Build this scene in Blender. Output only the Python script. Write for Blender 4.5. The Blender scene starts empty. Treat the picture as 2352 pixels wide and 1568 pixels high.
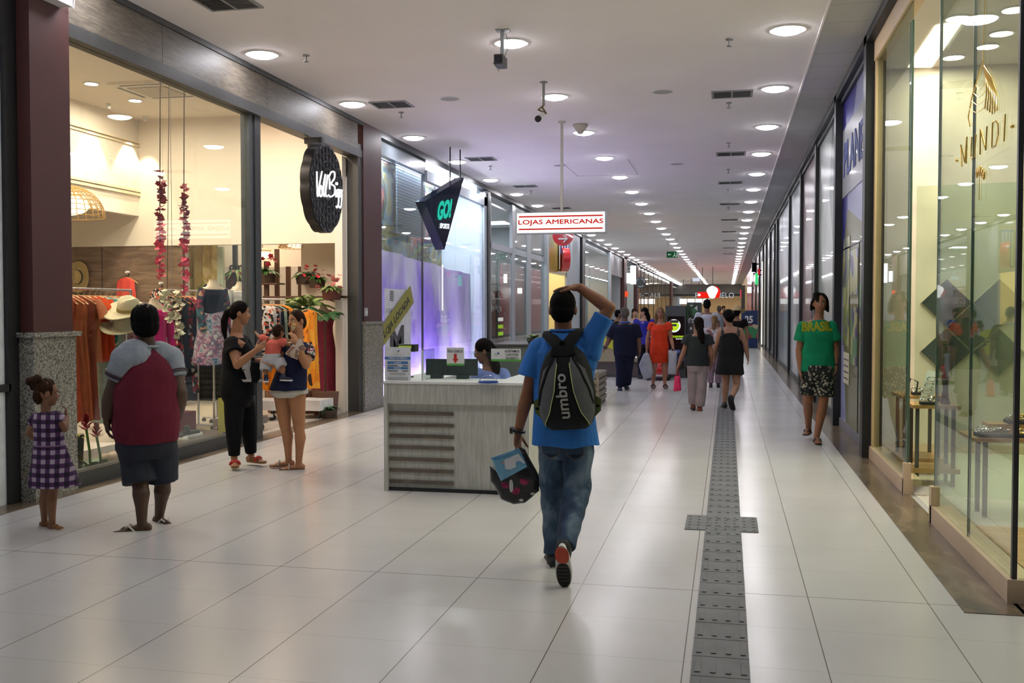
import bpy, bmesh, math, random
import numpy as np
from mathutils import Vector, Matrix
# ---------------------------------------------------------------- camera, world, exposure
C = bpy.context.scene.collection
scn = bpy.context.scene
FPX, PCX, PCY, VX, VY, CAMH = 2300., 1176., 784., 1671., 711., 1.57
_d = np.array([(VX-PCX)/FPX, -(VY-PCY)/FPX, 1.0]); _d /= np.linalg.norm(_d)
_p = math.atan((VY-PCY)/FPX)
_z = np.array([0, math.cos(_p), math.sin(_p)])
_y = _d-_z*np.dot(_d, _z); _y /= np.linalg.norm(_y)
_x = -np.cross(_y, _z)
CM = np.array([_x, _y, _z])
cam = bpy.data.cameras.new('camera'); camo = bpy.data.objects.new('camera', cam); C.objects.link(camo)
cam.sensor_width = 36; cam.lens = FPX/2352*36; cam.clip_end = 400; cam.clip_start = .05
mw = Matrix.Identity(4)
for i in range(3):
    mw[i][0] = CM[i][0]; mw[i][1] = CM[i][1]; mw[i][2] = -CM[i][2]
mw[2][3] = CAMH
camo.matrix_world = mw
scn.camera = camo
w = bpy.data.worlds.new('world'); scn.world = w; w.use_nodes = True
w.node_tree.nodes['Background'].inputs[0].default_value = (.75, .8, .9, 1)
w.node_tree.nodes['Background'].inputs[1].default_value = .22
scn.view_settings.view_transform = 'Standard'; scn.view_settings.look = 'None'
scn.view_settings.gamma = 1; scn.view_settings.exposure = 0.07
scn.view_settings.use_curve_mapping = False
scn.cycles.transparent_max_bounces = 16; scn.cycles.max_bounces = 7; scn.cycles.diffuse_bounces = 4; scn.cycles.glossy_bounces = 3
scn.cycles.adaptive_threshold = .05
scn.cycles.sample_clamp_indirect = 4
LAMP_R, LAMP_E = .165, 53.0      # corridor downlights
WARM = (1.0, .82, .62); COOL = (.86, .93, 1.0)

def _ray(x, y): return CM @ np.array([(x-PCX)/FPX, -(y-PCY)/FPX, 1.0])
def _at(x, y, ax, v):
    r = _ray(x, y); o = np.array([0, 0, CAMH]); return o+r*((v-o[ax])/r[ax])
def proj(P):
    c = CM.T @ (np.asarray(P, float)-[0, 0, CAMH]); return PCX+FPX*c[0]/c[2], PCY-FPX*c[1]/c[2]
def aX(x, y, v): return _at(x, y, 0, v)
def aY(x, y, v): return _at(x, y, 1, v)
def aZ(x, y, v=0.): return _at(x, y, 2, v)
V3 = lambda *a: np.array(a if len(a) == 3 else a[0], float)
def nrm(v): v = np.asarray(v, float); return v/max(np.linalg.norm(v), 1e-9)
def frame(ax, hint=(0, 0, 1)):
    a = nrm(ax); h = np.asarray(hint, float)
    if abs(np.dot(a, h)) > .98*np.linalg.norm(h): h = np.array([1., 0, 0])
    u = nrm(np.cross(h, a)); return u, np.cross(a, u), a
def head_frame(deg, tilt=0, roll=0):
    """columns right, forward, up for a heading in degrees; 0 looks down the corridor"""
    a = math.radians(deg); f = V3(math.sin(a), math.cos(a), 0); r = V3(f[1], -f[0], 0); u = V3(0, 0, 1)
    if tilt:
        t = math.radians(tilt); f, u = f*math.cos(t)+u*math.sin(t), u*math.cos(t)-f*math.sin(t)
    if roll:
        t = math.radians(roll); r, u = r*math.cos(t)+u*math.sin(t), u*math.cos(t)-r*math.sin(t)
    return np.stack([r, f, u], 1)
# ---------------------------------------------------------------- mesh builder
class MB:
    def __init__(s): s.v = []; s.f = []
    def add(s, vs, fs):
        n = len(s.v); s.v += [tuple(map(float, p)) for p in vs]; s.f += [tuple(n+i for i in f) for f in fs]; return s
    def box(s, a, b):
        (x0, y0, z0), (x1, y1, z1) = a, b
        return s.add([(x0,y0,z0),(x1,y0,z0),(x1,y1,z0),(x0,y1,z0),(x0,y0,z1),(x1,y0,z1),(x1,y1,z1),(x0,y1,z1)],
                     [(0,3,2,1),(4,5,6,7),(0,1,5,4),(1,2,6,5),(2,3,7,6),(3,0,4,7)])
    def obox(s, c, h, R=None):
        R = np.eye(3) if R is None else np.asarray(R); c = np.asarray(c, float)
        vs = [c+R@(np.array([x, y, z])*h) for z in (-1, 1) for x, y in ((-1,-1),(1,-1),(1,1),(-1,1))]
        return s.add(vs, [(0,3,2,1),(4,5,6,7),(0,1,5,4),(1,2,6,5),(2,3,7,6),(3,0,4,7)])
    def rings(s, rs, cap=True, closed=True):
        n = len(rs[0]); m = len(rs); vs = [p for r in rs for p in r]; fs = []
        for i in range(m-1):
            for j in range(n if closed else n-1):
                k = (j+1) % n; fs.append((i*n+j, i*n+k, (i+1)*n+k, (i+1)*n+j))
        if cap and closed: fs += [tuple(range(n-1, -1, -1)), tuple((m-1)*n+j for j in range(n))]
        return s.add(vs, fs)
    def cap(s, a, b, ra, rb, n=12):
        a, b = V3(a), V3(b); u, v, w_ = frame(b-a); rs = []
        for t in (90, 65, 40, 15): 
            t = math.radians(t); rs.append(_ring(a-w_*ra*math.sin(t), u, v, max(ra*math.cos(t), 1e-4), n))
        for t in (15, 40, 65, 90):
            t = math.radians(t); rs.append(_ring(b+w_*rb*math.sin(t), u, v, max(rb*math.cos(t), 1e-4), n))
        return s.rings(rs)
    def cyl(s, a, b, ra, rb=None, n=14):
        a, b = V3(a), V3(b); u, v, w_ = frame(b-a); rb = ra if rb is None else rb
        return s.rings([_ring(a, u, v, ra, n), _ring(b, u, v, rb, n)])
    def tube(s, pts, r, n=8, flat=1.0, hint=(0, 0, 1)):
        pts = [V3(p) for p in pts]; rs = []; m = len(pts); pu = None
        for i, p in enumerate(pts):
            d = pts[min(i+1, m-1)]-pts[max(i-1, 0)]; u, v, w0 = frame(d, hint)
            if pu is not None and tuple(hint) == (0, 0, 1):
                u = nrm(pu-w0*np.dot(pu, w0)); v = np.cross(w0, u)
            pu = u
            rr = r[i] if isinstance(r, (list, tuple)) else r
            rs.append([p+u*math.cos(2*math.pi*k/n)*rr+v*math.sin(2*math.pi*k/n)*rr*flat for k in range(n)])
        return s.rings(rs)
    def ell(s, c, r, R=None, n=14):
        R = np.eye(3) if R is None else np.asarray(R); c = V3(c); r = (r, r, r) if np.isscalar(r) else r; rs = []
        m = max(6, n//2+2)
        for i in range(m+1):
            t = math.pi*i/m; z = -math.cos(t); q = max(math.sin(t), .02)
            rs.append([c+R@np.array([r[0]*q*math.cos(2*math.pi*k/n), r[1]*q*math.sin(2*math.pi*k/n), r[2]*z]) for k in range(n)])
        return s.rings(rs)
    def loft(s, L, R=None, n=24, p=2.0):
        """L: (centre, half width, half depth) rings laid across R's right and forward axes"""
        R = np.eye(3) if R is None else R; rs = []
        for c, a, b in L:
            rs.append([V3(c)+R[:, 0]*a*_sp(math.cos(2*math.pi*k/n), 2/p)+R[:, 1]*b*_sp(math.sin(2*math.pi*k/n), 2/p) for k in range(n)])
        return s.rings(rs)
    def disc(s, c, r, R=None, n=24, th=.004, sx=1.):
        R = np.eye(3) if R is None else R; c = V3(c)
        k = [R[:, 0]*r*sx*math.cos(2*math.pi*i/n)+R[:, 1]*r*math.sin(2*math.pi*i/n) for i in range(n)]
        return s.rings([[c+q-R[:, 2]*th/2 for q in k], [c+q+R[:, 2]*th/2 for q in k]])
    def ringdisc(s, c, r0, r1, th, n=24):
        P = []
        for rr, z in ((r0, 0), (r1, 0), (r1, th), (r0, th), (r0, 0)): P.append([(c[0]+rr*math.cos(2*math.pi*i/n), c[1]+rr*math.sin(2*math.pi*i/n), c[2]+z) for i in range(n)])
        return s.rings(P, cap=False)
    def prism(s, poly, d):
        """extrude a polygon of 3-D points along d (ngon caps)"""
        poly = [V3(p) for p in poly]; d = V3(d); n = len(poly)
        return s.add(poly+[p+d for p in poly], [tuple(range(n-1, -1, -1)), tuple(range(n, 2*n))]+[(i, (i+1) % n, n+(i+1) % n, n+i) for i in range(n)])
    def pillow(s, poly, nrm_, th, steps=(1, .93, .8, .55, .25), edge=.08, wav=None):
        """a closed inflated sheet over a star-shaped outline"""
        P = np.array([V3(p) for p in poly]); c = P.mean(0); nn = nrm(nrm_); n = len(P); rs = []
        prof = [(q, th*(edge+(1-edge)*math.sqrt(max(0, 1-q**2.2)))) for q in steps]
        for q, h in reversed(prof): rs.append([c+(p-c)*q-nn*h for p in P])
        for q, h in prof: rs.append([c+(p-c)*q+nn*h for p in P])
        return s.rings(rs)
    def grid(s, fn, nu, nv, th=0):
        pts = [[V3(fn(i/nu, j/nv)) for i in range(nu+1)] for j in range(nv+1)]
        A = np.array(pts); W_ = nu+1
        if not th: return s.add(A.reshape(-1, 3), [(j*W_+i, j*W_+i+1, (j+1)*W_+i+1, (j+1)*W_+i) for j in range(nv) for i in range(nu)])
        du = np.gradient(A, axis=1); dv = np.gradient(A, axis=0); N = np.cross(du, dv); N /= np.linalg.norm(N, axis=2, keepdims=True)+1e-12
        B = A+N*th; m = W_*(nv+1); fs = []
        for j in range(nv):
            for i in range(nu):
                q = (j*W_+i, j*W_+i+1, (j+1)*W_+i+1, (j+1)*W_+i); fs += [q[::-1], tuple(k+m for k in q)]
        bd = [(j*W_, (j+1)*W_) for j in range(nv)]+[((j+1)*W_+nu, j*W_+nu) for j in range(nv)]+[(i+1, i) for i in range(nu)]+[(nv*W_+i, nv*W_+i+1) for i in range(nu)]
        fs += [(a, b, b+m, a+m) for a, b in bd]
        return s.add(np.concatenate([A.reshape(-1, 3), B.reshape(-1, 3)]), fs)
    def mesh(s, name='m', recalc=True):
        me = bpy.data.meshes.new(name); me.from_pydata(s.v, [], s.f); me.update()
        if recalc:
            bm = bmesh.new(); bm.from_mesh(me); bmesh.ops.recalc_face_normals(bm, faces=bm.faces); bm.to_mesh(me); bm.free()
        return me
    def obj(s, name, m, parent=None, ang=40, recalc=True):
        me = s.mesh(name, recalc)
        me.materials.append(m); me.shade_smooth(); me.set_sharp_from_angle(angle=math.radians(ang))
        return link(name, me, parent)
def _ring(c, u, v, r, n): return [c+u*r*math.cos(2*math.pi*k/n)+v*r*math.sin(2*math.pi*k/n) for k in range(n)]
def _sp(x, e): return math.copysign(abs(x)**e, x)
def link(name, me, parent=None):
    o = bpy.data.objects.new(name, me); C.objects.link(o)
    if parent is not None:
        o.parent = parent; o.matrix_parent_inverse = Matrix.Translation(-Vector(parent.location)) if parent.get('_w') else Matrix.Identity(4)
    return o
def tag(o, label=None, cat=None, group=None, kind=None):
    if label: o['label'] = label
    if cat: o['category'] = cat
    if group: o['group'] = group
    if kind: o['kind'] = kind
    return o
def thing(name, label, cat, loc=(0, 0, 0), group=None):
    """Empty at the thing's base; children are modelled in world space"""
    e = bpy.data.objects.new(name, None); C.objects.link(e); e.location = tuple(map(float, loc)); e.empty_display_size = .1
    e['_w'] = 1
    return tag(e, label, cat, group)
def fin():
    for o in bpy.data.objects:
        if '_w' in o: del o['_w']
def copy_tree(o, loc, label=None, group=None):
    r = o.copy(); C.objects.link(r); r.location = tuple(map(float, loc))
    if label: r['label'] = label
    if group: r['group'] = group
    for ch in list(o.children):
        c = ch.copy(); C.objects.link(c); c.parent = r; c.matrix_parent_inverse = ch.matrix_parent_inverse.copy()
        for g in ch.children:
            d = g.copy(); C.objects.link(d); d.parent = c; d.matrix_parent_inverse = g.matrix_parent_inverse.copy()
    return r
def struct(name, mb, m, ang=40, label=None):
    return tag(mb.obj(name, m, None, ang), label, None, None, 'structure')
def remesh(mb, vox, sm=6, wr=None):
    """one continuous skin over the union of closed shapes; wr = wrinkle function on (points, normals)"""
    me = mb.mesh('tmp'); o = bpy.data.objects.new('tmp', me); C.objects.link(o)
    md = o.modifiers.new('r', 'REMESH'); md.mode = 'VOXEL'; md.voxel_size = vox; md.use_smooth_shade = True
    if sm: ms = o.modifiers.new('s', 'SMOOTH'); ms.factor = .5; ms.iterations = sm
    dg = bpy.context.evaluated_depsgraph_get(); ev = o.evaluated_get(dg)
    out = bpy.data.meshes.new_from_object(ev); bpy.data.objects.remove(o); bpy.data.meshes.remove(me)
    if wr is not None:
        n = len(out.vertices); co = np.empty(n*3, 'f'); out.vertices.foreach_get('co', co); co = co.reshape(-1, 3).astype(float)
        no = np.empty(n*3, 'f'); out.vertices.foreach_get('normal', no); no = no.reshape(-1, 3).astype(float)
        out.vertices.foreach_set('co', wr(co, no).astype('f').ravel()); out.update()
    out.materials.clear(); out.shade_smooth()
    return out
def robj(name, mb, vox, m, parent, sm=6, wr=None):
    me = remesh(mb, vox, sm, wr); me.materials.append(m); me.name = name; return link(name, me, parent)
def wrinkle(amp=.006, k=22., seed=0, horiz=1.):
    rg = np.random.RandomState(seed); D = rg.normal(size=(5, 3)); D[:, 2] *= horiz
    D /= np.linalg.norm(D, axis=1, keepdims=True); ph = rg.rand(5)*6
    def f(co, no):
        s_ = np.zeros(len(co)); w1 = np.sin(co@D[3]*k*.45+ph[3])*1.6+np.sin(co@D[4]*k*.3+ph[4])
        for i in range(3): s_ += np.sin(co@D[i]*k*(.8+.5*i)+w1+ph[i])/(1+.6*i)
        return co+no*(s_*amp/1.8)[:, None]
    return f
# ---------------------------------------------------------------- materials
def hexc(h):
    h = h.lstrip('#'); c = [int(h[i:i+2], 16)/255 for i in (0, 2, 4)]
    return tuple((x/12.92 if x <= .04045 else ((x+.055)/1.055)**2.4) for x in c)
_mc = {}
class NT:
    def __init__(s, name):
        s.m = bpy.data.materials.new(name); s.m.use_nodes = True; s.t = s.m.node_tree; s.b = s.t.nodes['Principled BSDF']
        s.out = s.t.nodes['Material Output']
    def n(s, typ, **k):
        nd = s.t.nodes.new('ShaderNode'+typ)
        for a, v in k.items():
            if a in nd.inputs: nd.inputs[a].default_value = v
            else: setattr(nd, a, v)
        return nd
    def l(s, a, b): s.t.links.new(a, b)
    def co(s, scale=(1, 1, 1), kind='Object', rot=(0, 0, 0)):
        tc = s.n('TexCoord'); mp = s.n('Mapping'); mp.inputs['Scale'].default_value = scale; mp.inputs['Rotation'].default_value = rot
        s.l(tc.outputs[kind], mp.inputs['Vector']); return mp.outputs[0]
    def ramp(s, fac, stops, const=False):
        r = s.n('ValToRGB'); e = r.color_ramp
        if const: e.interpolation = 'CONSTANT'
        while len(e.elements) < len(stops): e.elements.new(.5)
        for el, (p, c) in zip(e.elements, stops): el.position = p; el.color = (*c, 1)
        s.l(fac, r.inputs[0]); return r.outputs[0]
    def bump(s, h, st=.3, d=.01):
        b = s.n('Bump', Strength=st, Distance=d); s.l(h, b.inputs['Height']); s.l(b.outputs[0], s.b.inputs['Normal'])
def mat(name, col, rough=.6, metal=0., var=.08, vs=14., bump=0., bs=60., coat=0., spec=.5, sheen=0.):
    key = (name, col, rough, metal, var, vs, bump, bs, coat)
    if key in _mc: return _mc[key]
    if isinstance(col, str): col = hexc(col)
    t = NT(name); t.b.inputs['Roughness'].default_value = rough; t.b.inputs['Metallic'].default_value = metal
    t.b.inputs['Coat Weight'].default_value = coat; t.b.inputs['Specular IOR Level'].default_value = spec
    t.b.inputs['Sheen Weight'].default_value = sheen
    nz = t.n('TexNoise', Scale=vs, Detail=3.); t.l(t.co(), nz.inputs['Vector'])
    t.l(t.ramp(nz.outputs[0], [(.3, tuple(c*(1-var) for c in col)), (.7, tuple(min(1, c*(1+var)) for c in col))]), t.b.inputs['Base Color'])
    if bump:
        n2 = t.n('TexNoise', Scale=bs, Detail=4.); t.l(t.co(), n2.inputs['Vector']); t.bump(n2.outputs[0], bump)
    _mc[key] = t.m; return t.m
def cloth(name, col, **k): return mat(name, col, rough=.85, var=k.pop('var', .12), vs=k.pop('vs', 9.), bump=.25, bs=140., spec=.2, **k)
def emit(name, col, st, tex=None):
    key = ('e', name, col, st)
    if key in _mc: return _mc[key]
    t = NT(name); t.t.nodes.remove(t.b); e = t.n('Emission', Strength=st)
    e.inputs[0].default_value = (*(hexc(col) if isinstance(col, str) else col), 1); t.l(e.outputs[0], t.out.inputs[0])
    _mc[key] = t.m; return t.m
def glass(name='glass', tint=(.93, .97, .95), f0=.045, rough=0.):
    if ('g', name) in _mc: return _mc[('g', name)]
    t = NT(name); t.t.nodes.remove(t.b)
    lw = t.n('LayerWeight', Blend=.5); pw = t.n('Math', operation='POWER'); pw.inputs[1].default_value = 5.
    t.l(lw.outputs['Facing'], pw.inputs[0]); ma = t.n('Math', operation='MULTIPLY_ADD'); ma.inputs[1].default_value = 1-f0; ma.inputs[2].default_value = f0
    t.l(pw.outputs[0], ma.inputs[0]); tr = t.n('BsdfTransparent'); tr.inputs[0].default_value = (*tint, 1)
    gl = t.n('BsdfGlossy', Roughness=rough); mx = t.n('MixShader')
    t.l(ma.outputs[0], mx.inputs[0]); t.l(tr.outputs[0], mx.inputs[1]); t.l(gl.outputs[0], mx.inputs[2]); t.l(mx.outputs[0], t.out.inputs[0])
    _mc[('g', name)] = t.m; return t.m
def patches(name, cols, scale=3., rough=.5, stretch=(1, 1, 1), kind='voronoi', bump=0., seedoff=0., coat=0., sharp=True):
    t = NT(name); t.b.inputs['Roughness'].default_value = rough; t.b.inputs['Coat Weight'].default_value = coat
    if kind == 'voronoi':
        x = t.n('TexVoronoi', Scale=scale); t.l(t.co(stretch), x.inputs['Vector'])
        sp = t.n('SeparateColor'); t.l(x.outputs['Color'], sp.inputs[0]); fac = sp.outputs[0]
    else:
        x = t.n('TexNoise', Scale=scale, Detail=4., Distortion=.6); t.l(t.co(stretch), x.inputs['Vector'])
        mr = t.n('MapRange'); mr.inputs[1].default_value = .3; mr.inputs[2].default_value = .7; t.l(x.outputs[0], mr.inputs[0]); fac = mr.outputs[0]
    n = len(cols); t.l(t.ramp(fac, [(i/n, hexc(c) if isinstance(c, str) else c) for i, c in enumerate(cols)], sharp), t.b.inputs['Base Color'])
    return t.m
def wood(name, c1, c2, sc=(1, 14, 1), rough=.45, plank=None):
    t = NT(name); t.b.inputs['Roughness'].default_value = rough
    nz = t.n('TexNoise', Scale=2.2, Detail=6., Distortion=1.2); t.l(t.co(sc), nz.inputs['Vector'])
    t.l(t.ramp(nz.outputs[0], [(.3, hexc(c1)), (.7, hexc(c2))]), t.b.inputs['Base Color']); return t.m
def granite(name, cols=('#2c2d2b', '#77776f', '#a9a79b', '#8a8780', '#56554f')):
    t = NT(name); t.b.inputs['Roughness'].default_value = .25
    v = t.n('TexVoronoi', Scale=95.); t.l(t.co(), v.inputs['Vector']); nz = t.n('TexNoise', Scale=38., Detail=5.); t.l(t.co(), nz.inputs['Vector'])
    sp = t.n('SeparateColor'); t.l(v.outputs['Color'], sp.inputs[0]); mx = t.n('Math', operation='ADD'); t.l(sp.outputs[0], mx.inputs[0]); t.l(nz.outputs[0], mx.inputs[1])
    m2 = t.n('Math', operation='MULTIPLY'); m2.inputs[1].default_value = .6; t.l(mx.outputs[0], m2.inputs[0])
    t.l(t.ramp(m2.outputs[0], [(.1, hexc(cols[0])), (.3, hexc(cols[1])), (.45, hexc(cols[2])), (.62, hexc(cols[3])), (.85, hexc(cols[4]))]), t.b.inputs['Base Color']); return t.m
def text(s, name, P, right, up, w_, h_, m, parent=None, th=.004, bold=.0, shear=0.):
    """lettering: lower-left corner P, scaled to w_ x h_"""
    cu = bpy.data.curves.new('t', 'FONT'); cu.body = s; cu.size = 1; cu.offset = bold; cu.shear = shear; cu.resolution_u = 3
    cu.align_x = 'CENTER' if '\n' in s else 'LEFT'
    o = bpy.data.objects.new('t', cu); C.objects.link(o); dg = bpy.context.evaluated_depsgraph_get()
    me = bpy.data.meshes.new_from_object(o.evaluated_get(dg)); bpy.data.objects.remove(o)
    n = len(me.vertices); co = np.empty(n*3, 'f'); me.vertices.foreach_get('co', co); co = co.reshape(-1, 3).astype(float)
    mn, mx = co.min(0), co.max(0); co = (co-mn)/np.maximum(mx-mn, 1e-6)
    R_, U_ = nrm(right), nrm(up); N_ = np.cross(R_, U_)
    w3 = V3(P)+np.outer(co[:, 0]*w_, R_)+np.outer(co[:, 1]*h_, U_)
    faces = [tuple(p.vertices) for p in me.polygons]; bpy.data.meshes.remove(me)
    mb = MB(); 
    # thicken: front, back and side walls
    from collections import Counter
    ec = Counter()
    for f in faces:
        for i in range(len(f)): ec[(f[i], f[(i+1) % len(f)])] += 1
    fs = [tuple(f) for f in faces]+[tuple(i+n for i in reversed(f)) for f in faces]
    for (a, b) in ec:
        if (b, a) not in ec: fs.append((b, a, a+n, b+n))
    mb.add(list(w3+N_*th)+list(w3), fs)
    return mb.obj(name, m, parent, 30, recalc=False) if name else mb
ORD = 'first second third fourth fifth sixth seventh eighth ninth tenth eleventh twelfth thirteenth fourteenth fifteenth sixteenth'.split()
rnd = random.Random(7)
# ================================================================= the setting
XL, XR, HC = -5.6, 1.5, 4.46
YN, YE = -3.0, 118.0
# floor tiles
def floor_mat():
    t = NT('floor_tiles'); t.b.inputs['Roughness'].default_value = .2; t.b.inputs['Specular IOR Level'].default_value = .45
    tc = t.n('TexCoord'); sp = t.n('SeparateXYZ'); t.l(tc.outputs['Object'], sp.inputs[0])
    def line(ax, off, per, wd):
        a = t.n('Math', operation='SUBTRACT'); a.inputs[1].default_value = off; t.l(sp.outputs[ax], a.inputs[0])
        b = t.n('Math', operation='PINGPONG'); b.inputs[1].default_value = per/2; t.l(a.outputs[0], b.inputs[0])
        c = t.n('Math', operation='LESS_THAN'); c.inputs[1].default_value = wd; t.l(b.outputs[0], c.inputs[0]); return c.outputs[0]
    lx = line('X', .439, .6205, .0026); ly = line('Y', 5.65, .583, .0016)
    a = t.n('Math', operation='SUBTRACT'); a.inputs[1].default_value = 5.65; t.l(sp.outputs['Y'], a.inputs[0])
    b = t.n('Math', operation='ABSOLUTE'); t.l(a.outputs[0], b.inputs[0]); c = t.n('Math', operation='LESS_THAN'); c.inputs[1].default_value = .0035; t.l(b.outputs[0], c.inputs[0])
    m1 = t.n('Math', operation='MAXIMUM'); t.l(lx, m1.inputs[0]); t.l(c.outputs[0], m1.inputs[1])
    m2 = t.n('Math', operation='MULTIPLY'); m2.inputs[1].default_value = .45; t.l(ly, m2.inputs[0])
    m3 = t.n('Math', operation='MAXIMUM'); t.l(m1.outputs[0], m3.inputs[0]); t.l(m2.outputs[0], m3.inputs[1])
    nz = t.n('TexNoise', Scale=1.3, Detail=3.); t.l(tc.outputs['Object'], nz.inputs['Vector'])
    base = t.ramp(nz.outputs[0], [(.3, (.55, .54, .535)), (.7, (.595, .585, .58))])
    mx = t.n('MixRGB'); mx.inputs[2].default_value = (.16, .14, .115, 1); t.l(m3.outputs[0], mx.inputs[0]); t.l(base, mx.inputs[1]); t.l(mx.outputs[0], t.b.inputs['Base Color'])
    n2 = t.n('TexNoise', Scale=.9, Detail=2.); t.l(tc.outputs['Object'], n2.inputs['Vector'])
    mr = t.n('MapRange'); mr.inputs[3].default_value = .17; mr.inputs[4].default_value = .27; t.l(n2.outputs[0], mr.inputs[0]); t.l(mr.outputs[0], t.b.inputs['Roughness'])
    return t.m
struct('floor', MB().box((-14, YN, -.08), (9, YE+22, 0)), floor_mat())
M_ceil = mat('ceiling_paint', (.93, .87, .86), rough=.9, var=.02, vs=1.)
struct('ceiling', MB().box((XL-.12, YN, HC), (.92, YE, HC+.1)), M_ceil)
def lay_mat():
    t = NT('ceiling_boards'); t.b.inputs['Roughness'].default_value = .85
    br = t.n('TexBrick', Scale=1.); br.offset = 0; br.inputs['Color1'].default_value = (.50, .49, .49, 1); br.inputs['Color2'].default_value = (.48, .47, .47, 1); br.inputs['Mortar'].default_value = (.3, .3, .3, 1)
    br.inputs['Brick Width'].default_value = 3.0; br.inputs['Row Height'].default_value = .625; br.inputs['Mortar Size'].default_value = .006
    mpv = t.n('Mapping'); mpv.inputs['Location'].default_value = (.9, 0, 0); t.l(t.co((1, 1, 1)), mpv.inputs['Vector']); t.l(mpv.outputs[0], br.inputs['Vector']); t.l(br.outputs['Color'], t.b.inputs['Base Color']); return t.m
struct('ceiling_side', MB().box((.92, YN, HC-.005), (XR+.25, YE, HC+.1)), lay_mat())
struct('trim_1', MB().box((.905, YN, HC-.02), (.925, YE, HC+.02)), M_ceil)
M_border = granite('border_stone', ('#2c2a26', '#4f4a42', '#5e5649', '#4a443b', '#3a352e'))
def border_mat(warm):
    t = NT('border_stone'); t.b.inputs['Roughness'].default_value = .22
    nz = t.n('TexNoise', Scale=3.5, Detail=6., Distortion=.8); t.l(t.co((1.6, .6, 1)), nz.inputs['Vector'])
    t.l(t.ramp(nz.outputs[0], [(.3, hexc('#4b453d')), (.5, hexc('#6e5f4e')), (.72, hexc('#8a7a66'))]), t.b.inputs['Base Color']); return t.m
MBo = border_mat(1)
struct('trim_2', MB().box((XL-.08, YN, -.02), (-5.42, YE, .004)).box((1.21, 5.52, -.02), (XR+.02, YE, .004)).box((XR, 5.52, -.02), (6, 5.74, .004)), MBo)
# tactile guide strip
M_tac = mat('tactile_rubber', (.125, .13, .14), rough=.6, var=.18, vs=6., bump=.1)
tb = MB()
tb.box((-.145, YN, 0), (.105, YE, .006)); tb.box((-.29, 7.21, 0), (.225, 7.72, .0065))
struct('trim_3', tb, M_tac)
tb = MB(); y = 2.6
while y < 34:
    for k in range(4):
        x = -.118+.066*k
        tb.box((x-.012, y, .005), (x+.012, y+.165, .0105))
    if not (7.1 < y < 7.7): tb.box((-.145, y+.207, .003), (.105, y+.212, .0075))
    y += .25 if y < 34 else 1
for i in range(8):
    for j in range(5):
        tb.cyl((-.26+.065*i, 7.25+.1*j, .005), (-.26+.065*i, 7.25+.1*j, .011), .014, .010, 8)
struct('trim_4', tb, M_tac)
# ---- shared metals and frames
M_black = mat('black_frame', (.012, .013, .015), rough=.45, var=.1)
M_dark = mat('dark_grey_frame', (.045, .046, .045), rough=.5)
M_slate = mat('slate_mullion', (.07, .08, .085), rough=.45)
M_chrome = mat('chrome', (.75, .75, .76), rough=.16, metal=1., var=.02)
M_alu = mat('aluminium', (.42, .46, .5), rough=.4, metal=.3, var=.04)
M_white = mat('white_paint', (.8, .8, .8), rough=.5, var=.02)
M_brown = mat('maroon_pillar_paint', '#4a2523', rough=.55, var=.07, vs=3.)
M_gran = granite('granite')
G = glass('window_glass', f0=.05); G2 = glass('jewel_glass', (.86, .93, .86), .04)
# pillars: painted shaft, granite foot with a projecting cap
def pillar(n, y0, y1, x0=XL-.25, x1=-5.5, extra=0):
    struct('trim_%d' % n, MB().box((x0, y0, 1.36), (x1, y1, HC)), M_brown)
    struct('trim_%d' % (n+1), MB().box((x0, y0-.02, 0), (x1+.015, y1+.02, 1.345)).box((x0, y0-.05, 1.345), (x1+.05, y1+.05, 1.385)), M_gran)
pillar(5, 7.12, 7.62); pillar(7, 14.68, 15.5)
for i, (yy, dy) in enumerate(((54.6, 1.6), (62.5, 1.4), (101.5, 2.5))): pillar(9+2*i, yy, yy+dy)
struct('wall_left', MB().box((XL-.25, YN, 0), (XL-.06, 6.98, .92)).box((XL-.25, YN, .97), (XL-.06, 6.98, HC)).box((XL-.2, YN, .92), (XL-.07, 6.98, .97)), mat('pale_wall', (.72, .77, .84), rough=.6, bump=.1, bs=20))
struct('trim_15', MB().box((XL-.3, 6.98, 0), (XL-.02, 7.12, HC)).box((XL-.2, 6.5, .915), (XL-.02, 7.0, .975)), M_black)
# ---- fashion shop front (left): laminate beam, dark frame, two bays
def lam_mat():
    t = NT('grey_oak_laminate'); t.b.inputs['Roughness'].default_value = .5
    nz = t.n('TexNoise', Scale=5., Detail=7., Distortion=.5); t.l(t.co((1, 1.2, 9)), nz.inputs['Vector'])
    t.l(t.ramp(nz.outputs[0], [(.3, hexc('#4d463d')), (.7, hexc('#70675b'))]), t.b.inputs['Base Color']); return t.m
bm_ = MB(); ys = [7.62, 9.1, 11.42, 13.74, 14.5]
for a, b in zip(ys, ys[1:]): bm_.box((XL-.1, a+.004, 4.02), (-5.52, b-.004, 4.40))
struct('wall_left_beam', bm_, lam_mat())
struct('trim_16', MB().box((XL-.12, 7.62, 4.40), (-5.50, 14.68, HC)).box((XL-.1, 7.62, 3.9), (-5.51, 14.68, 4.02)).box((XL-.1, 7.62, 0), (-5.56, 11.1, .14))
       .box((XL-.1, 14.5, 0), (-5.52, 14.68, 4.1)), M_dark)
struct('trim_17', MB().box((XL-.08, 11.04, .1), (XL+.03, 11.15, 3.92)), M_slate)
struct('trim_18', MB().box((XL-.1, 11.15, 0), (XL+.05, 11.3, 3.92)), mat('mullion_dark', (.03, .032, .034), rough=.5))
for i, (a, b) in enumerate(((7.62, 9.22), (9.23, 11.04))):
    struct('window_%d' % (i+1), MB().box((XL-.012, a, .14), (XL, b, 3.9)), G)
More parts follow.
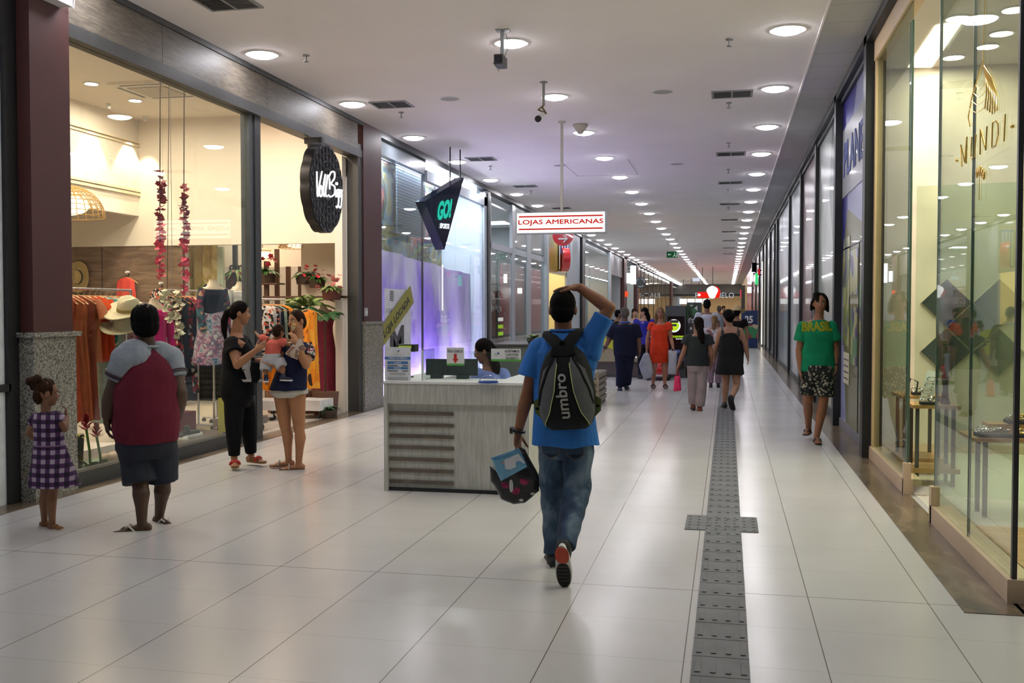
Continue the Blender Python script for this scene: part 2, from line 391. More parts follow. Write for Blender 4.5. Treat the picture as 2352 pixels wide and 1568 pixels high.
# interior shell of the fashion shop
HS, XB, YB = 4.62, -9.3, 14.6
M_cream = mat('cream_paint', (.86, .78, .68), rough=.8, var=.02, vs=1.)
struct('ceiling_fashion_shop', MB().box((-13.5, 6.6, HS), (XL-.1, YB, HS+.1)).box((-13.5, YB+.14, 3.55), (-6.8, 18.5, 3.65)).box((-6.8, YB+.14, 3.55), (XL-.1, 15.4, 3.65)), M_cream)
def paper_mat():
    t = NT('wallpaper'); t.b.inputs['Roughness'].default_value = .8
    v = t.n('TexVoronoi', Scale=3.4); v.feature = 'F1'; v.inputs['Randomness'].default_value = .25; t.l(t.co((1, 1, 1)), v.inputs['Vector'])
    s_ = t.n('Math', operation='SINE'); m_ = t.n('Math', operation='MULTIPLY'); m_.inputs[1].default_value = 46.; t.l(v.outputs['Distance'], m_.inputs[0]); t.l(m_.outputs[0], s_.inputs[0])
    nz = t.n('TexNoise', Scale=14.); t.l(t.co(), nz.inputs['Vector']); mu = t.n('Math', operation='MULTIPLY'); t.l(s_.outputs[0], mu.inputs[0]); t.l(nz.outputs[0], mu.inputs[1])
    t.l(t.ramp(mu.outputs[0], [(.25, (.82, .76, .66)), (.42, (.76, .66, .53))]), t.b.inputs['Base Color']); return t.m
struct('wall_fashion_far', MB().box((XB-.15, 6.6, 3.08), (XB, YB, HS)), M_cream)
struct('wall_fashion_paper', MB().box((XB, 6.6, 3.5), (XB+.012, YB, 4.18)), paper_mat())
M_gold = mat('cornice', (.78, .66, .46), rough=.7, var=.04)
struct('trim_19', MB().box((XB, 6.6, 3.40), (XB+.03, YB, 3.44)).box((XB, 6.6, 3.46), (XB+.035, YB, 3.5)).box((XB, 6.6, 4.18), (XB+.035, YB, 4.21)).box((XB, 6.6, 4.235), (XB+.03, YB, 4.25)), M_gold)
struct('wall_fashion_rear', MB().box((-13.5, 6.6, 0), (-11.4, YB, HS)), M_cream)
struct('wall_fashion_near', MB().box((-13.5, 6.5, 0), (XL-.3, 6.6, HS)), M_cream)
struct('wall_fashion_bulkhead', MB().box((-13.5, YB, 2.6), (XL-.1, YB+.14, HS)), M_cream)
def plank_mat(nm, cols, s=(1.5, 1, 9.)):
    t = NT(nm); t.b.inputs['Roughness'].default_value = .6
    nz = t.n('TexNoise', Scale=1.6, Detail=8., Distortion=.7); t.l(t.co(s), nz.inputs['Vector'])
    t.l(t.ramp(nz.outputs[0], [(.3, hexc(cols[0])), (.55, hexc(cols[1])), (.75, hexc(cols[2]))]), t.b.inputs['Base Color']); return t.m
struct('wall_fashion_wood', MB().box((-11.4, YB+.02, 0), (-10.01, YB+.1, 2.6)).box((-9.99, YB+.02, 0), (-8.55, YB+.1, 2.6)), plank_mat('weathered_boards', ('#5c4a3c', '#7a6554', '#937d68')))
# deeper room behind the bulkhead
struct('wall_fashion_deep', MB().box((-13.5, 18.5, 0), (-6.8, 18.6, 3.6)).box((-13.5, 16.6, 2.33), (-6.8, 16.7, 3.6)), M_cream)
struct('wall_fashion_return', MB().box((-6.85, 15.4, 0), (-6.8, 18.6, 3.6)).box((-6.85, 15.38, 0), (XL-.1, 15.43, 3.6)).box((XL-.18, YB-.1, 0), (XL-.1, 15.4, 3.6)).box((XL-.24, 14.35, 0), (XL-.12, YB, 3.9)), M_cream)
struct('floor_fashion_shop', MB().box((-13, 6.6, 0), (XL-.1, 15.4, .012)), mat('shop_floor', (.55, .5, .44), rough=.3, var=.05))
# ---- corridor end facade and distant shell
struct('wall_end', MB().box((-6.5, YE-2, 3.05), (3, YE-1.6, HC)), mat('taupe_fascia', (.12, .11, .10), rough=.7))
struct('wall_end_interior', MB().box((-6, YE+16, 0), (3, YE+16.2, 4)), mat('warm_interior', (.8, .62, .4), rough=.8))
struct('ceiling_end', MB().box((-6, YE-2, 3.2), (3, YE+16.2, 3.3)), M_cream)
struct('wall_behind', MB().box((-8, YN-.1, 0), (8, YN, HC)), mat('rear_wall', (.55, .53, .5), rough=.8))
# ---- corridor downlights
M_lamp = emit('downlight_glow', (.955, .94, 1.0), LAMP_E)
def ordn(k): return ORD[k] if k < len(ORD) else None
rows = ((-5.17, 'by the left shopfronts'), (-2.31, 'along the middle of the corridor'), (.59, 'by the right shopfronts'))
first = None
for x, rn in rows:
    for k in range(-2, 38):
        y = 10.7+2.8*k + (0.1 if x > 0 else 0 if x > -3 else -.12)
        if k < -1 and x < -5: pass
        vis = y > 9.5
        if not vis: lab = 'round recessed downlight above and behind the viewer, row %s' % rn
        elif k < 12: lab = 'round downlight, %s from the camera in the row %s' % (ORD[k], rn)
        else: lab = 'tiny far-off downlight at the distant end of row %s' % rn
        if first is None:
            first = thing('ceiling_downlight', lab, 'ceiling light', (x, y, HC), 'round downlights in the corridor ceiling')
            MB().ell((x, y, HC+.002), (LAMP_R, LAMP_R, .052), None, 24).obj('diffuser', M_lamp, first)
            MB().ringdisc((x, y, HC-.012), LAMP_R, LAMP_R+.02, .014, 28).obj('rim', M_white, first)
        else: copy_tree(first, (x, y, HC), lab)
# ================================================================= shops along the corridor
NW = [20]
def nxt(): NW[0] += 1; return NW[0]
def light_disc(x, y, z, r, col, e, lab, grp, cat='ceiling light', proto={}):
    k = (r, col, e)
    if k in proto: return copy_tree(proto[k], (x, y, z), lab, grp)
    t = thing('spot_light', lab, cat, (x, y, z), grp); proto[k] = t
    MB().disc((x, y, z-.006), r, None, 18, .008).obj('diffuser', emit('lamp', col, e), t)
    MB().ringdisc((x, y, z-.016), r, r+.018, .018, 18).obj('rim', M_white, t); return t
# fashion shop ceiling lamps (positions read from the photo)
gl = 'small downlights in the fashion shop ceiling'
for (x, y), l in zip(((-7.3, 10.3), (-8.3, 8.6), (-7.25, 12.9), (-8.45, 13.2), (-8.4, 12.1), (-7.9, 9.6), (-6.5, 13.3), (-6.6, 9.0), (-8.6, 10.8), (-6.5, 11.2)),
        ('near the ceiling cassette', 'deep inside above the near rack', 'right of the ceiling cassette', 'by the far inner corner', 'left of the ceiling cassette', 'above the straw hats', 'by the open entrance', 'close behind the first window pane', 'by the wallpaper frieze', 'close behind the mullion')):
    light_disc(x, y, HS, .085, WARM, 600., 'small warm round downlight in the fashion shop ceiling, ' + l, gl)
for i, (x, y) in enumerate(((-8.6, 15.9), (-7.2, 15.9), (-8.0, 17.6), (-10.0, 17.2))):
    light_disc(x, y, 3.55, .085, WARM, 260., 'warm downlight in the back room of the fashion shop, ' + ('over the curtains', 'just past the bulkhead', 'farthest from the street front', 'behind the board wall')[i], 'downlights in the fashion shop back room')
for i, (px, py) in enumerate(((205, 258), (292, 288))):
    p = aX(px, py, XB)
    t = thing('wall_washer', 'small warm spotlight washing the wallpaper frieze, ' + ('nearer the maroon pillar' if i == 0 else 'nearer the inner corner'), 'spotlight', (XB+.32, p[1], HS), 'spotlights washing the wallpaper')
    MB().cyl((XB+.32, p[1], HS-.08), (XB+.32, p[1], HS), .035).obj('housing', M_white, t)
    L = bpy.data.lights.new('beam', 'SPOT'); L.energy = 130; L.color = (1, .8, .55); L.spot_size = math.radians(62); L.spot_blend = .25; L.shadow_soft_size = .02
    lo = bpy.data.objects.new('lamp_beam', L); C.objects.link(lo); lo.parent = t; lo.location = (0, 0, -.09); lo.rotation_euler = (0, math.radians(12), 0)
# air-conditioning cassette in that shop
ca = aZ(320, 190, HS); cb = aZ(400, 215, HS); cc = (ca+cb)/2
t = thing('ceiling_cassette', 'square white air-conditioning cassette in the fashion shop ceiling', 'air conditioner', (cc[0], cc[1], HS))
MB().box((cc[0]-.47, cc[1]-.47, HS-.04), (cc[0]+.47, cc[1]+.47, HS)).obj('body', mat('ac_white', (.8, .74, .66), rough=.5), t)
MB().box((cc[0]-.28, cc[1]-.28, HS-.055), (cc[0]+.28, cc[1]+.28, HS-.038)).obj('grille', mat('ac_grille', (.5, .45, .38), rough=.7), t)
for a, b in (((-.32, -.42), (.32, -.37)), ((-.32, .37), (.32, .42)), ((-.42, -.32), (-.37, .32)), ((.37, -.32), (.42, .32))):
    MB().box((cc[0]+a[0], cc[1]+a[1], HS-.043), (cc[0]+b[0], cc[1]+b[1], HS-.039)).obj('air_slot', M_dark, t)
# ---- jewellery shop, right
M_jb = mat('jewel_wall', (.60, .545, .44), rough=.7, var=.14, vs=2.2)
M_jc = mat('jewel_ceiling', (.74, .7, .62), rough=.8, var=.02)
M_plinth = mat('pale_stone_plinth', '#c9b296', rough=.4, var=.05, vs=5)
YJ = 11.68
struct('wall_jewel_back', MB().box((XR+.02, YJ, 0), (9, YJ+.12, 4.3)), M_jb)
struct('wall_jewel_side', MB().box((4.2, 3., 0), (4.3, YJ, 4.3)), M_jb)
struct('ceiling_jewel', MB().box((XR+.08, 5.76, 4.2), (6, YJ, 4.3)), M_jc)
struct('floor_jewel', MB().box((XR+.06, 5.8, 0), (6, YJ, .01)), mat('jewel_floor', (.72, .69, .6), rough=.25, var=.02))
struct('baseboard_jewel', MB().box((XR+.02, YJ-.02, 0), (6, YJ, .1)), M_plinth)
struct('trim_20', MB().box((XR-.03, 5.74, 0), (XR+.12, 7.84, .13)).box((XR+.1, 5.74, 0), (5, 5.9, .13)).box((XR-.03, 8.99, 0), (XR+.12, 11.1, .13))
       .box((XR-.03, 7.79, .0), (XR+.03, 7.87, .27)).box((XR-.03, 8.96, 0), (XR+.03, 9.03, .27)), M_plinth)
struct('trim_21', MB().box((XR-.02, 5.7, 4.16), (XR+.1, 11.1, 4.36)).box((XR-.01, 11.02, .1), (XR+.06, 11.1, 4.2)).box((XR+.1, 5.7, 4.16), (5, 5.85, 4.36)), mat('cream_frame', '#cdb28c', rough=.5, var=.04))
struct('trim_22', MB().box((XR-.1, -3, 4.36), (XR+.02, 60, HC)), M_black)
struct('window_5', MB().box((XR, 5.79, .13), (XR+.014, 7.84, 4.16)), G2)
struct('window_6', MB().box((XR, 9.0, .13), (XR+.014, 11.04, 4.16)), G2)
struct('window_7', MB().box((XR+.03, 5.76, .13), (3.6, 5.774, 4.16)), G2)
struct('trim_23', MB().box((XR-.004, 5.755, .12), (XR+.022, 5.785, 4.16)), mat('black_seal', (.02, .022, .02), rough=.4))
struct('trim_24', MB().box((XR-.002, 6.79, .13), (XR+.016, 6.795, 4.16)).box((XR-.002, 7.835, .13), (XR+.018, 7.845, 4.16)).box((XR-.002, 9.0, .13), (XR+.018, 9.012, 4.0)).box((XR-.002, 9.08, .13), (XR+.018, 9.088, 4.0)), mat('glass_edge', (.1, .16, .12), rough=.3))
# glass door leaf swung open into the shop
t = thing('glass_door', 'frameless glass door leaf standing open in the jewellery shop entrance', 'door', (XR+.05, 8.93, 0))
d0, d1 = V3(XR+.04, 8.93, 0), V3(XR+1.0, 8.75, 0)
def strip(a, b, z0, z1, th):
    n = nrm(np.cross(b-a, (0, 0, 1)))*th/2; return MB().prism([a-n+V3(0, 0, z0), b-n+V3(0, 0, z0), b+n+V3(0, 0, z0), a+n+V3(0, 0, z0)], (0, 0, z1-z0))
strip(d0, d1, .02, 2.6, .012).obj('leaf', G2, t); strip(d0, d0+(d1-d0)*.12, .02, .09, .03).obj('hinge', M_chrome, t); strip(d1-(d1-d0)*.12, d1, .02, .09, .03).obj('corner_fitting', M_chrome, t)
dh = d0+(d1-d0)*.9; MB().tube([dh+V3(0, -.03, .9), dh+V3(0, -.07, .95), dh+V3(0, -.07, 1.5), dh+V3(0, -.03, 1.55)], .012).obj('handle', M_chrome, t)
# jewellery ceiling lamps
gj = 'downlights in the jewellery shop ceiling'
for (px, py), l in zip(((2300, 75), (2268, 105), (2190, 130), (2165, 170), (2150, 165), (2330, 20), (2200, 40), (2330, 170)), ('behind the gold letters', 'just left of the gold letters', 'third along the bright coffer', 'second along the bright coffer', 'first along the bright coffer', 'at the top corner', 'by the glass top edge', 'above the tray table')):
    p = aZ(px, py, 4.2)
    if p[1] < 11.5: light_disc(p[0], p[1], 4.2, .1, (1, .89, .70), 250., 'warm downlight in the jewellery shop ceiling, ' + l, gj)
for (x, y) , l in zip(((2.3, 6.6), (3.2, 6.8), (2.3, 8.0), (3.4, 8.4)), ('over the nearest tray', 'beyond the tray table', 'above the open door', 'deep inside the shop')): light_disc(x, y, 4.2, .1, (1, .89, .70), 250., 'warm downlight in the jewellery shop ceiling, ' + l, gj)
# bright recessed coffer
a, b, c_, d = [aZ(px, py, 4.19) for px, py in ((2150, 60), (2215, 45), (2140, 155), (2085, 155))]
t = thing('light_coffer', 'long bright recessed light slot in the jewellery shop ceiling', 'ceiling light', (d[0], d[1], 4.19))
MB().prism([a, b, c_, d], (0, 0, .008)).obj('diffuser', emit('coffer_glow', (1, .9, .66), 5.), t)
# diamond mirrors on the back wall
M_mir = mat('mirror', (.55, .58, .57), rough=.04, metal=1., var=.0)
gm = 'diamond mirrors on the jewellery shop wall'
mc = aY(2233, 751, YJ-.02)
for (dx, dz), lab in zip(((-1, 1), (-1, -1), (1, 1), (1, -1), (0, 0)), ('upper left', 'lower left', 'upper right', 'lower right', 'centre')):
    r_ = .262; p = mc+V3(dx*(r_+.004), 0, dz*(r_+.004))
    t = thing('diamond_mirror', 'square mirror hung on its point, %s of the cluster behind the glass' % lab, 'mirror', p, gm)
    q = [p+V3(-r_, 0, 0), p+V3(0, 0, -r_), p+V3(r_, 0, 0), p+V3(0, 0, r_)]
    MB().prism([p+(v-p)*.975 for v in q], (0, -.012, 0)).obj('glass', M_mir, t)
    MB().prism([v+V3(0, .012, 0) for v in q], (0, -.014, 0)).obj('backing', M_gold, t)
# tables with jewellery
M_oak = wood('oak_board', '#96703f', '#c09560', (1, 6, 6)); M_vel = mat('black_velvet', (.02, .02, .024), rough=.8); M_iron = mat('brown_iron', (.055, .045, .038), rough=.5)
M_go = mat('gold', (1., .66, .2), rough=.2, metal=1., var=.03); M_si = mat('silver', (.85, .85, .87), rough=.15, metal=1.)
def jtable(name, lab, x0, x1, y0, y1, z, th=.03, base=True, inset=.05):
    t = thing(name, lab, 'table', ((x0+x1)/2, (y0+y1)/2, 0))
    MB().box((x0, y0, z-th), (x1, y1, z)).obj('tabletop', M_oak, t)
    for sx in (x0+inset, x1-inset):
        for sy in (y0+inset, y1-inset): MB().box((sx-.015, sy-.015, 0), (sx+.015, sy+.015, z-th)).obj('leg', M_iron, t)
    if base: MB().box((x0, y0, .13), (x1, y1, .17)).obj('shelf', M_oak, t)
    return t
jtable('display_table', 'tall narrow oak display table left of the open glass door', 1.6, 2.0, 9.35, 9.75, .73)
jtable('display_table', 'taller oak display table behind the first, near the black column', 1.6, 2.0, 10.0, 10.5, .76)
jtable('display_table', 'low oak table with iron loop legs behind the near glass', 1.78, 2.7, 7.95, 8.42, .62, base=False, inset=.12)
t = thing('display_riser', 'oak riser block standing on the low jewellery table', 'riser', (2.3, 8.3, .62)); MB().box((1.95, 8.2, .621), (2.65, 8.4, .70)).obj('block', M_oak, t)
struct('floor_plinth', MB().box((1.64, 5.95, .01), (3.0, 7.2, .12)), M_oak)
def neckform(lab, p, R, m, s_=1.):
    t = thing('necklace_stand', lab, 'jewellery stand', p)
    P = [p+R@(V3(x, y, z)*s_) for x, y, z in ((0, 0, .01), (.0, .01, .06), (.0, 0, .14), (.01, -.02, .22), (.03, -.05, .27))]
    MB().tube(P, [.075*s_, .055*s_, .04*s_, .055*s_, .035*s_], 14, .5).obj('form', m, t, 60)
    pts = [P[4]+R@(V3(.05*math.cos(a)*s_, -.035*s_, -.09*abs(math.sin(a))*s_)) for a in np.linspace(0, math.pi, 9)]
    MB().tube(pts, .004, 6).obj('chain', M_si, t); return t
neckform('black velvet necklace bust on the oak table by the door', V3(1.9, 9.5, .73), head_frame(-150), M_vel, 1.05)
t = thing('bracelet_display', 'white slanted card of bracelets beside the black bust', 'jewellery stand', (1.78, 9.62, .73))
MB().prism([(1.70, 9.6, .73), (1.81, 9.6, .73), (1.88, 9.66, 1.0), (1.78, 9.66, 1.02)], (0, .02, 0)).obj('card', M_white, t)
for k in range(4): MB().tube([V3(1.74+.022*k, 9.592+.012*k, .78+.055*k)+V3(.04*math.cos(a), -.008, .02*math.sin(a)) for a in np.linspace(0, 6.28, 12)], .006, 6).obj('bracelet', M_si, t)
def tray(lab, x, y, z, w_, d_, gold=True, n=8):
    t = thing('jewellery_tray', lab, 'tray', (x, y, z), 'jewellery trays on the oak tables')
    MB().box((x-w_/2, y-d_/2, z), (x+w_/2, y+d_/2, z+.025)).obj('tray', M_vel, t)
    rg = random.Random(int(x*1000))
    for k in range(n):
        qx, qy = x+rg.uniform(-.42, .42)*w_, y+rg.uniform(-.4, .4)*d_
        R = head_frame(rg.uniform(0, 180), rg.uniform(20, 70))
        MB().tube([V3(qx, qy, z+.05)+R@V3(.025*math.cos(a), .025*math.sin(a), 0) for a in np.linspace(0, 6.28, 12)], .006, 6).obj('ring', M_go if gold and k % 3 else M_si, t)
tray('small black jewellery box lying at the front edge of the door table', 1.74, 9.42, .73, .13, .1, False, 3)
tray('black ring tray on the taller table by the column', 1.8, 10.1, .76, .16, .12, False, 4)
tray('black tray of silver rings at the front of the low table', 1.95, 8.06, .62, .24, .16, False, 8)
tray('black tray heaped with gold chains on the raised riser', 2.25, 8.3, .70, .3, .18, True, 16)
tray('black tray with gold bangles at the right of the low table', 2.42, 8.07, .62, .28, .18, True, 14)
tray('white pad with a thin chain on the low table', 2.15, 8.04, .62, .1, .08, True, 3)
t = thing('black_easel', 'small black picture-frame easel on the taller jewellery table', 'jewellery stand', (1.72, 10.05, .76))
MB().tube([(1.66, 10.02, .77), (1.70, 10.06, .92), (1.76, 10.02, .89), (1.74, 10.0, .77)], .008).obj('frame', M_vel, t)
# gold lettering and wire emblem on the glass
def on_glass(px, py, dx=-.006): return aX(px, py, XR+dx)
t = thing('gold_lettering', 'gold shop letters fixed on the jewellery shop glass', 'sign', on_glass(2260, 380))
strokes = {'M': ((2209, 382), (2207, 333), (2216, 372), (2221, 315), (2219, 376)), 'U': ((2232, 314), (2230, 360), (2234, 365), (2238, 358), (2242, 308)), 'N': ((2251, 355), (2252, 298), (2264, 344), (2267, 290)),
           'D': ((2280, 282), (2278, 340), (2287, 334), (2293, 310), (2292, 284), (2286, 277), (2280, 282)), 'I': ((2309, 262), (2306, 325))}
for s_, pts in strokes.items(): MB().tube([on_glass(*p) for p in pts], .0045, 8).obj('letter', M_go, t)
for p in ((2198, 368), (2325, 290)): MB().ell(on_glass(*p), .011).obj('dot', M_go, t)
t = thing('gold_wire_emblem', 'gold wire fan emblem hanging above the gold letters', 'sign', on_glass(2258, 200))
oval = [(2258, 140), (2245, 180), (2232, 225), (2224, 270), (2228, 290)]; MB().tube([on_glass(*p) for p in oval], .004).obj('wire', M_go, t)
for k in range(6):
    u = k/5; pts = [(2259, 152), (2265+12*u, 180), (2266+22*u, 215), (2262+28*u, 262-4*abs(k-3))]
    MB().tube([on_glass(*p) for p in pts], .004+.001*u).obj('fan_rib', M_go, t)
for k in range(4):
    y = 195+18*k; MB().tube([on_glass(2241-5*k, y), on_glass(2248-2*k, y+10), on_glass(2264, y-4)], .0025).obj('cross_wire', M_go, t)
MB().tube([on_glass(2262, 0), on_glass(2258, 145)], .0022).obj('hanging_wire', M_go, t)
t = thing('gold_flower_emblem', 'small gold bud emblem hanging under the gold letters', 'sign', on_glass(2250, 400))
for k in range(5): MB().ell(on_glass(2244+4*k, 398-6*math.sin(k)), (.008, .012, .03)).obj('petal', M_go, t)
MB().tube([on_glass(2250, 382), on_glass(2249, 460)], .0022).obj('hanging_wire', M_go, t)
# ---- right-hand closed shops: black posts and printed glass panels
cols = [(11.1, .2), (14.1, .22), (17.7, .25), (21.3, .25), (25.2, .25), (31.4, .3), (33.2, .25), (36.6, .3), (40.2, .35), (44, .3), (49, .35), (55, .35), (63, .4)]
cb_ = MB()
for y, d_ in cols: cb_.box((1.40 if y < 15 else 1.44, y, 0), (1.60, y+d_, HC))
cb_.box((XR-.04, 11.3, 4.3), (XR+.1, 66, 4.4))
struct('trim_25', cb_, M_black)
def printed(name, cols_, sc, st, coat=.25):
    m = patches(name, cols_, sc, .3, st, coat=coat); m.node_tree.nodes['Principled BSDF'].inputs['Specular IOR Level'].default_value = .25; return m
segs = [(11.32, 14.1, ('#3c3690', '#6a5cb8', '#4740a0', '#7a74c8', '#38328c', '#9aa0cc', '#6a6a3a', '#5a9a6a'), 1.0, (.4, .5, .45), 'purple printed film'),
        (14.35, 17.7, ('#949c92', '#a4aca4', '#849080', '#b4bab4', '#74867e', '#9da084'), 1.3, (.3, .8, .5), 'pale printed film'),
        (17.98, 21.3, ('#705c5a', '#7c6866', '#8c7a78', '#645250'), .8, (.3, .6, .3), 'brown tinted film'),
        (21.58, 25.2, ('#8c969c', '#a0aab0', '#7e8a90', '#b0b8bc'), .6, (.3, .4, .2), 'grey film'),
        (25.55, 31.4, ('#4a6272', '#5a7484', '#3c5262', '#7a8e98'), .8, (.3, .3, .2), 'blue glazed shopfront'),
        (31.9, 33.2, ('#c8cac4', '#d0d0c8'), .5, (.3, .3, .2), 'white panel'), (33.5, 36.6, ('#22272e', '#2e343c'), .5, (.3, .3, .2), 'dark shutter'),
        (37.1, 40.2, ('#c4c4bc', '#b0aea8'), .5, (.3, .3, .2), 'grey panel'), (40.8, 44, ('#26282a', '#343638'), .5, (.3, .3, .2), 'dark panel'),
        (44.4, 49, ('#3a3c3c', '#4a4848'), .5, (.3, .3, .2), 'charcoal panel'), (49.8, 55, ('#6a2c2c', '#7c3836'), .6, (.3, .3, .3), 'brick-red shopfront'),
        (55.8, 63, ('#a02436', '#861c2c'), .6, (.3, .3, .3), 'red shopfront'), (63.8, 82, ('#b02a3c', '#8c2030', '#c06070'), .4, (.3, .3, .3), 'crimson shopfront')]
for i, (a, b, cc_, sc, st, lab) in enumerate(segs):
    struct('wall_right_panel_%d' % (i+1), MB().box((XR, a, .12), (XR+.03, b, 4.32)), printed(lab.replace(' ', '_'), cc_, sc, st))
    struct('baseboard_right_%d' % (i+1), MB().box((XR-.02, a, 0), (XR+.04, b, .12)), M_dark if i else mat('grey_sill', (.2, .2, .22)))
struct('wall_right_far', MB().box((XR+.05, 82, 0), (XR+.2, YE, HC)), mat('ochre_wall', (.5, .34, .12), rough=.6))
# door joints, header stripe and poster on the purple front
struct('trim_26', MB().box((XR-.006, 12.28, .12), (XR, 12.32, 2.35)).box((XR-.006, 11.32, 2.35), (XR, 14.1, 2.37)).box((XR-.006, 14.9, .12), (XR, 14.95, 2.3)).box((XR-.006, 18.9, .12), (XR, 18.95, 2.3)), M_black)
pw = mat('white_film', (.66, .68, .72), rough=.3, coat=.8)
t = thing('window_header', 'pale header film with blue shop lettering on the purple shopfront', 'sign', (XR-.01, 12.7, 3.2))
MB().box((XR-.008, 11.32, 3.05), (XR-.003, 14.08, 3.95)).obj('film', pw, t)
text('PLANET', 'lettering', V3(XR-.012, 13.9, 3.3), (0, -1, 0), (0, 0, 1), 2.4, .45, mat('blue_ink', '#2e3f86'), t, .003, .02)
t = thing('paper_notice', 'yellowish paper notice low on the purple shopfront', 'notice', (XR-.01, 13.4, .8))
MB().box((XR-.008, 13.15, .62), (XR-.003, 13.75, 1.02)).obj('paper', mat('cream_paper', '#b9b79a'), t)
for k in range(4): MB().box((XR-.0095, 13.22, .68+.08*k), (XR-.0075, 13.68, .70+.08*k)).obj('print_line', M_slate, t)
for i, (y0, y1, z0, z1, c_) in enumerate(((13.2, 13.9, 1.1, 2.5, '#6a7a34'), (12.4, 13.0, .9, 1.6, '#4d8a55'), (11.6, 12.2, 1.3, 1.9, '#5c9a5a'), (12.4, 13.15, 1.75, 2.3, '#8a94b4'), (11.5, 12.1, .5, 1.0, '#5f9a62'))):
    t = thing('product_poster', ('olive', 'green', 'bright green', 'pale blue', 'low green')[i]+' printed product block stuck on the purple shopfront', 'poster', (XR-.004, (y0+y1)/2, z0), 'printed blocks on the purple shopfront')
    MB().box((XR-.006, y0, z0), (XR-.003, y1, z1)).obj('print', patches('block_print_%d' % i, (c_, '#a8aa6c', c_, '#3a3470'), 5., .3), t)
t = thing('light_strip', 'thin lit vertical strip edging a far shopfront', 'light', (1.42, 44, 0)); MB().box((1.41, 43.7, .1), (1.44, 43.8, 3.6)).obj('tube', emit('warm_tube', (1, .9, .75), 3.), t)
for i, (px0, px1, y0, y1, Y, col, e, lab) in enumerate(((1735, 1741, 627, 653, 46, '#3fd07a', 1.1, 'green lit blade sign'), (1723, 1729, 625, 646, 56, '#ffffff', 3.5, 'white lit blade sign'), (1741, 1746, 617, 630, 44.2, '#b01c24', .9, 'red lit sign'), (1728, 1737, 603, 624, 50, '#050507', .5, 'black blade sign'), (1717, 1726, 659, 672, 60, '#ffffff', 3.5, 'white lit window sign'), (1700, 1703, 665, 683, 90, '#c04050', 1., 'narrow red lit sign'))):
    a, b = aY(px0, y0, Y), aY(px1, y1, Y); t = thing('blade_sign', lab+' on the far right shopfronts', 'sign', (a+b)/2, 'blade signs far down the right side')
    MB().box((a[0], Y, b[2]), (b[0], Y+.3, a[2])).obj('face', emit('sign_%d' % i, col, e), t); MB().box((b[0]-.1, Y+.1, a[2]-.1), (XR+.1, Y+.18, a[2]-.04)).obj('bracket', M_black, t)
# ---- left shops
def cell(y0, y1, wall, lamp, e, dep=3., hb=HC, fl=(.5, .5, .48), zlamp=None, n=2, nm='shop', rough=.7):
    x0, x1 = XL-dep, XL-.1; mw_ = mat('wall_'+nm, wall, rough=rough, var=.05, vs=2.)
    k = nxt()
    struct('wall_left_%d' % k, MB().box((x0-.1, y0, 0), (x0, y1, HC)).box((x0, y0, 0), (x1, y0+.08, HC)).box((x0, y1-.08, 0), (x1, y1, HC)), mw_)
    struct('ceiling_left_%d' % k, MB().box((x0, y0, hb-.05), (x1, y1, hb)), M_white)
    for i in range(n):  # ceiling panels added so that the shop interior is lit
        y = y0+(y1-y0)*(i+.5)/n
        t = thing('added_shop_light', 'flat %s light panel in the ceiling of the %s, %s' % ('cool' if lamp == COOL else 'warm', nm, ('nearer panel', 'farther panel', 'third panel')[i]), 'ceiling light', (x0+dep*.45, y, hb-.06), 'light panels inside the '+nm)
        MB().box((x0+dep*.2, y-.5, hb-.062), (x0+dep*.7, y+.5, hb-.052)).obj('diffuser', emit('panel', lamp, e), t)
        MB().box((x0+dep*.2-.03, y-.53, hb-.055), (x0+dep*.7+.03, y+.53, hb-.045)).obj('frame', M_alu, t)
cell(15.55, 23.2, (.7, .76, .84), COOL, 26., 1.12, 4.4, n=3, nm='sports shop')
struct('trim_27', MB().box((XL-.08, 15.5, 4.12), (XL+.02, 18.2, 4.36)), mat('grey_glass_fascia', (.28, .33, .37), rough=.3, coat=1.))
struct('trim_28', MB().box((XL-.1, 15.5, 4.36), (-5.5, 120, HC)).box((XL-.06, 23.0, 0), (-5.52, 23.25, HC)).box((XL-.06, 18.16, 0), (XL-.03, 18.2, 4.1)), M_black)
struct('trim_29', MB().box((XL-.06, 22.75, 0), (-5.55, 23.0, 4.3)).box((XL-.06, 18.2, 4.0), (-5.55, 23., 4.2)).box((XL-.06, 15.5, 0), (-5.55, 23., .1)), mat('pale_aluminium', (.5, .56, .62), rough=.35, metal=.2))
for i, (a, b) in enumerate(((15.52, 18.17), (18.2, 20.4), (20.41, 22.75))): struct('window_%d' % (10+i), MB().box((XL-.012, a, .1), (XL, b, 4.36 if i else 4.1)), G)
# dark slats standing in for a reflection in the first pane
t = thing('window_blind', 'dark grey slatted blind hanging beside the purple curtain', 'blind', (-5.82, 17.4, 2.9))
p0, p1 = aX(912, 560, -5.82), aX(976, 600, -5.82)
for k in range(26):
    z = 2.95+k*.055; MB().box((-5.84, p0[1], z), (-5.81, p1[1], z+.045)).obj('slat', mat('reflection_dark', (.10, .14, .17), rough=.4), t)
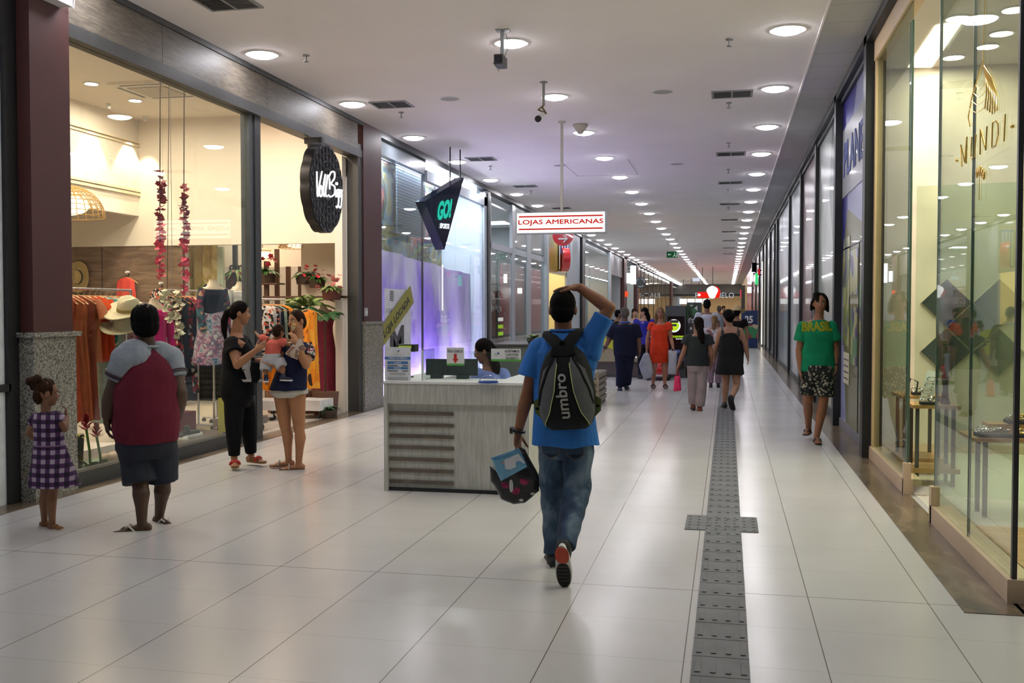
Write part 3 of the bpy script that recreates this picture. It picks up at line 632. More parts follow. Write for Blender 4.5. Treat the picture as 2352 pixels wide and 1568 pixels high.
# purple curtain with folds
def drape(name, lab, y0, y1, x, zt0, zt1, zb, m, nf=26, amp=.05, cat='curtain', seed=1):
    rg = np.random.RandomState(seed); ph = rg.rand(6)*6
    def fn(u, v):
        y = y0+(y1-y0)*u; zt = zt0+(zt1-zt0)*u; z = zb+(zt-zb)*v
        return (x+amp*math.sin(u*nf+ph[0]+.5*math.sin(v*3+ph[1]))+amp*.5*math.sin(u*nf*2.3+v*2+ph[2]), y, z)
    mb = MB().grid(fn, 140, 18, .006); o = mb.obj(name, m, None, 80); return tag(o, lab, cat)
def curtain_mat():
    t = NT('purple_cloth'); t.b.inputs['Roughness'].default_value = .6
    nz = t.n('TexNoise', Scale=.9, Detail=3., Distortion=.5); t.l(t.co((1, 1, .6)), nz.inputs['Vector'])
    t.l(t.ramp(nz.outputs[0], [(.32, hexc('#9a72f0')), (.46, hexc('#c4a8fa')), (.62, hexc('#f0e6ff'))]), t.b.inputs['Base Color'])
    t.b.inputs['Transmission Weight'].default_value = 0; return t.m
drape('purple_curtain', 'long lilac and purple curtain closing the lower sports shop window', 15.56, 22.75, -5.93, aX(880, 568, -5.93)[2], aX(1104, 634, -5.93)[2], .05, curtain_mat(), amp=.05, nf=19)
# added violet and cool light bars that brighten the curtain
t = thing('added_light_bar', 'violet light bar on the floor washing the purple curtain', 'light', (-5.7, 19, .03)); MB().box((-5.74, 15.8, .02), (-5.69, 22.6, .05)).obj('tube', emit('violet_fill_tube', (.72, .6, 1.), 150.), t)
t = thing('added_light_bar', 'cool light bar under the ceiling above the purple curtain', 'light', (-5.74, 19, 4.3)); MB().box((-5.78, 15.8, 4.3), (-5.71, 22.6, 4.33)).obj('tube', emit('cool_fill_tube', (.82, .82, 1.), 130.), t)
# painted mural on the shop wall above
mur = MB().box((-6.10, 15.6, 2.3), (-6.08, 21.0, 4.25))
tag(mur.obj('wall_mural', patches('mural_paint', ('#7f8fb0', '#9c8f4c', '#b7b48a', '#7f9fae', '#5a4038', '#8a9a6a', '#3c4a70', '#b06a50', '#a8b0b8'), 1.1, .7, (1, .8, 1.2), kind='noise', sharp=False)), 'large loosely painted mural above the purple curtain', 'mural')
# track spots in the sports shop
t = thing('track_rail', 'black ceiling track with small spotlights in the sports shop', 'track light', (-6.6, 17, 4.1)); 
MB().cyl((-5.92, 15.7, 4.2), (-5.92, 22, 4.2), .015).obj('rail', M_black, t)
for k in range(5):
    y = 16.2+k*1.25; h = MB().cyl((-5.92, y, 4.2), (-5.92, y, 4.05), .012).cyl((-5.94, y, 4.05), (-5.88, y+.02, 3.9), .05, .06).obj('spot_head', M_black, t)
    MB().disc((-5.877, y+.02, 3.897), .05, None, 14).obj('lens', emit('spot_lens', (.9, .95, 1), 12.), h)
# triangular sign
tl, tr_, bt = aY(975, 462, 16.7), aY(1066, 407, 17.5), aY(1021, 573, 17.1)
t = thing('triangle_sign', 'dark inverted triangle shop sign hanging outside the sports shop', 'sign', (tl+tr_+bt)/3)
nb = nrm(np.cross(tr_-tl, bt-tl)); nb = nb if nb[1] > 0 else -nb
MB().prism([tl, tr_, bt], nb*.13+V3(-.08, 0, 0)).obj('casing', mat('navy_gloss', (.012, .02, .04), rough=.15, coat=1.), t, 20)
def onpl(px, py, off=.012):
    r = _ray(px, py); o = np.array([0, 0, CAMH]); q = tl-nb*off; return o+r*(np.dot(q-o, nb)/np.dot(r, nb))
teal = emit('teal_glow', '#2fd0b4', .85); wg = emit('white_glow', (.9, .95, 1), 1.)
p0_, p1_, p2_ = onpl(1003, 507), onpl(1034, 500), onpl(1008, 462); text('GO!', 'lettering', p0_, p1_-p0_, p2_-p0_, np.linalg.norm(p1_-p0_), np.linalg.norm(p2_-p0_), teal, t, .01, .04)
p0_, p1_, p2_ = onpl(1010, 524), onpl(1031, 526), onpl(1011, 512); text('SPORTS', 'lettering', p0_, p1_-p0_, p2_-p0_, np.linalg.norm(p1_-p0_), np.linalg.norm(p2_-p0_), wg, t, .01, .03)
MB().tube([tr_+V3(-.1, .1, 0), tr_+V3(-.1, .1, .6)], .012).obj('hanger_rod', M_black, t); MB().tube([tl*.4+tr_*.6+V3(0, .1, 0), tl*.4+tr_*.6+V3(0, .1, .75)], .012).obj('hanger_rod', M_black, t)
# "let" notice banner and sheet in the sports shop window
M_pap = mat('paper_white', (.72, .74, .78), rough=.5)
t = thing('window_banner', 'white shop-available sheet on the sports shop glass behind a diagonal sash', 'notice', aX(915, 760, XL+.01))
a, b = aX(884, 662, XL+.012), aX(944, 800, XL+.012)
MB().box((XL+.004, a[1], b[2]-.1), (XL+.01, b[1], a[2])).obj('sheet', M_pap, t)
text('LOJA DISPONIVEL', 'lettering', V3(XL+.012, a[1]+.05, 1.50), (0, 1, 0), (0, 0, 1), b[1]-a[1]-.2, .09, mat('grey_ink', (.25, .27, .3)), t, .002)
text('M', 'lettering', V3(XL+.012, a[1]+.25, .75), (0, 1, 0), (0, 0, 1), .75, .55, M_dark, t, .002, .03)
for k in range(6): MB().box((XL+.011, a[1]+.25, 1.72+k*.03), (XL+.013, a[1]+.45, 1.738+k*.03)).obj('logo_bar', M_dark, t)
t = thing('diagonal_sash', 'yellow diagonal sash reading loja locada across the window sheet', 'notice', aX(915, 730, XL+.03))
q = [aX(x, y, XL+.03) for x, y in ((874, 752), (942, 655), (950, 695), (876, 800))]
MB().prism(q, (.006, 0, 0)).obj('sash', mat('sash_yellow', '#8d8a34'), t)
d_ = nrm((q[1]+q[2])/2-(q[0]+q[3])/2); u_ = nrm(np.cross((1, 0, 0), d_)); u_ = u_ if u_[2] > 0 else -u_
text('LOJA LOCADA', 'lettering', aX(884, 782, XL+.038), d_, u_, np.linalg.norm(q[1]-q[0])*.86, .17, mat('olive_ink', (.04, .045, .03)), t, .003, .02)
# shop 3: grey fascia, framed doors
cell(23.35, 31.0, (.30, .32, .33), COOL, 15., 2.6, 4.2, n=2, nm='grey-fronted shop')
struct('trim_30', MB().box((XL-.06, 23.3, 3.05), (XL+.01, 31., 3.2)).box((XL-.06, 26.0, 0), (XL+.02, 26.35, 4.35)).box((XL-.06, 23.25, 0), (XL+.01, 23.6, 4.3)).box((XL-.06, 28.0, 0), (XL+.02, 28.6, 4.35)).box((XL-.05, 30.8, 0), (-5.5, 31.1, 4.35)), M_alu)
struct('wall_left_fascia', MB().box((XL-.05, 26.35, 3.25), (XL, 30.8, 4.36)), mat('grey_green_panel', (.16, .18, .18), rough=.35, coat=.6))
struct('window_13', MB().box((XL-.012, 23.6, 0), (XL, 26.0, 3.05)), G); struct('window_14', MB().box((XL-.012, 26.35, 0), (XL, 28.0, 3.05)), G); struct('window_15', MB().box((XL-.012, 28.6, 0), (XL, 30.8, 3.05)), G)
# yellow shop
cell(31.1, 38.4, (.75, .68, .36), WARM, 22., 2.4, 4.2, n=2, nm='yellow shop')
struct('wall_left_yellow', MB().box((XL-.05, 31.15, 2.75), (XL, 35.2, 4.36)), mat('yellow_panel', '#b9a94e', rough=.35, coat=.6))
struct('trim_31', MB().box((XL-.06, 35.2, 0), (XL+.02, 38.4, HC)), mat('pale_pier', (.42, .47, .52), rough=.5)); struct('trim_32', MB().box((XL-.06, 38.4, 0), (-5.48, 39.2, HC)), M_black)
t = thing('round_shop_sign', 'round red and blue striped sign projecting from the yellow shop', 'sign', aX(1294, 590, -5.2))
c_ = aY(1294, 585, 33.5); MB().cyl(c_+V3(-.1, 0, -.15), c_+V3(.12, .1, -.15), .42, n=28).obj('disc', mat('sign_red', '#c3202c', rough=.3, coat=1), t)
MB().box((c_[0]-.15, 33.4, c_[2]+.02), (c_[0]+.2, 33.8, c_[2]+.6)).obj('panel', mat('sign_blue', '#2c4c92', rough=.3, coat=1), t)
for k in range(4): MB().box((c_[0]-.12+.09*k, 33.36, c_[2]-.5), (c_[0]-.09+.09*k, 33.40, c_[2]+.55)).obj('stripe', M_white, t)
# white shop and the rest
cell(39.3, 48.5, (.8, .82, .82), COOL, 22., 2.6, 4.3, n=2, nm='white shop'); struct('window_16', MB().box((XL-.012, 39.2, 0), (XL, 48.2, 4.1)), G)
struct('trim_33', MB().box((XL-.06, 48.2, 0), (XL+.05, 48.9, 4.36)), M_alu)
cell(48.9, 54.5, (.35, .36, .36), COOL, 7., 2.4, 3.8, n=1, nm='grey shop'); struct('wall_left_grey', MB().box((XL-.05, 48.9, 3.3), (XL, 54.5, 4.36)), mat('grey_panel', (.2, .2, .2), rough=.5))
cell(56.3, 62.4, (.5, .55, .5), COOL, 8., 2.4, 4., n=1, nm='shop between the maroon pillars')
cell(64, 101, (.75, .55, .3), WARM, 60., 2.4, 4.1, n=3, nm='long warm-lit shop')
mm = MB()
for y in (66.5, 69, 73, 78, 83, 88, 94): mm.box((XL-.05, y, 0), (XL+.02, y+.25, 4.36))
struct('trim_34', mm, M_dark); struct('window_17', MB().box((XL-.012, 64, .1), (XL, 101, 4.3)), G)
struct('trim_35', MB().box((XL-.9, 72, 0), (XL-.4, 74.5, 4.36)), mat('orange_pier', '#c98a3c', rough=.6))
cell(104, 118, (.6, .6, .62), COOL, 9., 2.4, 4.1, n=1, nm='last shop on the left')
t = thing('light_strip', 'long lit strip along the far left ceiling edge', 'light', (-5.2, 95, 4.4)); MB().box((-5.35, 78, 4.36), (-5.1, 117, 4.40)).obj('tube', emit('white_tube', (.95, .97, 1.), 4.), t)
# lit and hung signs far down the left
for i, (px0, px1, y0, y1, Y, lab) in enumerate(((1448, 1460, 610, 652, 57., 'tall white lit blade sign'), (1438, 1446, 627, 650, 56., 'short white lit blade sign'))):
    a, b = aY(px0, y0, Y), aY(px1, y1, Y); t = thing('blade_sign', lab+' beside the maroon pillar', 'sign', (a+b)/2)
    MB().box((XL-.05, a[1]+.05, a[2]-.2), (a[0]+.1, a[1]+.12, a[2]-.14)).obj('bracket', M_black, t); MB().obox((a+b)/2+V3(0, .1, 0), (abs(b[0]-a[0])/2, .12, abs(a[2]-b[2])/2)).obj('face', emit('blade_glow', (.9, .95, 1), 3.), t)
a = aY(1471, 649, 58.); t = thing('round_emblem', 'dark round emblem sign on the far left shopfront', 'sign', a); MB().box((XL-.05, a[1]-.03, a[2]-.03), (a[0], a[1]+.03, a[2]+.03)).obj('bracket', M_dark, t); MB().cyl(a-V3(0, .05, 0), a+V3(0, .05, 0), .33, n=24).obj('disc', M_dark, t)
for k in range(3): MB().tube([a+V3(.24*math.cos(q), -.07, .24*math.sin(q)) for q in np.linspace(k*2.1, k*2.1+1.3, 8)], .03).obj('crest', M_alu, t)
a = aY(1437, 675, 55.); t = thing('small_sign', 'small orange lit sign by the maroon pillar', 'sign', a); MB().box((a[0]-.12, 55, a[2]-.15), (a[0]+.12, 55.1, a[2]+.15)).obj('face', emit('orange_glow', '#e8502a', 1.2), t)
# ---- corridor end: fascia letters, menus and lit box
t = thing('end_shop_lettering', 'outlined metallic shop name on the taupe fascia at the corridor end', 'sign', (-1, YE-2.1, 3.5))
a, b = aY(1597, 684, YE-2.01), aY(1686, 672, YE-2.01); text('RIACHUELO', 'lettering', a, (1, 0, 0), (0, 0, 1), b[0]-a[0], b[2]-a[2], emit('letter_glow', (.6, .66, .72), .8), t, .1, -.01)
for i, (px, w_) in enumerate(((1561, 16), (1579, 16), (1597, 16), (1615, 14))):
    a, b = aY(px, 698, 96.), aY(px+w_, 686, 96.); t = thing('lit_menu_board', 'white backlit menu board, %s of the row at the corridor end' % ORD[i], 'sign', a, 'backlit menu boards'); MB().box((a[0], 96, a[2]), (b[0], 96.2, b[2])).obj('face', emit('menu_glow', (1, .97, .95), 2.2), t)
    MB().box((a[0]-.04, 96.02, a[2]-.05), (b[0]+.04, 96.3, a[2])).obj('frame', M_dark, t); MB().box((a[0]+.3, 96.1, b[2]), (a[0]+.34, 96.14, HC)).obj('hanger', M_dark, t)
a, b = aY(1602, 684, 70.), aY(1652, 670, 70.); t = thing('red_shop_sign', 'red lit sign with white mark far down the corridor', 'sign', (a+b)/2)
MB().box((a[0], 70, a[2]), (b[0], 70.2, b[2])).obj('panel', emit('red_glow', '#e02018', 1.1), t); MB().cyl(aY(1606, 677, 69.9), aY(1606, 677, 69.8), .09, n=14).obj('mark', emit('white_glow2', (1, 1, 1), 1.6), t)
c_ = aY(1636, 671, 69.); MB().box((a[0]+.3, 70.1, b[2]), (a[0]+.34, 70.14, HC)).obj('hanger', M_dark, t)
t = thing('illuminated_sign', 'bright white illuminated round sign with red rim over the crowd', 'sign', c_)
MB().box((c_[0], c_[1]+.15, c_[2]+.4), (c_[0]+.04, c_[1]+.19, HC)).obj('hanger', M_dark, t)
MB().cyl(c_+V3(.12, .1, 0), c_+V3(.12, .3, 0), .42, n=24).obj('rim', emit('red_glow', '#e02018', 1.1), t)
MB().pillow([c_+V3(.34*math.cos(q)*(1+.2*math.sin(3*q)), -.2, .42*math.sin(q)) for q in np.linspace(0, 6.2, 26)], (0, 1, 0), .1).obj('glow_face', emit('sign_white', (1, .96, .95), 3.5), t)
for i, (x, z) in enumerate(((-2.5, 2.4), (.2, 2.5), (1., 2.3))): light_disc(x, YE+6, 3.2, .5, (1, .8, .5), 110., 'large warm ceiling light inside the end shop, %s from the left' % ORD[i], 'lights in the end shop')
t = thing('dark_pier', 'dark upright banner pier near the corridor end', 'sign', (1.0, 90, 0)); a = aY(1703, 655, 90.); MB().box((a[0], 90, 0), (a[0]+.32, 90.4, a[2])).obj('pier', M_dark, t)

# shelves of goods inside the left shops
def goods(lab, x0, x1, y0, y1, h, m, body=None):
    t = thing('display_shelf', lab, 'shelf', ((x0+x1)/2, (y0+y1)/2, 0), 'goods shelves in the left shops'); body = body or M_white
    MB().box((x0, y0, 0), (x0+.03, y1, h)).obj('back', body, t)
    n = int(h/.42)
    for k in range(n+1): MB().box((x0, y0, .05+k*(h-.1)/n), (x1, y1, .08+k*(h-.1)/n)).obj('board', body, t)
    for k in range(n):
        z = .08+k*(h-.1)/n; y = y0+.05; mb = MB(); rg = random.Random(int(y0*10)+k)
        while y < y1-.15:
            w_ = rg.uniform(.1, .28); mb.box((x0+.04, y, z), (x1-.04, y+w_, z+rg.uniform(.12, .3))); y += w_+rg.uniform(.03, .12)
        tag(mb.obj('goods', m, t), kind='stuff')
g1 = patches('mixed_goods', ('#202428', '#8a8f94', '#c8ccd0', '#3a5a3c', '#2a2c30', '#9a3a34', '#d4d8da'), 7., .5); g2 = patches('warm_goods', ('#c8a060', '#e0c090', '#7a4a2c', '#e8dcc0', '#a83a30', '#d8b880'), 6., .5); g3 = patches('pale_goods', ('#d8dcde', '#b8bec4', '#e8eaec', '#8a9098', '#c4c8cc'), 6., .4)
for i, (lab, y0, y1, h, m) in enumerate((('dark goods shelf behind the first grey-framed door', 23.8, 25.8, 2.2, g1), ('mixed goods shelf behind the second grey-framed door', 26.6, 28.4, 2.4, g1), ('tall goods shelf behind the third grey-framed door', 28.8, 30.6, 2.4, g1), ('goods shelf in the yellow shop', 31.6, 36., 2.2, g2),
      ('pale goods shelf in the white shop, nearer half', 39.8, 43.5, 2.6, g3), ('pale goods shelf in the white shop, farther half', 44, 48.0, 2.6, g3), ('grey shop goods shelf', 49.3, 54., 2.4, g1), ('goods shelf between the maroon pillars', 56.8, 62., 2.4, g1), ('warm goods shelf in the long shop, near part', 65, 76, 2.6, g2), ('warm goods shelf in the long shop, far part', 77, 100, 2.6, g2))):
    goods(lab, XL-1.7 if i else XL-1.5, XL-1.2 if i else XL-1.0, y0, y1, h, m)
t = thing('lime_display', 'lime and black lit display in the grey-framed shop doorway', 'display', (XL-.8, 28.2, 0)); MB().box((XL-.9, 26.9, 0), (XL-.6, 27.7, 1.5)).obj('cabinet', M_dark, t)
for z, c in ((1.25, '#ffffff'), (1.05, '#a8e02a'), (.85, '#a8e02a')): MB().box((XL-.6, 27.0, z), (XL-.59, 27.6, z+.1)).obj('lit_bar', emit('bar'+c[1:], c, 1.), t)
# ================================================================= ceiling fittings
M_grey = mat('light_grey_metal', (.3, .3, .3), rough=.5, metal=.3)
def copies(proto, spots, labs, grp):
    proto['group'] = grp
    for i, (s_, l) in enumerate(zip(spots, labs)):
        if i == 0: proto['label'] = l
        else: copy_tree(proto, s_, l)
x, y = -4.62, 8.73
def vent(x, y, lab):
    t = thing('ceiling_vent', lab, 'air vent', (x, y, HC), 'air vents in the corridor ceiling')
    MB().box((x-.27, y-.22, HC-.014), (x+.27, y-.19, HC)).box((x-.27, y+.19, HC-.014), (x+.27, y+.22, HC)).box((x-.27, y-.19, HC-.014), (x-.24, y+.19, HC)).box((x+.24, y-.19, HC-.014), (x+.27, y+.19, HC)).box((x-.012, y-.19, HC-.014), (x+.012, y+.19, HC)).obj('frame', M_grey, t)
    MB().box((x-.24, y-.19, HC-.003), (x-.012, y+.19, HC-.001)).obj('dark_opening', M_black, t)
    MB().box((x+.012, y-.19, HC-.003), (x+.24, y+.19, HC-.001)).obj('pale_opening', mat('vent_grey', (.35, .35, .35)), t)
    for k in range(9):
        yy = y-.17+k*.0425
        MB().box((x-.24, yy, HC-.012), (x+.24, yy+.012, HC-.004)).obj('louver', mat('louver', (.10, .10, .10), rough=.5), t)
    return t
v0 = vent(x, y, '')
sp = [(x, y, HC)]+[(-4.64, yy, HC) for yy in (13.52, 18.74, 23.03, 28.2, 33.4)]+[(.04, yy, HC) for yy in (13.83, 19.09, 23.38, 28.07, 33., 38., 43., 48., 53.)]
copies(v0, sp, ['square ceiling vent, %s from camera on the left side' % ORD[i] for i in range(6)]+['square ceiling vent, %s from camera beside the right downlight row' % ORD[i] for i in range(9)], 'air vents in the corridor ceiling')
def sprink(x, y):
    t = thing('fire_sprinkler', '', 'sprinkler', (x, y, HC), 'sprinklers')
    MB().cyl((x, y, HC-.012), (x, y, HC), .04, n=14).obj('escutcheon', M_grey, t); MB().cyl((x, y, HC-.07), (x, y, HC-.01), .011, n=8).cyl((x, y, HC-.08), (x, y, HC-.072), .028, n=12).obj('head', M_grey, t); return t
s0 = sprink(-4.7, 10.72)
sp = [(-4.7, 10.72, HC)]+[(-4.69, yy, HC) for yy in (14.09, 19.7, 24.)]+[(0., yy, HC) for yy in (11.04, 14.4, 17.84, 21.2, 24.7, 28.9)]
copies(s0, sp, ['small ceiling sprinkler, %s from camera on the left side' % ORD[i] for i in range(4)]+['small ceiling sprinkler, %s from camera near the right row' % ORD[i] for i in range(6)], 'ceiling sprinklers')
for i, (x, y) in enumerate(((-.86, 13.5), (-3.74, 13.33), (-3.3, 19.9), (-1.0, 20.2))):
    t = thing('ceiling_speaker', 'flush round speaker grille in the ceiling, ' + ('near the right vents', 'between left and middle downlight rows', 'left of the sign pole further on', 'right of the sign pole further on')[i], 'speaker', (x, y, HC), 'flush ceiling speakers')
    MB().cyl((x, y, HC-.006), (x, y, HC), .13, n=24).obj('grille', mat('speaker_grey', (.42, .41, .40), rough=.7), t); MB().ringdisc((x, y, HC-.008), .13, .145, .009).obj('rim', M_white, t)
t = thing('smoke_detector', 'cream cone-shaped smoke detector hiding a downlight', 'smoke detector', (-2.265, 15.75, HC))
MB().cyl((-2.265, 15.6, HC-.03), (-2.265, 15.6, HC), .12, n=20).obj('base', mat('detector_cream', (.55, .5, .44)), t); MB().cyl((-2.265, 15.6, HC-.15), (-2.265, 15.6, HC-.03), .035, .115, 20).obj('cone', mat('detector_cream', (.55, .5, .44)), t)
t = thing('security_camera', 'black box camera on a grey ceiling post, nearer one', 'security camera', (-2.29, 10.2, HC))
MB().box((-2.36, 10.15, HC-.012), (-2.22, 10.25, HC)).obj('mount_plate', M_grey, t); MB().box((-2.315, 10.18, HC-.3), (-2.275, 10.22, HC)).obj('post', M_alu, t)
b_ = MB().box((-2.335, 9.98, HC-.40), (-2.245, 10.2, HC-.30)).obj('housing', mat('black_plastic', (.015, .015, .017), rough=.4), t); MB().cyl((-2.29, 9.96, HC-.35), (-2.29, 9.98, HC-.35), .035, n=16).obj('lens', mat('lens_glass', (.02, .02, .03), rough=.05), b_)
MB().tube([(-2.25, 10.1, HC-.3), (-2.21, 10.12, HC-.2), (-2.25, 10.15, HC-.05)], .004).tube([(-2.34, 10.1, HC-.31), (-2.37, 10.1, HC-.36), (-2.33, 10.2, HC-.42)], .004).obj('cable', M_grey, t)
t = thing('security_camera', 'white bullet camera on a thin ceiling post, farther one', 'security camera', (-2.3, 12.6, HC))
MB().cyl((-2.3, 12.6, HC-.015), (-2.3, 12.6, HC), .05, n=12).obj('mount_plate', M_grey, t); MB().cyl((-2.3, 12.6, HC-.3), (-2.3, 12.6, HC), .018, n=8).obj('post', M_grey, t)
MB().tube([(-2.3, 12.6, HC-.3), (-2.36, 12.55, HC-.36), (-2.25, 12.5, HC-.42), (-2.3, 12.45, HC-.34)], .012).obj('knuckle', mat('brass_dull', (.2, .16, .08), metal=.6, rough=.5), t)
b_ = MB().cyl((-2.31, 12.3, HC-.52), (-2.3, 12.5, HC-.44), .04, n=14).obj('housing', M_white, t); MB().cyl((-2.312, 12.27, HC-.53), (-2.31, 12.3, HC-.52), .041, n=14).obj('lens', M_black, b_)
struct('trim_40', MB().box((-3.2, 21.6, HC-.003), (-1.9, 21.61, HC)).box((-3.2, 19.4, HC-.003), (-3.19, 21.6, HC)).box((-1.9, 19.4, HC-.003), (-1.89, 21.6, HC)), M_grey)
# hanging sign
YS = 15.2; a, b = aY(1186, 537, YS), aY(1391, 484, YS)
t = thing('hanging_sign', 'white backlit hanging sign with red lettering and two red lines', 'sign', ((a[0]+b[0])/2, YS+.1, HC))
dz = b[2]-a[2]; xc = (a[0]+b[0])/2
MB().box((a[0], YS, a[2]), (b[0], YS+.22, b[2])).obj('casing', M_alu, t)
MB().box((a[0]+.012, YS-.006, a[2]+.012), (b[0]-.012, YS+.001, b[2]-.012)).obj('lit_face', emit('sign_face', (1, .97, .95), 1.5), t)
M_red = emit('sign_red_glow', '#d8281e', .75)
for f in (.17, .76): MB().box((a[0]+.04, YS-.009, a[2]+dz*f), (b[0]-.04, YS-.006, a[2]+dz*(f+.07))).obj('red_line', M_red, t)
text('LOJAS AMERICANAS', 'lettering', V3(a[0]+.035, YS-.009, a[2]+dz*.37), (1, 0, 0), (0, 0, 1), b[0]-a[0]-.07, dz*.27, M_red, t, .003, 0)
lt_ = [o for o in t.children if o.name.startswith('lettering')][0]; me_ = lt_.data; vs_ = np.array([v.co[:] for v in me_.vertices]); fs_ = [tuple(p.vertices) for p in me_.polygons]; mb = MB()
for dx_, dz_ in ((-.0035, 0), (.0035, 0), (0, .0035), (0, -.0035), (.0025, .0025), (-.0025, -.0025)): mb.add(vs_+V3(dx_, 0, dz_), fs_)
lt_.data = mb.mesh('lettering', False); lt_.data.materials.append(M_red)
MB().cyl((xc, YS+.11, b[2]), (xc, YS+.11, HC), .022, n=12).obj('pole', mat('cream_pole', (.6, .57, .52)), t); MB().cyl((xc, YS+.11, HC-.02), (xc, YS+.11, HC), .06, n=16).obj('ceiling_flange', mat('cream_pole', (.6, .57, .52)), t)
c_ = aY(1293, 540, 28.0)
t = thing('arrow_roundel', 'red round arrow sign seen below the hanging lettered sign', 'sign', c_)
MB().cyl(c_+V3(0, .05, 0), c_, .30, n=32).obj('disc', mat('sign_red', '#c3202c', rough=.3, coat=1), t)
MB().box((c_[0]-.13, c_[1]-.02, c_[2]-.12), (c_[0]+.1, c_[1]-.001, c_[2]-.08)).tube([c_+V3(.02, -.01, 0), c_+V3(.13, -.01, -.1), c_+V3(.02, -.01, -.2)], .02).obj('arrow', M_white, t)
MB().cyl(c_+V3(0, .03, .28), (c_[0], c_[1]+.03, HC), .012, n=8).obj('rod', M_grey, t)
p = aY(1545, 585, 40.)
t = thing('exit_sign', 'green hanging exit sign with white arrow and figure', 'sign', p)
MB().box((p[0]-.235, 40, p[2]-.11), (p[0]+.2, 40.04, p[2]+.13)).obj('panel', emit('exit_green', '#1f5a37', .55), t)
MB().box((p[0]-.17, 39.98, p[2]), (p[0]-.05, 39.998, p[2]+.02)).tube([(p[0]-.13, 39.99, p[2]+.05), (p[0]-.18, 39.99, p[2]+.01), (p[0]-.13, 39.99, p[2]-.03)], .008).obj('arrow', emit('exit_white', '#cfe8d4', .6), t)
MB().ell((p[0]+.08, 39.99, p[2]+.07), (.018, .01, .018)).tube([(p[0]+.08, 39.99, p[2]+.04), (p[0]+.06, 39.99, p[2]-.02), (p[0]+.02, 39.99, p[2]-.08)], .014).tube([(p[0]+.06, 39.99, p[2]-.02), (p[0]+.12, 39.99, p[2]-.05), (p[0]+.13, 39.99, p[2]-.09)], .012).box((p[0]+.15, 39.98, p[2]-.08), (p[0]+.185, 39.998, p[2]+.1)).obj('running_figure', emit('exit_white', '#cfe8d4', .6), t)
for dx in (-.2, .17): MB().cyl((p[0]+dx, 40.02, p[2]+.12), (p[0]+dx, 40.02, HC), .006, n=6).obj('wire', M_grey, t)
p = aY(1599, 642, 60.); t = thing('blank_hanging_sign', 'pale blank hanging panel far down the corridor', 'sign', p); MB().box((p[0]-.2, 60, p[2]-.1), (p[0]+.2, 60.05, p[2]+.1)).obj('panel', emit('pale_panel', (.75, .8, 1.), .8), t); MB().cyl((p[0], 60.02, p[2]), (p[0], 60.02, HC), .01, n=6).obj('wire', M_grey, t)
# emergency light on the near pillar
a = aX(84, 0, -5.48); b = aX(143, 26, -5.48)
t = thing('emergency_light', 'white emergency light box high on the near maroon pillar', 'lamp', (-5.45, a[1], b[2]))
MB().box((-5.5, a[1]-.02, b[2]+.03), (-5.38, b[1], b[2]+.3)).obj('housing', M_white, t); MB().cyl((-5.38, a[1]+.2, b[2]+.12), (-5.372, a[1]+.2, b[2]+.12), .015, n=10).obj('switch', mat('orange_dot', (.5, .15, .03)), t)
MB().tube([(-5.45, b[1], b[2]+.08), (-5.46, b[1]+.12, b[2]+.06), (-5.46, b[1]+.16, b[2]+.3)], .006).obj('cable', M_white, t)
p = aX(841, 717, -5.49); t = thing('wall_switch', 'small grey switch plate on the farther maroon pillar', 'switch', p); MB().box((-5.5, p[1]-.06, p[2]-.06), (-5.485, p[1]+.06, p[2]+.07)).obj('plate', M_alu, t); MB().box((-5.487, p[1]-.02, p[2]-.03), (-5.478, p[1]+.03, p[2]+.03)).obj('rocker', M_white, t)
# hanging round fashion sign
c_ = aX(750, 432, -5.28); ry, rz = .56, .585
def scal(s_): return [V3(0, math.cos(q)*ry*s_*(1+.035*abs(math.sin(6*q))), math.sin(q)*rz*s_*(1+.035*abs(math.sin(6*q)))) for q in np.linspace(0, 2*math.pi, 97)[:-1]]
t = thing('round_shop_sign', 'large black scalloped round sign with white script by the shop entrance', 'sign', c_)
M_chr = mat('charcoal_sign', (.035, .037, .045), rough=.5)
MB().prism([c_+v for v in scal(1)], (-.13, 0, 0)).obj('casing', mat('black_casing', (.012, .012, .014), rough=.4), t)
MB().prism([c_+v+V3(.001, 0, 0) for v in scal(.97)], (.012, 0, 0)).obj('face', M_chr, t)
for rr, nn, s1 in ((.86, 24, .05), (.7, 20, .055), (.52, 16, .045), (.36, 12, .04)):
    m_ = MB()
    for k in range(nn):
        q = 2*math.pi*k/nn; cc_ = c_+V3(.016, math.cos(q)*ry*rr, math.sin(q)*rz*rr)
        m_.tube([cc_+V3(0, s1*math.cos(w_), s1*1.1*math.sin(w_)) for w_ in np.linspace(0, 6.28, 11)], .009, 6)
    m_.obj('lace_relief', mat('lace_grey', (.02, .021, .026), rough=.45), t)
for rr in (.78, .61, .44): MB().tube([c_+V3(.016, math.cos(q)*ry*rr, math.sin(q)*rz*rr) for q in np.linspace(0, 2*math.pi, 49)], .008, 6).obj('lace_ring', mat('lace_grey', (.02, .021, .026), rough=.45), t)
def smooth(pts, n=6):
    P = [V3(p) for p in pts]; P = [2*P[0]-P[1]]+P+[2*P[-1]-P[-2]]; o = []
    for i in range(1, len(P)-2):
        for k in range(n):
            t_ = k/n; o.append(.5*((2*P[i])+(-P[i-1]+P[i+1])*t_+(2*P[i-1]-5*P[i]+4*P[i+1]-P[i+2])*t_*t_+(-P[i-1]+3*P[i]-3*P[i+1]+P[i+2])*t_**3))
    return o+[P[-2]]
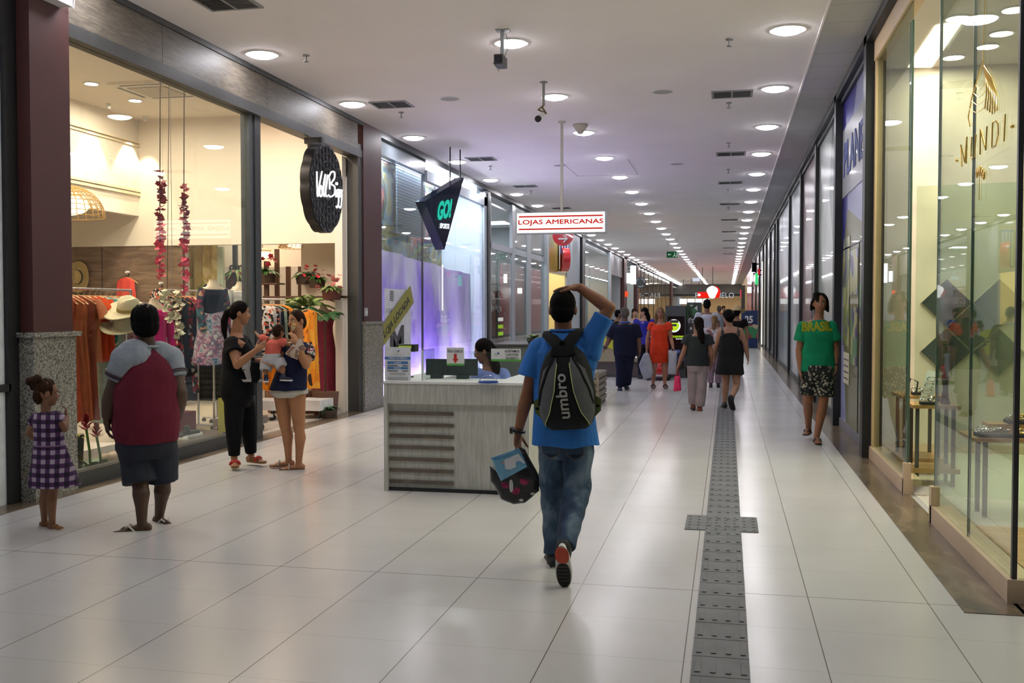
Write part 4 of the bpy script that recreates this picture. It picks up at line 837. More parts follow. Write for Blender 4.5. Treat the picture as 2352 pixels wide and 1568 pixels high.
scr = [((598, 405), (600, 500), (606, 608), (622, 500), (640, 405)), ((634, 520), (622, 560), (626, 606), (640, 600), (642, 550), (634, 522)), ((645, 590), (655, 540), (668, 428), (655, 500), (650, 580), (660, 610)),
       ((662, 600), (674, 540), (688, 432), (676, 510), (670, 590), (682, 610)), ((702, 462), (704, 552)), ((696, 455), (715, 412), (742, 412), (742, 460), (716, 505), (744, 530), (742, 590), (710, 612), (694, 598)),
       ((757, 560), (754, 610), (764, 600)), ((776, 565), (764, 590), (768, 612), (778, 600), (779, 560), (776, 660), (766, 700), (756, 690)), ((800, 560), (786, 590), (790, 612), (801, 600), (803, 560), (800, 660), (792, 702), (780, 692)), ((757, 560), (776, 555), (806, 560))]
Mw = emit('sign_script', (1, 1, 1), 1.6)
for pts in scr: MB().tube(smooth([aX(560+x/3.565, 280+y/3.565, c_[0]+.03) for x, y in pts]), .011, 8).obj('script_letter', Mw, t)
MB().ell(aX(560+761/3.565, 280+505/3.565, c_[0]+.03), .022).obj('script_dot', Mw, t)
MB().box((c_[0]-.25, c_[1]-.05, c_[2]+.5), (c_[0]-.08, c_[1]+.05, c_[2]+.66)).box((XL+.02, c_[1]-.04, c_[2]+.6), (c_[0]-.05, c_[1]+.04, c_[2]+.68)).obj('bracket', M_dark, t)
# ================================================================= kiosk
KX0, KX1, KY = -2.9, -1.63, 8.22
def kmat():
    m = NT('whitewashed_wood'); m.b.inputs['Roughness'].default_value = .55
    nz = m.n('TexNoise', Scale=7., Detail=6., Distortion=.3); m.l(m.co((7, 7, .7)), nz.inputs['Vector'])
    m.l(m.ramp(nz.outputs[0], [(.3, hexc('#a9aaa2')), (.7, hexc('#c9c9c2'))]), m.b.inputs['Base Color']); return m.m
M_k = kmat(); M_sl = wood('brown_slat', '#5a5047', '#756a5e', (2, 8, 8))
t = thing('kiosk_counter', 'whitewashed wooden ticket counter with seven dark slats on its front', 'counter', (-2.25, 8.8, 0))
MB().box((KX0+.03, KY+.05, .03), (KX1-.02, KY+.08, .78)).obj('front_panel', M_k, t)
MB().box((KX0+.03, KY, .76), (KX1, KY+.42, .935)).obj('front_fascia', M_k, t)
MB().box((KX0, KY-.01, 0), (KX0+.03, KY+1.5, .935)).obj('side_panel', M_k, t); MB().box((KX1-.03, KY+.04, 0), (KX1, KY+1.5, .935)).obj('side_panel', M_k, t)
MB().box((KX0, KY-.015, .935), (KX1+.01, KY+.45, .955)).box((KX0, KY+.45, .935), (KX0+.4, KY+1.5, .955)).box((KX1-.3, KY+.45, .935), (KX1+.01, KY+1.5, .955)).obj('worktop', M_white, t)
MB().box((KX0+.37, KY+.45, 0), (KX0+.4, KY+1.5, .93)).obj('inner_panel', M_k, t)
MB().box((KX0+.03, KY+.03, 0), (KX1-.03, KY+.07, .03)).obj('kickboard', M_black, t)
for py in (949, 976, 1002, 1028, 1055, 1081, 1107):
    z = aY(960, py, KY+.04)[2]; MB().box((KX0+.035, KY+.03, z-.014), (-2.29, KY+.055, z+.016)).obj('slat', M_sl, t)
t = thing('sneeze_guard', 'low clear glass guard standing on the kiosk counter', 'glass screen', (-2.25, KY+.1, .955))
Gk = glass('clear_glass', (.92, .96, .95), .06)
MB().box((KX0+.02, KY+.06, .956), (KX1-.02, KY+.066, 1.215)).obj('front_glass', Gk, t); MB().box((-2.575, KY+.07, .956), (-2.569, KY+.42, 1.225)).obj('side_glass', Gk, t)
MB().box((-2.58, KY+.055, .956), (-2.568, KY+.075, 1.22)).obj('glass_edge', mat('glass_edge_white', (.6, .65, .65)), t)
def card(name, lab, px0, px1, py0, py1, Y, mt, rad=.01):
    a, b = aY(px0, py1, Y), aY(px1, py0, Y); t = thing(name, lab, 'sign', ((a[0]+b[0])/2, Y, a[2]))
    P = []
    for cx_, cz_, q0 in ((b[0]-rad, b[2]-rad, 0), (a[0]+rad, b[2]-rad, 90), (a[0]+rad, a[2]+rad, 180), (b[0]-rad, a[2]+rad, 270)):
        for k in range(5): q = math.radians(q0+22.5*k); P.append((cx_+rad*math.cos(q), Y, cz_+rad*math.sin(q)))
    MB().prism(P, (0, .004, 0)).obj('card', mt, t); return t, a, b
t, a, b = card('price_list', 'white price table card with blue bands on the kiosk counter', 884, 943, 797, 876, KY+.045, M_pap, .02)
mb_ = mat('band_blue', '#4a78b4'); W_, H_ = b[0]-a[0], b[2]-a[2]; Yc = KY+.044
def band(x0, x1, z0, z1, m, nm='band'): MB().box((a[0]+W_*x0, Yc-.001, a[2]+H_*z0), (a[0]+W_*x1, Yc+.001, a[2]+H_*z1)).obj(nm, m, t)
band(0, 1, .64, .72, mb_); band(.1, .9, .51, .59, mb_); band(.1, .9, .36, .43, mb_)
text('TABELA DE PREÇO', 'lettering', V3(a[0]+W_*.14, Yc-.002, a[2]+H_*.655), (1, 0, 0), (0, 0, 1), W_*.72, H_*.05, M_white, t, .001, .02)
text('CARROS', 'lettering', V3(a[0]+W_*.36, Yc-.002, a[2]+H_*.525), (1, 0, 0), (0, 0, 1), W_*.28, H_*.045, M_white, t, .001, .02)
text('MOTOS', 'lettering', V3(a[0]+W_*.37, Yc-.002, a[2]+H_*.372), (1, 0, 0), (0, 0, 1), W_*.26, H_*.04, M_white, t, .001, .02)
for z in (.45, .30): band(.1, .5, z, z+.025, M_slate, 'print_line'); band(.68, .9, z, z+.025, M_slate, 'print_line')
for z in (.24, .20, .12, .08, .05): band(.1+.1*(z > .15), .9-.1*(z > .15), z, z+.015, M_grey, 'print_line')
def logo(t, cx_, cz_, s_, Y):
    MB().tube([(cx_+s_*math.cos(q), Y, cz_+s_*.5*math.sin(q)) for q in np.linspace(2.2, 5.2, 10)], .0022*s_/.02, 6).obj('logo_arc', mat('logo_green', '#79a84a'), t)
    MB().pillow([(cx_+s_*(.6+.6*math.cos(q)), Y, cz_+s_*.4+s_*.5*math.sin(q)) for q in np.linspace(0, 6.2, 12)], (0, 1, 0), .001).obj('logo_dot', mat('logo_blue', '#4a5a98'), t)
logo(t, a[0]+W_*.5, a[2]+H_*.87, .014, Yc); band(.33, .67, .78, .8, mat('logo_text', (.5, .52, .52)), 'logo_text')
t, a, b = card('queue_sign', 'white single-queue card with a red down arrow on the glass guard', 1026, 1066, 798, 836, KY+.04, M_white, .006); W_, H_ = b[0]-a[0], b[2]-a[2]; Yc = KY+.039
text('FILA ÚNICA', 'lettering', V3(a[0]+W_*.07, Yc-.001, a[2]+H_*.70), (1, 0, 0), (0, 0, 1), W_*.86, H_*.2, mat('navy_ink', '#232a5c'), t, .001, .008)
MB().prism([V3(a[0]+W_*u, Yc, a[2]+H_*v) for u, v in ((.42, .62), (.58, .62), (.58, .33), (.68, .33), (.5, .05), (.34, .33), (.42, .33))], (0, -.002, 0)).obj('arrow', mat('arrow_red', '#c8322a'), t)
MB().box((a[0], Yc, a[2]-.012), (b[0], Yc+.003, a[2]+.006)).obj('green_edge', mat('edge_green', '#5fae4e'), t)
t, a, b = card('card_sign', 'white debit-cards-accepted card on the right of the glass guard', 1128, 1196, 801, 826, KY+.04, M_white, .006); W_, H_ = b[0]-a[0], b[2]-a[2]
for k, s_ in enumerate(('ACEITAMOS', 'CARTÕES', 'DE DÉBITO')): text(s_, 'lettering', V3(a[0]+W_*(.46+.04*(k > 0)), Yc-.001, a[2]+H_*(.68-.3*k)), (1, 0, 0), (0, 0, 1), W_*(.5-.08*(k > 0)), H_*.22, M_black, t, .001, .008)
logo(t, a[0]+W_*.2, a[2]+H_*.5, .018, Yc-.001); MB().box((a[0], Yc, a[2]-.012), (b[0], Yc+.003, a[2]+.006)).obj('green_edge', mat('edge_green', '#5fae4e'), t)
M_mon = mat('monitor_back', (.022, .035, .035), rough=.4)
for (px0, px1), lab in zip(((980, 1028), (1030, 1097)), ('narrower dark monitor back on the kiosk counter, by the glass edge', 'wide dark monitor back in front of the seated clerk')):
    a, b = aY(px0, 877, 8.62), aY(px1, 824, 8.62); t = thing('monitor', lab, 'monitor', ((a[0]+b[0])/2, 8.62, .955), 'monitors')
    MB().box((a[0], 8.6, .985), (b[0], 8.63, b[2])).obj('casing', M_mon, t); MB().box(((a[0]+b[0])/2-.05, 8.58, .956), ((a[0]+b[0])/2+.05, 8.66, .99)).obj('stand', M_mon, t); MB().box((a[0]+.01, 8.63, .995), (b[0]-.01, 8.634, b[2]-.01)).obj('screen', M_black, t)
a = aY(935, 798, 8.7); t = thing('receipt_printer', 'black device with a lime display at the left of the kiosk', 'printer', (a[0], 8.7, .955))
MB().box((a[0]-.09, 8.64, a[2]-.035), (a[0]+.09, 8.76, a[2]+.03)).obj('body', M_black, t); MB().box((a[0]-.06, 8.636, a[2]-.005), (a[0]+.06, 8.641, a[2]+.02)).obj('display', emit('lime_display', '#a7c83c', .5), t); MB().cyl((a[0]+.0, 8.7, .955), (a[0], 8.7, a[2]-.03), .02, n=10).cyl((a[0], 8.7, .955), (a[0], 8.7, .965), .06, n=16).obj('pole', M_black, t)
c_ = aY(1125, 880, 8.25); t = thing('coin_dish', 'small blue acrylic tray lying on the kiosk counter edge', 'tray', (c_[0], 8.195, .955))
MB().disc((c_[0], 8.195, .962), .078, None, 24, .012, 1.1).obj('dish', mat('blue_acrylic', '#2b4fa8', rough=.2), t); MB().tube([(c_[0]-.075*math.cos(q), 8.195, .966+.05*math.sin(q)) for q in np.linspace(0, math.pi, 12)], .003).obj('wire_arch', M_chrome, t)
# planter kiosk and crates beyond
t = thing('plant_kiosk', 'grey-green low kiosk block behind the clerk', 'kiosk', (-3.1, 16.6, 0)); MB().box((-3.75, 16.2, 0), (-2.62, 17.4, .98)).obj('body', mat('kiosk_green_grey', (.07, .09, .085)), t); MB().box((-3.78, 16.15, .98), (-2.6, 17.45, 1.0)).obj('top', M_dark, t)
def leafy(mb, c, n, L, w_, seed, up=.6, droop=.5, spread=1.):
    rg = random.Random(seed)
    for i in range(n):
        q = rg.uniform(0, 6.28); e = rg.uniform(.25, 1.)*up; l = L*rg.uniform(.6, 1); d = V3(math.cos(q)*spread, math.sin(q)*spread, e); d = nrm(d); s_ = nrm(np.cross(d, (0, 0, 1)))
        P = [V3(c)+d*l*u-V3(0, 0, droop*l*u*u) for u in (0, .35, .7, 1)]; ws = (w_*.4, w_, w_*.7, .002)
        n0 = len(mb.v); mb.v += [tuple(p+s_*ww) for p, ww in zip(P, ws)]+[tuple(p-s_*ww) for p, ww in zip(P, ws)]
        mb.f += [(n0+k, n0+k+1, n0+k+5, n0+k+4) for k in range(3)]
    return mb
M_leaf = mat('leaf_green', '#3f6a2c', rough=.5, var=.3, vs=8); M_leaf2 = mat('palm_green', '#2d5a2c', rough=.5, var=.3, vs=8); M_pale = mat('pale_leaf', '#7d9450', rough=.6, var=.3)
t = thing('potted_plant', 'small leafy plant on the low kiosk behind the clerk', 'plant', (-3.15, 16.4, 1.0)); leafy(MB(), (-3.15, 16.4, 1.08), 70, .3, .018, 4, 1.2).obj('foliage', M_pale, t, recalc=False); MB().cyl((-3.15, 16.4, 1.0), (-3.15, 16.4, 1.1), .1, .13).obj('pot', M_dark, t)
t = thing('wooden_crate', 'stack of pale slatted crates half hidden by the backpack man', 'crate', (-2.3, 16.6, 0)); M_cr = wood('crate_wood', '#6e6757', '#8d8572', (1, 6, 6))
for k in range(5): MB().box((-2.55, 16.15, .06+.1*k), (-2.03, 16.17, .13+.1*k)).box((-2.05, 16.15, .06+.1*k), (-2.03, 17.2, .13+.1*k)).obj('slat', M_cr, t)
MB().box((-2.53, 16.17, 0), (-2.05, 17.2, .54)).obj('core', mat('crate_dark', (.1, .09, .07)), t)
for x in (-2.53, -2.05): MB().box((x-.02, 16.13, 0), (x+.02, 16.15, .56)).obj('corner_post', M_cr, t)
# phone-parts kiosk with totem further on
t = thing('kiosk_totem', 'tall charcoal kiosk block with black screen and lime round logo', 'kiosk', (-1.0, 23.7, 0))
M_ch = mat('charcoal_laminate', (.05, .056, .058), rough=.45)
MB().box((-1.40, 23.3, 0), (-.93, 24.3, 1.66)).obj('body', M_ch, t)
a, b = aY(1533, 806, 23.28), aY(1572, 726, 23.28); MB().box((a[0], 23.285, a[2]-.4), (b[0], 23.3, b[2])).obj('screen', mat('screen_black', (.005, .005, .006), rough=.15), t)
c_ = aY(1548, 748, 23.27)
MB().cyl(c_, c_-V3(0, .01, 0), .15, n=30).obj('logo_ring', emit('logo_white', (.9, .95, .9), .9), t); MB().cyl(c_-V3(0, .01, 0), c_-V3(0, .016, 0), .115, n=30).obj('logo_lime', emit('logo_lime', '#bfe82a', .85), t); MB().box((c_[0]-.06, 23.24, c_[2]-.01), (c_[0]+.06, 23.255, c_[2]+.04)).obj('logo_phone', M_dark, t)
MB().box((c_[0]-.1, 23.25, c_[2]+.07), (c_[0]+.1, 23.258, c_[2]+.13)).obj('logo_cap', M_dark, t)
text('rtcenter', 'lettering', aY(1540, 775, 23.27), (1, 0, 0), (0, 0, 1), .30, .055, emit('logo_lime', '#bfe82a', .85), t, .004, .02); text('express', 'lettering', aY(1552, 780, 23.27), (1, 0, 0), (0, 0, 1), .15, .03, emit('logo_white', (.9, .95, .9), .9), t, .004, .03)
a = aY(1549, 812, 23.27); MB().box((a[0]-.03, 23.26, a[2]-.18), (a[0]+.23, 23.28, a[2]+.09)).obj('blue_print', patches('blue_print', ('#1c2a5c', '#33508c', '#0e1430', '#5a6aa0'), 9.), t)
t = thing('kiosk_sidewall', 'charcoal kiosk side panel with green poster and white characters', 'kiosk', (-.48, 24.0, 0))
MB().box((-.92, 23.5, 0), (-.60, 24.4, 1.74)).obj('panel', M_ch, t); a, b = aY(1580, 733, 23.48), aY(1605, 700, 23.48); MB().box((a[0]-.03, 23.48, a[2]), (b[0]-.03, 23.5, b[2])).obj('poster', patches('green_poster', ('#27442c', '#3f6a48', '#c8ccc4', '#1c3020'), 8.), t)
text('0 S', 'lettering', aY(1580, 742, 23.48), (1, 0, 0), (0, 0, 1), .13, .1, M_pap, t, .004, .02); text('1', 'lettering', aY(1585, 757, 23.48), (1, 0, 0), (0, 0, 1), .04, .06, M_pap, t, .004, .02)
t = thing('display_counter', 'low glossy brown counter with a yellow slanted panel', 'counter', (-2.4, 23.6, 0))
MB().box((-3.4, 23.3, .06), (-1.44, 24.1, .36)).obj('base', mat('brown_gloss', '#453c3a', rough=.2, coat=1), t); MB().prism([(-3.4, 23.3, .36), (-1.9, 23.3, .36), (-3.0, 23.3, .95), (-3.4, 23.3, 1.0)], (0, .8, 0)).obj('slanted_panel', mat('beige_gloss', '#9a8f72', rough=.2, coat=1), t)
MB().prism([(-3.2, 23.28, .85), (-2.2, 23.28, .5), (-2.35, 23.28, 1.1), (-2.9, 23.28, 1.25)], (0, .02, 0)).obj('yellow_board', mat('board_yellow', '#b0b42c', rough=.4), t); MB().box((-3.42, 23.28, 0), (-1.44, 24.12, .06)).obj('skirt', M_dark, t)
text('MEGA', 'lettering', V3(-2.75, 23.27, .86), (1, 0, 0), (0, 0, 1), .4, .12, M_dark, t, .004, .03)
MB().box((-1.9, 23.28, .36), (-1.46, 24.0, .9)).obj('stripe_panel', patches('gold_stripe', ('#6a5a22', '#8a7a34', '#3c3418'), 2., stretch=(.2, .2, 9)), t)
t = thing('toy_car', 'small glossy red ride-on car behind the woman in orange', 'toy car', (-1.5, 22.75, 0))
cb_ = MB().loft([(V3(-1.5, 22.7, .09), .24, .42), (V3(-1.5, 22.7, .2), .26, .45), (V3(-1.5, 22.7, .3), .24, .42), (V3(-1.5, 22.75, .33), .19, .25), (V3(-1.5, 22.77, .43), .15, .18)], None, 28, 3.2).obj('body', mat('car_red', '#a8141c', rough=.15, coat=1), t)
MB().box((-1.64, 22.56, .34), (-1.36, 22.585, .42)).obj('windscreen', M_mir, t); MB().box((-1.72, 22.23, .1), (-1.28, 22.27, .14)).obj('bumper', M_chrome, t)
for sx in (-1.72, -1.28):
    for sy in (22.45, 22.95): MB().cyl((sx-.03, sy, .08), (sx+.03, sy, .08), .08, n=18).obj('wheel', M_black, t)
for sx in (-1.64, -1.36): MB().ell((sx, 22.27, .24), (.035, .02, .035)).obj('headlight', M_white, t)
t = thing('sale_standee', 'blue and green discount banner standing by the far right shops', 'banner', (.8, 42, 0))
a, b = aY(1703, 776, 42.), aY(1741, 713, 42.); MB().box((a[0], 42, 0.02), (b[0], 42.06, b[2])).obj('panel', mat('standee_blue', '#1f3668'), t); MB().box((a[0], 41.99, a[2]), (b[0], 42, (a[2]+b[2])/2)).obj('green_print', patches('standee_green', ('#3c8a5a', '#9a4038', '#c9b8a0', '#5a3c34'), 4.), t)
text('-25', 'lettering', V3(a[0]+.03, 41.98, (a[2]+b[2])/2+.05), (1, 0, 0), (0, 0, 1), .42, .3, M_white, t, .01, .04); MB().box((a[0]-.02, 41.9, 0), (b[0]+.02, 42.2, .03)).obj('foot', M_dark, t)
# ================================================================= people
UP = V3(0, 0, 1)
class Fig:
    def __init__(s, label, Y0, sc, face, skin, J, head=(0, 0, 0), fat=1., vox=.008, base=None, name='person', cat='person', fem=False):
        s.hk = 1.; s.Y0, s.s, s.R, s.fat, s.vox = Y0, sc, head_frame(face), fat, vox
        s.J = {k: aY(v[0], v[1], Y0+(v[2] if len(v) > 2 else 0)) for k, v in J.items()}
        s.H = head_frame(*head); s.fem = fem
        b = s.J['pelvis'] if base is None else base
        s.t = thing(name, label, cat, (b[0], b[1], 0)); s.skin = mat('skin_'+skin[1:], skin, rough=.55, var=.07, vs=12., bump=.05, bs=200.)
        s.mb = MB()
    def rings(s, spec, a='pelvis', b='neck'):
        A, B = s.J[a], s.J[b]; return [(A+(B-A)*q[0]+(s.R@V3(q[3] if len(q) > 3 else 0, q[4] if len(q) > 4 else 0, 0)), q[1], q[2]) for q in spec]
    def body(s, hands=None, feet=True, bare=True, legs=True, armr=1.):
        J, k, f, R, H, mb = s.J, s.s, s.fat, s.R, s.H, s.mb
        c = J['head']; r, fw, u = H[:, 0], H[:, 1], H[:, 2]; k0 = k; k = k*s.hk
        mb.ell(c+u*.022*k+fw*-.008*k, (.075*k, .094*k, .098*k), H, 20)
        mb.ell(c+fw*.028*k-u*.035*k, (.059*k, .064*k, .082*k), H, 18)
        mb.ell(c+fw*.055*k-u*.088*k, (.03*k, .028*k, .024*k), H, 12)
        mb.cap(c+fw*.082*k+u*.012*k, c+fw*.098*k-u*.022*k, .008*k, .0125*k, 10)
        for q in (-1, 1):
            mb.ell(c+fw*.082*k+r*q*.03*k-u*.026*k, (.016*k, .012*k, .016*k), H, 10)
            mb.ell(c+r*q*.077*k-u*.008*k-fw*.006*k, (.011*k, .019*k, .031*k), H, 10)
        mb.ell(c+fw*.083*k-u*.053*k, (.024*k, .012*k, .011*k), H, 10)
        kk = k; k = k0
        mb.cap(J['neck']-UP*.01, c-u*.055*kk-fw*.012*kk, .058*k*f**.5, .052*k*f**.5, 14)
        sw = np.linalg.norm(J['shR']-J['shL'])/2
        W_ = [(-.16, .06, .07), (-.06, .150*f, .105*f), (.1, .158*f, .11*f), (.36, .125*f, .098*f), (.62, .15*f, .11*f), (.82, .16*f, .10*f), (.93, .10, .07), (1.02, .055, .055)]
        mb.loft([(a_, b_*k, c_*k) for a_, b_, c_ in s.rings(W_)], R, 20)
        for S in 'LR':
            sh, el, wr = J['sh'+S], J['el'+S], J['wr'+S]; g = k*armr*f**.5
            mb.cap(J['neck']-UP*.03*k, sh, .05*k, .05*g, 12)
            mb.tube([sh, sh*.6+el*.4, sh*.2+el*.8, el], [.05*g, .048*g, .041*g, .039*g], 14).cap(sh, sh+(el-sh)*.1, .052*g, .05*g)
            mb.ell(el, .0405*g, None, 12)
            mb.tube([el, el*.7+wr*.3, el*.3+wr*.7, wr], [.039*g, .042*g, .033*g, .026*g], 14)
            h = (hands or {}).get(S, {}); s.hand(wr, wr-el if 'd' not in h else h['d'], S, h)
            if not legs: continue
            hp, kn, an = J['hip'+S], J['kn'+S], J['an'+S]
            mb.cap(hp, kn, .082*k*f, .056*k*f**.5, 16); mb.ell(kn, .056*k*f**.5, None, 12)
            bk = -R[:, 1]*.016*k
            mb.tube([kn, kn*.72+an*.28+bk, kn*.4+an*.6+bk*.5, an], [.052*k, .057*k*f**.3, .044*k, .034*k], 14)
            if feet and 'toe'+S in J: s.foot(S)
        s.body_o = robj('body', mb, s.vox, s.skin, s.t, 5); return s
    def fdir(s, S):
        an, toe = s.J['an'+S], s.J['toe'+S]; low = an-UP*.0
        d = toe-low; L = np.linalg.norm(d); fl = V3(d[0], d[1], 0)
        if abs(d[2]) < .13*s.s: d = fl
        d = nrm(d); sd = nrm(np.cross(d, UP)); n = np.cross(sd, d); return d, sd, n
    def foot(s, S):
        k = s.s; an = s.J['an'+S]; d, sd, n = s.fdir(S); A = an-n*.035*k; mb = s.mb
        mb.cap(A-d*.035*k, A+d*.12*k-n*.012*k, .034*k, .024*k, 12).cap(an, A, .034*k, .036*k, 12)
        for i in range(5):
            x = (-.032+.015*i)*k*(1 if S == 'L' else -1); l = (.18-.006*i-.01*(i > 3))*k
            mb.cap(A+sd*x*.8+d*.11*k-n*.017*k, A+sd*x+d*l-n*.022*k, .014*k, (.0125 if i == 0 else .0095)*k, 8)
    def sole(s, S, name, m, th=.014, w=.047, L0=.065, L1=.205, z=.072, curve=1.):
        """a shoe sole under foot S"""
        k = s.s; an = s.J['an'+S]; d, sd, n = s.fdir(S); c = an-n*z*k; P = []
        for q in np.linspace(0, 2*math.pi, 28, endpoint=False):
            u = math.cos(q); v = math.sin(q); x = (L1+L0)/2*u+(L1-L0)/2; ww = w*(.86+.2*u)
            P.append(c+d*x*k+sd*v*abs(v)**-.25*ww*k if abs(v) > .05 else c+d*x*k)
        return MB().prism(P, n*th*k).obj(name, m, s.t, 30)
    def flipflop(s, S, m, ms):
        k = s.s; an = s.J['an'+S]; d, sd, n = s.fdir(S); o = s.sole(S, 'flip_flop', m)
        top = an-n*.058*k; mid = top+d*.125*k
        for q in (-1, 1): MB().tube([mid+n*.006*k, mid+sd*q*.03*k-d*.04*k+n*.045*k, mid+sd*q*.046*k-d*.085*k+n*.004*k], .0065*k, 8).obj('strap', ms, o)
        return o
    def sandal(s, S, m, ms, two=True):
        k = s.s; an = s.J['an'+S]; d, sd, n = s.fdir(S); o = s.sole(S, 'sandal', m, .02); top = an-n*.055*k
        for x, h in (((.12, .035), (.05, .055)) if two else ((.10, .045),)):
            MB().tube([top+d*x*k+sd*.047*k*math.cos(q)+n*h*k*math.sin(q) for q in np.linspace(0, math.pi, 12)], .014*k if not two else .009*k, 8, .35, tuple(d)).obj('strap', ms, o)
        return o
    def shoe(s, S, m, msole, high=.03):
        k = s.s; an = s.J['an'+S]; d, sd, n = s.fdir(S); A = an-n*.03*k; mb = MB()
        mb.cap(A-d*.04*k, A+d*.14*k-n*.014*k, .045*k, .034*k, 14).cap(A, an+n*high*k, .047*k, .043*k, 14).ell(A+d*.15*k-n*.018*k, (.038*k, .038*k, .026*k), None, 12)
        o = robj('shoe', mb, s.vox, m, s.t, 4); s.sole(S, 'sole', msole, .024, .052, .085, .2, .078); return o
    def hand(s, wr, d, S, h):
        """palm, four jointed fingers of different lengths and a thumb from the side of the palm"""
        k = s.s*h.get('k', 1.); mb = s.mb; d = nrm(d); curl = h.get('curl', .45)
        body_c = s.J['pelvis']*.5+s.J['neck']*.5
        pn = h.get('n'); pn = nrm(body_c-wr) if pn is None else pn
        pn = nrm(pn-d*np.dot(pn, d)); sd = nrm(np.cross(d, pn)); th = h.get('thumb'); th = s.R[:, 1] if th is None else th
        if np.dot(sd, th) < 0: sd = -sd            # sd points to the thumb side
        Rm = np.stack([sd, pn, d], 1)
        mb.ell(wr+d*.045*k, (.04*k, .0165*k, .052*k), Rm, 14).cap(wr-d*.01*k, wr+d*.03*k, .026*k, .024*k, 12)
        mb.obox(wr+d*.055*k, (.034*k, .011*k, .028*k), Rm)
        for i, (L, off) in enumerate(((.070, .028), (.079, .0095), (.073, -.0095), (.057, -.028))):
            p = wr+d*(.082-.004*abs(i-1.2))*k+sd*off*k; dd = nrm(d+sd*off*h.get('spread', 2.5)); a = curl*.55
            for j, fr in enumerate((.45, .31, .24)):
                a2 = a*(1+.25*i*.3); dd = nrm(dd*math.cos(a2)+pn*math.sin(a2)); q = p+dd*L*fr*k
                mb.cap(p, q, (.0088-.0008*j)*k, (.0082-.0009*j)*k, 8); p = q
                a = curl
        p = wr+d*.028*k+sd*.03*k; dd = nrm(d*.75+sd*.7+pn*.25)
        for j, L in enumerate((.035, .030, .024)):
            q = p+dd*L*k; mb.cap(p, q, (.0125-.0015*j)*k, (.011-.0016*j)*k, 8); p = q; dd = nrm(dd+d*.25+pn*.2*curl)
    def garment(s, name, m, torso=None, tubes=(), wr=(.004, 20.), seed=1, parent=None, a='pelvis', b='neck', n=24, extra=None, sm=6, p=2.2, vox=None):
        mb = MB(); k = s.s
        if torso: mb.loft([(c, w_*k, d_*k) for c, w_, d_ in s.rings(torso, a, b)], s.R, n, p)
        for tb in tubes:
            pts, rs = tb[0], tb[1]
            mb.tube(pts, [q*k for q in rs], 18)
            for q, r_ in list(zip(pts, rs))[1:-1]: mb.ell(q, r_*k*.99, None, 14)
        if extra: extra(mb)
        return robj(name, mb, vox or s.vox, m, parent or s.t, sm, wrinkle(wr[0], wr[1], seed) if wr else None)
    def sleeve(s, S, r0, r1, u, drop=0.):
        J = s.J; sh, el = J['sh'+S], J['el'+S]; nk = J['neck']; i_ = sh*.62+nk*.38-UP*.035*s.s
        return ([i_, sh, sh+(el-sh)*u], [r0*1.0, r0, r1])
    def leg(s, S, r0, r1, r2, u=1., r_in=None):
        J = s.J; hp, kn, an = J['hip'+S], J['kn'+S], J['an'+S]
        if u < .5: return ([hp+UP*.03, hp+(kn-hp)*u*2], [r0, r1])
        return ([hp+UP*.03, kn, kn+(an-kn)*(u-.5)*2], [r0, r1, r2])
    def hair(s, m, parts, vox=None, wr=(.004, 60.), name='hair'):
        mb = MB(); c, H, k = s.J['head'], s.H, s.s*s.hk
        for p_ in parts:
            if p_[0] == 'e': mb.ell(c+H@(V3(p_[1])*k), tuple(q*k for q in p_[2]), H, 18)
            else: mb.tube([c+H@(V3(q)*k) for q in p_[1]], [q*k for q in p_[2]], 12).ell(c+H@(V3(p_[1][-1])*k), p_[2][-1]*k)
        return robj(name, mb, vox or s.vox*.8, m, s.t, 3, wrinkle(wr[0]*k, wr[1], 3, .3))
    def face(s, brow='#1b120d', lip='#7c4038', iris='#22140c', glasses=None):
        c, H, k = s.J['head'], s.H, s.s*s.hk; g = lambda x, y, z: c+H@(V3(x, y, z)*k)
        for q in (-1, 1):
            e = MB().ell(g(q*.031, .0790, .006), (.0125*k, .0095*k, .0058*k), H, 14).obj('eye', mat('eye_white', (.6, .58, .55), rough=.3), s.t)
            MB().ell(g(q*.031, .0862, .006), (.0055*k, .0030*k, .0052*k), H, 10).obj('iris', mat('iris', iris, rough=.2), e)
            MB().tube([g(q*.016, .088, .021), g(q*.031, .0885, .026), g(q*.05, .078, .021)], [.003*k, .0038*k, .002*k], 8).obj('eyebrow', mat('brow', brow, rough=.8), s.t)
            MB().tube([g(q*.018, .0875, .011), g(q*.031, .0895, .0145), g(q*.045, .084, .010)], .0016*k, 6).obj('eyelid', mat('brow', brow, rough=.8), s.t)
        MB().ell(g(0, .0925, -.050), (.021*k, .006*k, .0045*k), H, 12).ell(g(0, .0915, -.058), (.018*k, .007*k, .0055*k), H, 12).obj('lips', mat('lips', lip, rough=.4), s.t)
        if glasses:
            gm = mat('glasses_frame', glasses, rough=.3); o = MB()
            for q in (-1, 1):
                o.tube([g(q*.031+.021*math.cos(a), .102, .004+.017*math.sin(a)) for a in np.linspace(0, 6.28, 15)], .0022*k, 6); o.tube([g(q*.052, .1, .008), g(q*.078, .0, .006)], .002*k, 6)
            o.tube([g(-.01, .104, .006), g(.01, .104, .006)], .002*k, 6); o.obj('glasses', gm, s.t)
def wrap(o_text, target, dirv, off=.003, depth=.5):
    """press lettering onto a curved garment"""
    from mathutils.bvhtree import BVHTree
    tm = target.data; bv = BVHTree.FromPolygons([v.co[:] for v in tm.vertices], [p.vertices[:] for p in tm.polygons])
    d = Vector(tuple(nrm(dirv)))
    for v in o_text.data.vertices:
        h = bv.ray_cast(v.co-d*depth, d, 2*depth)
        if h[0] is not None: v.co = h[0]-d*off
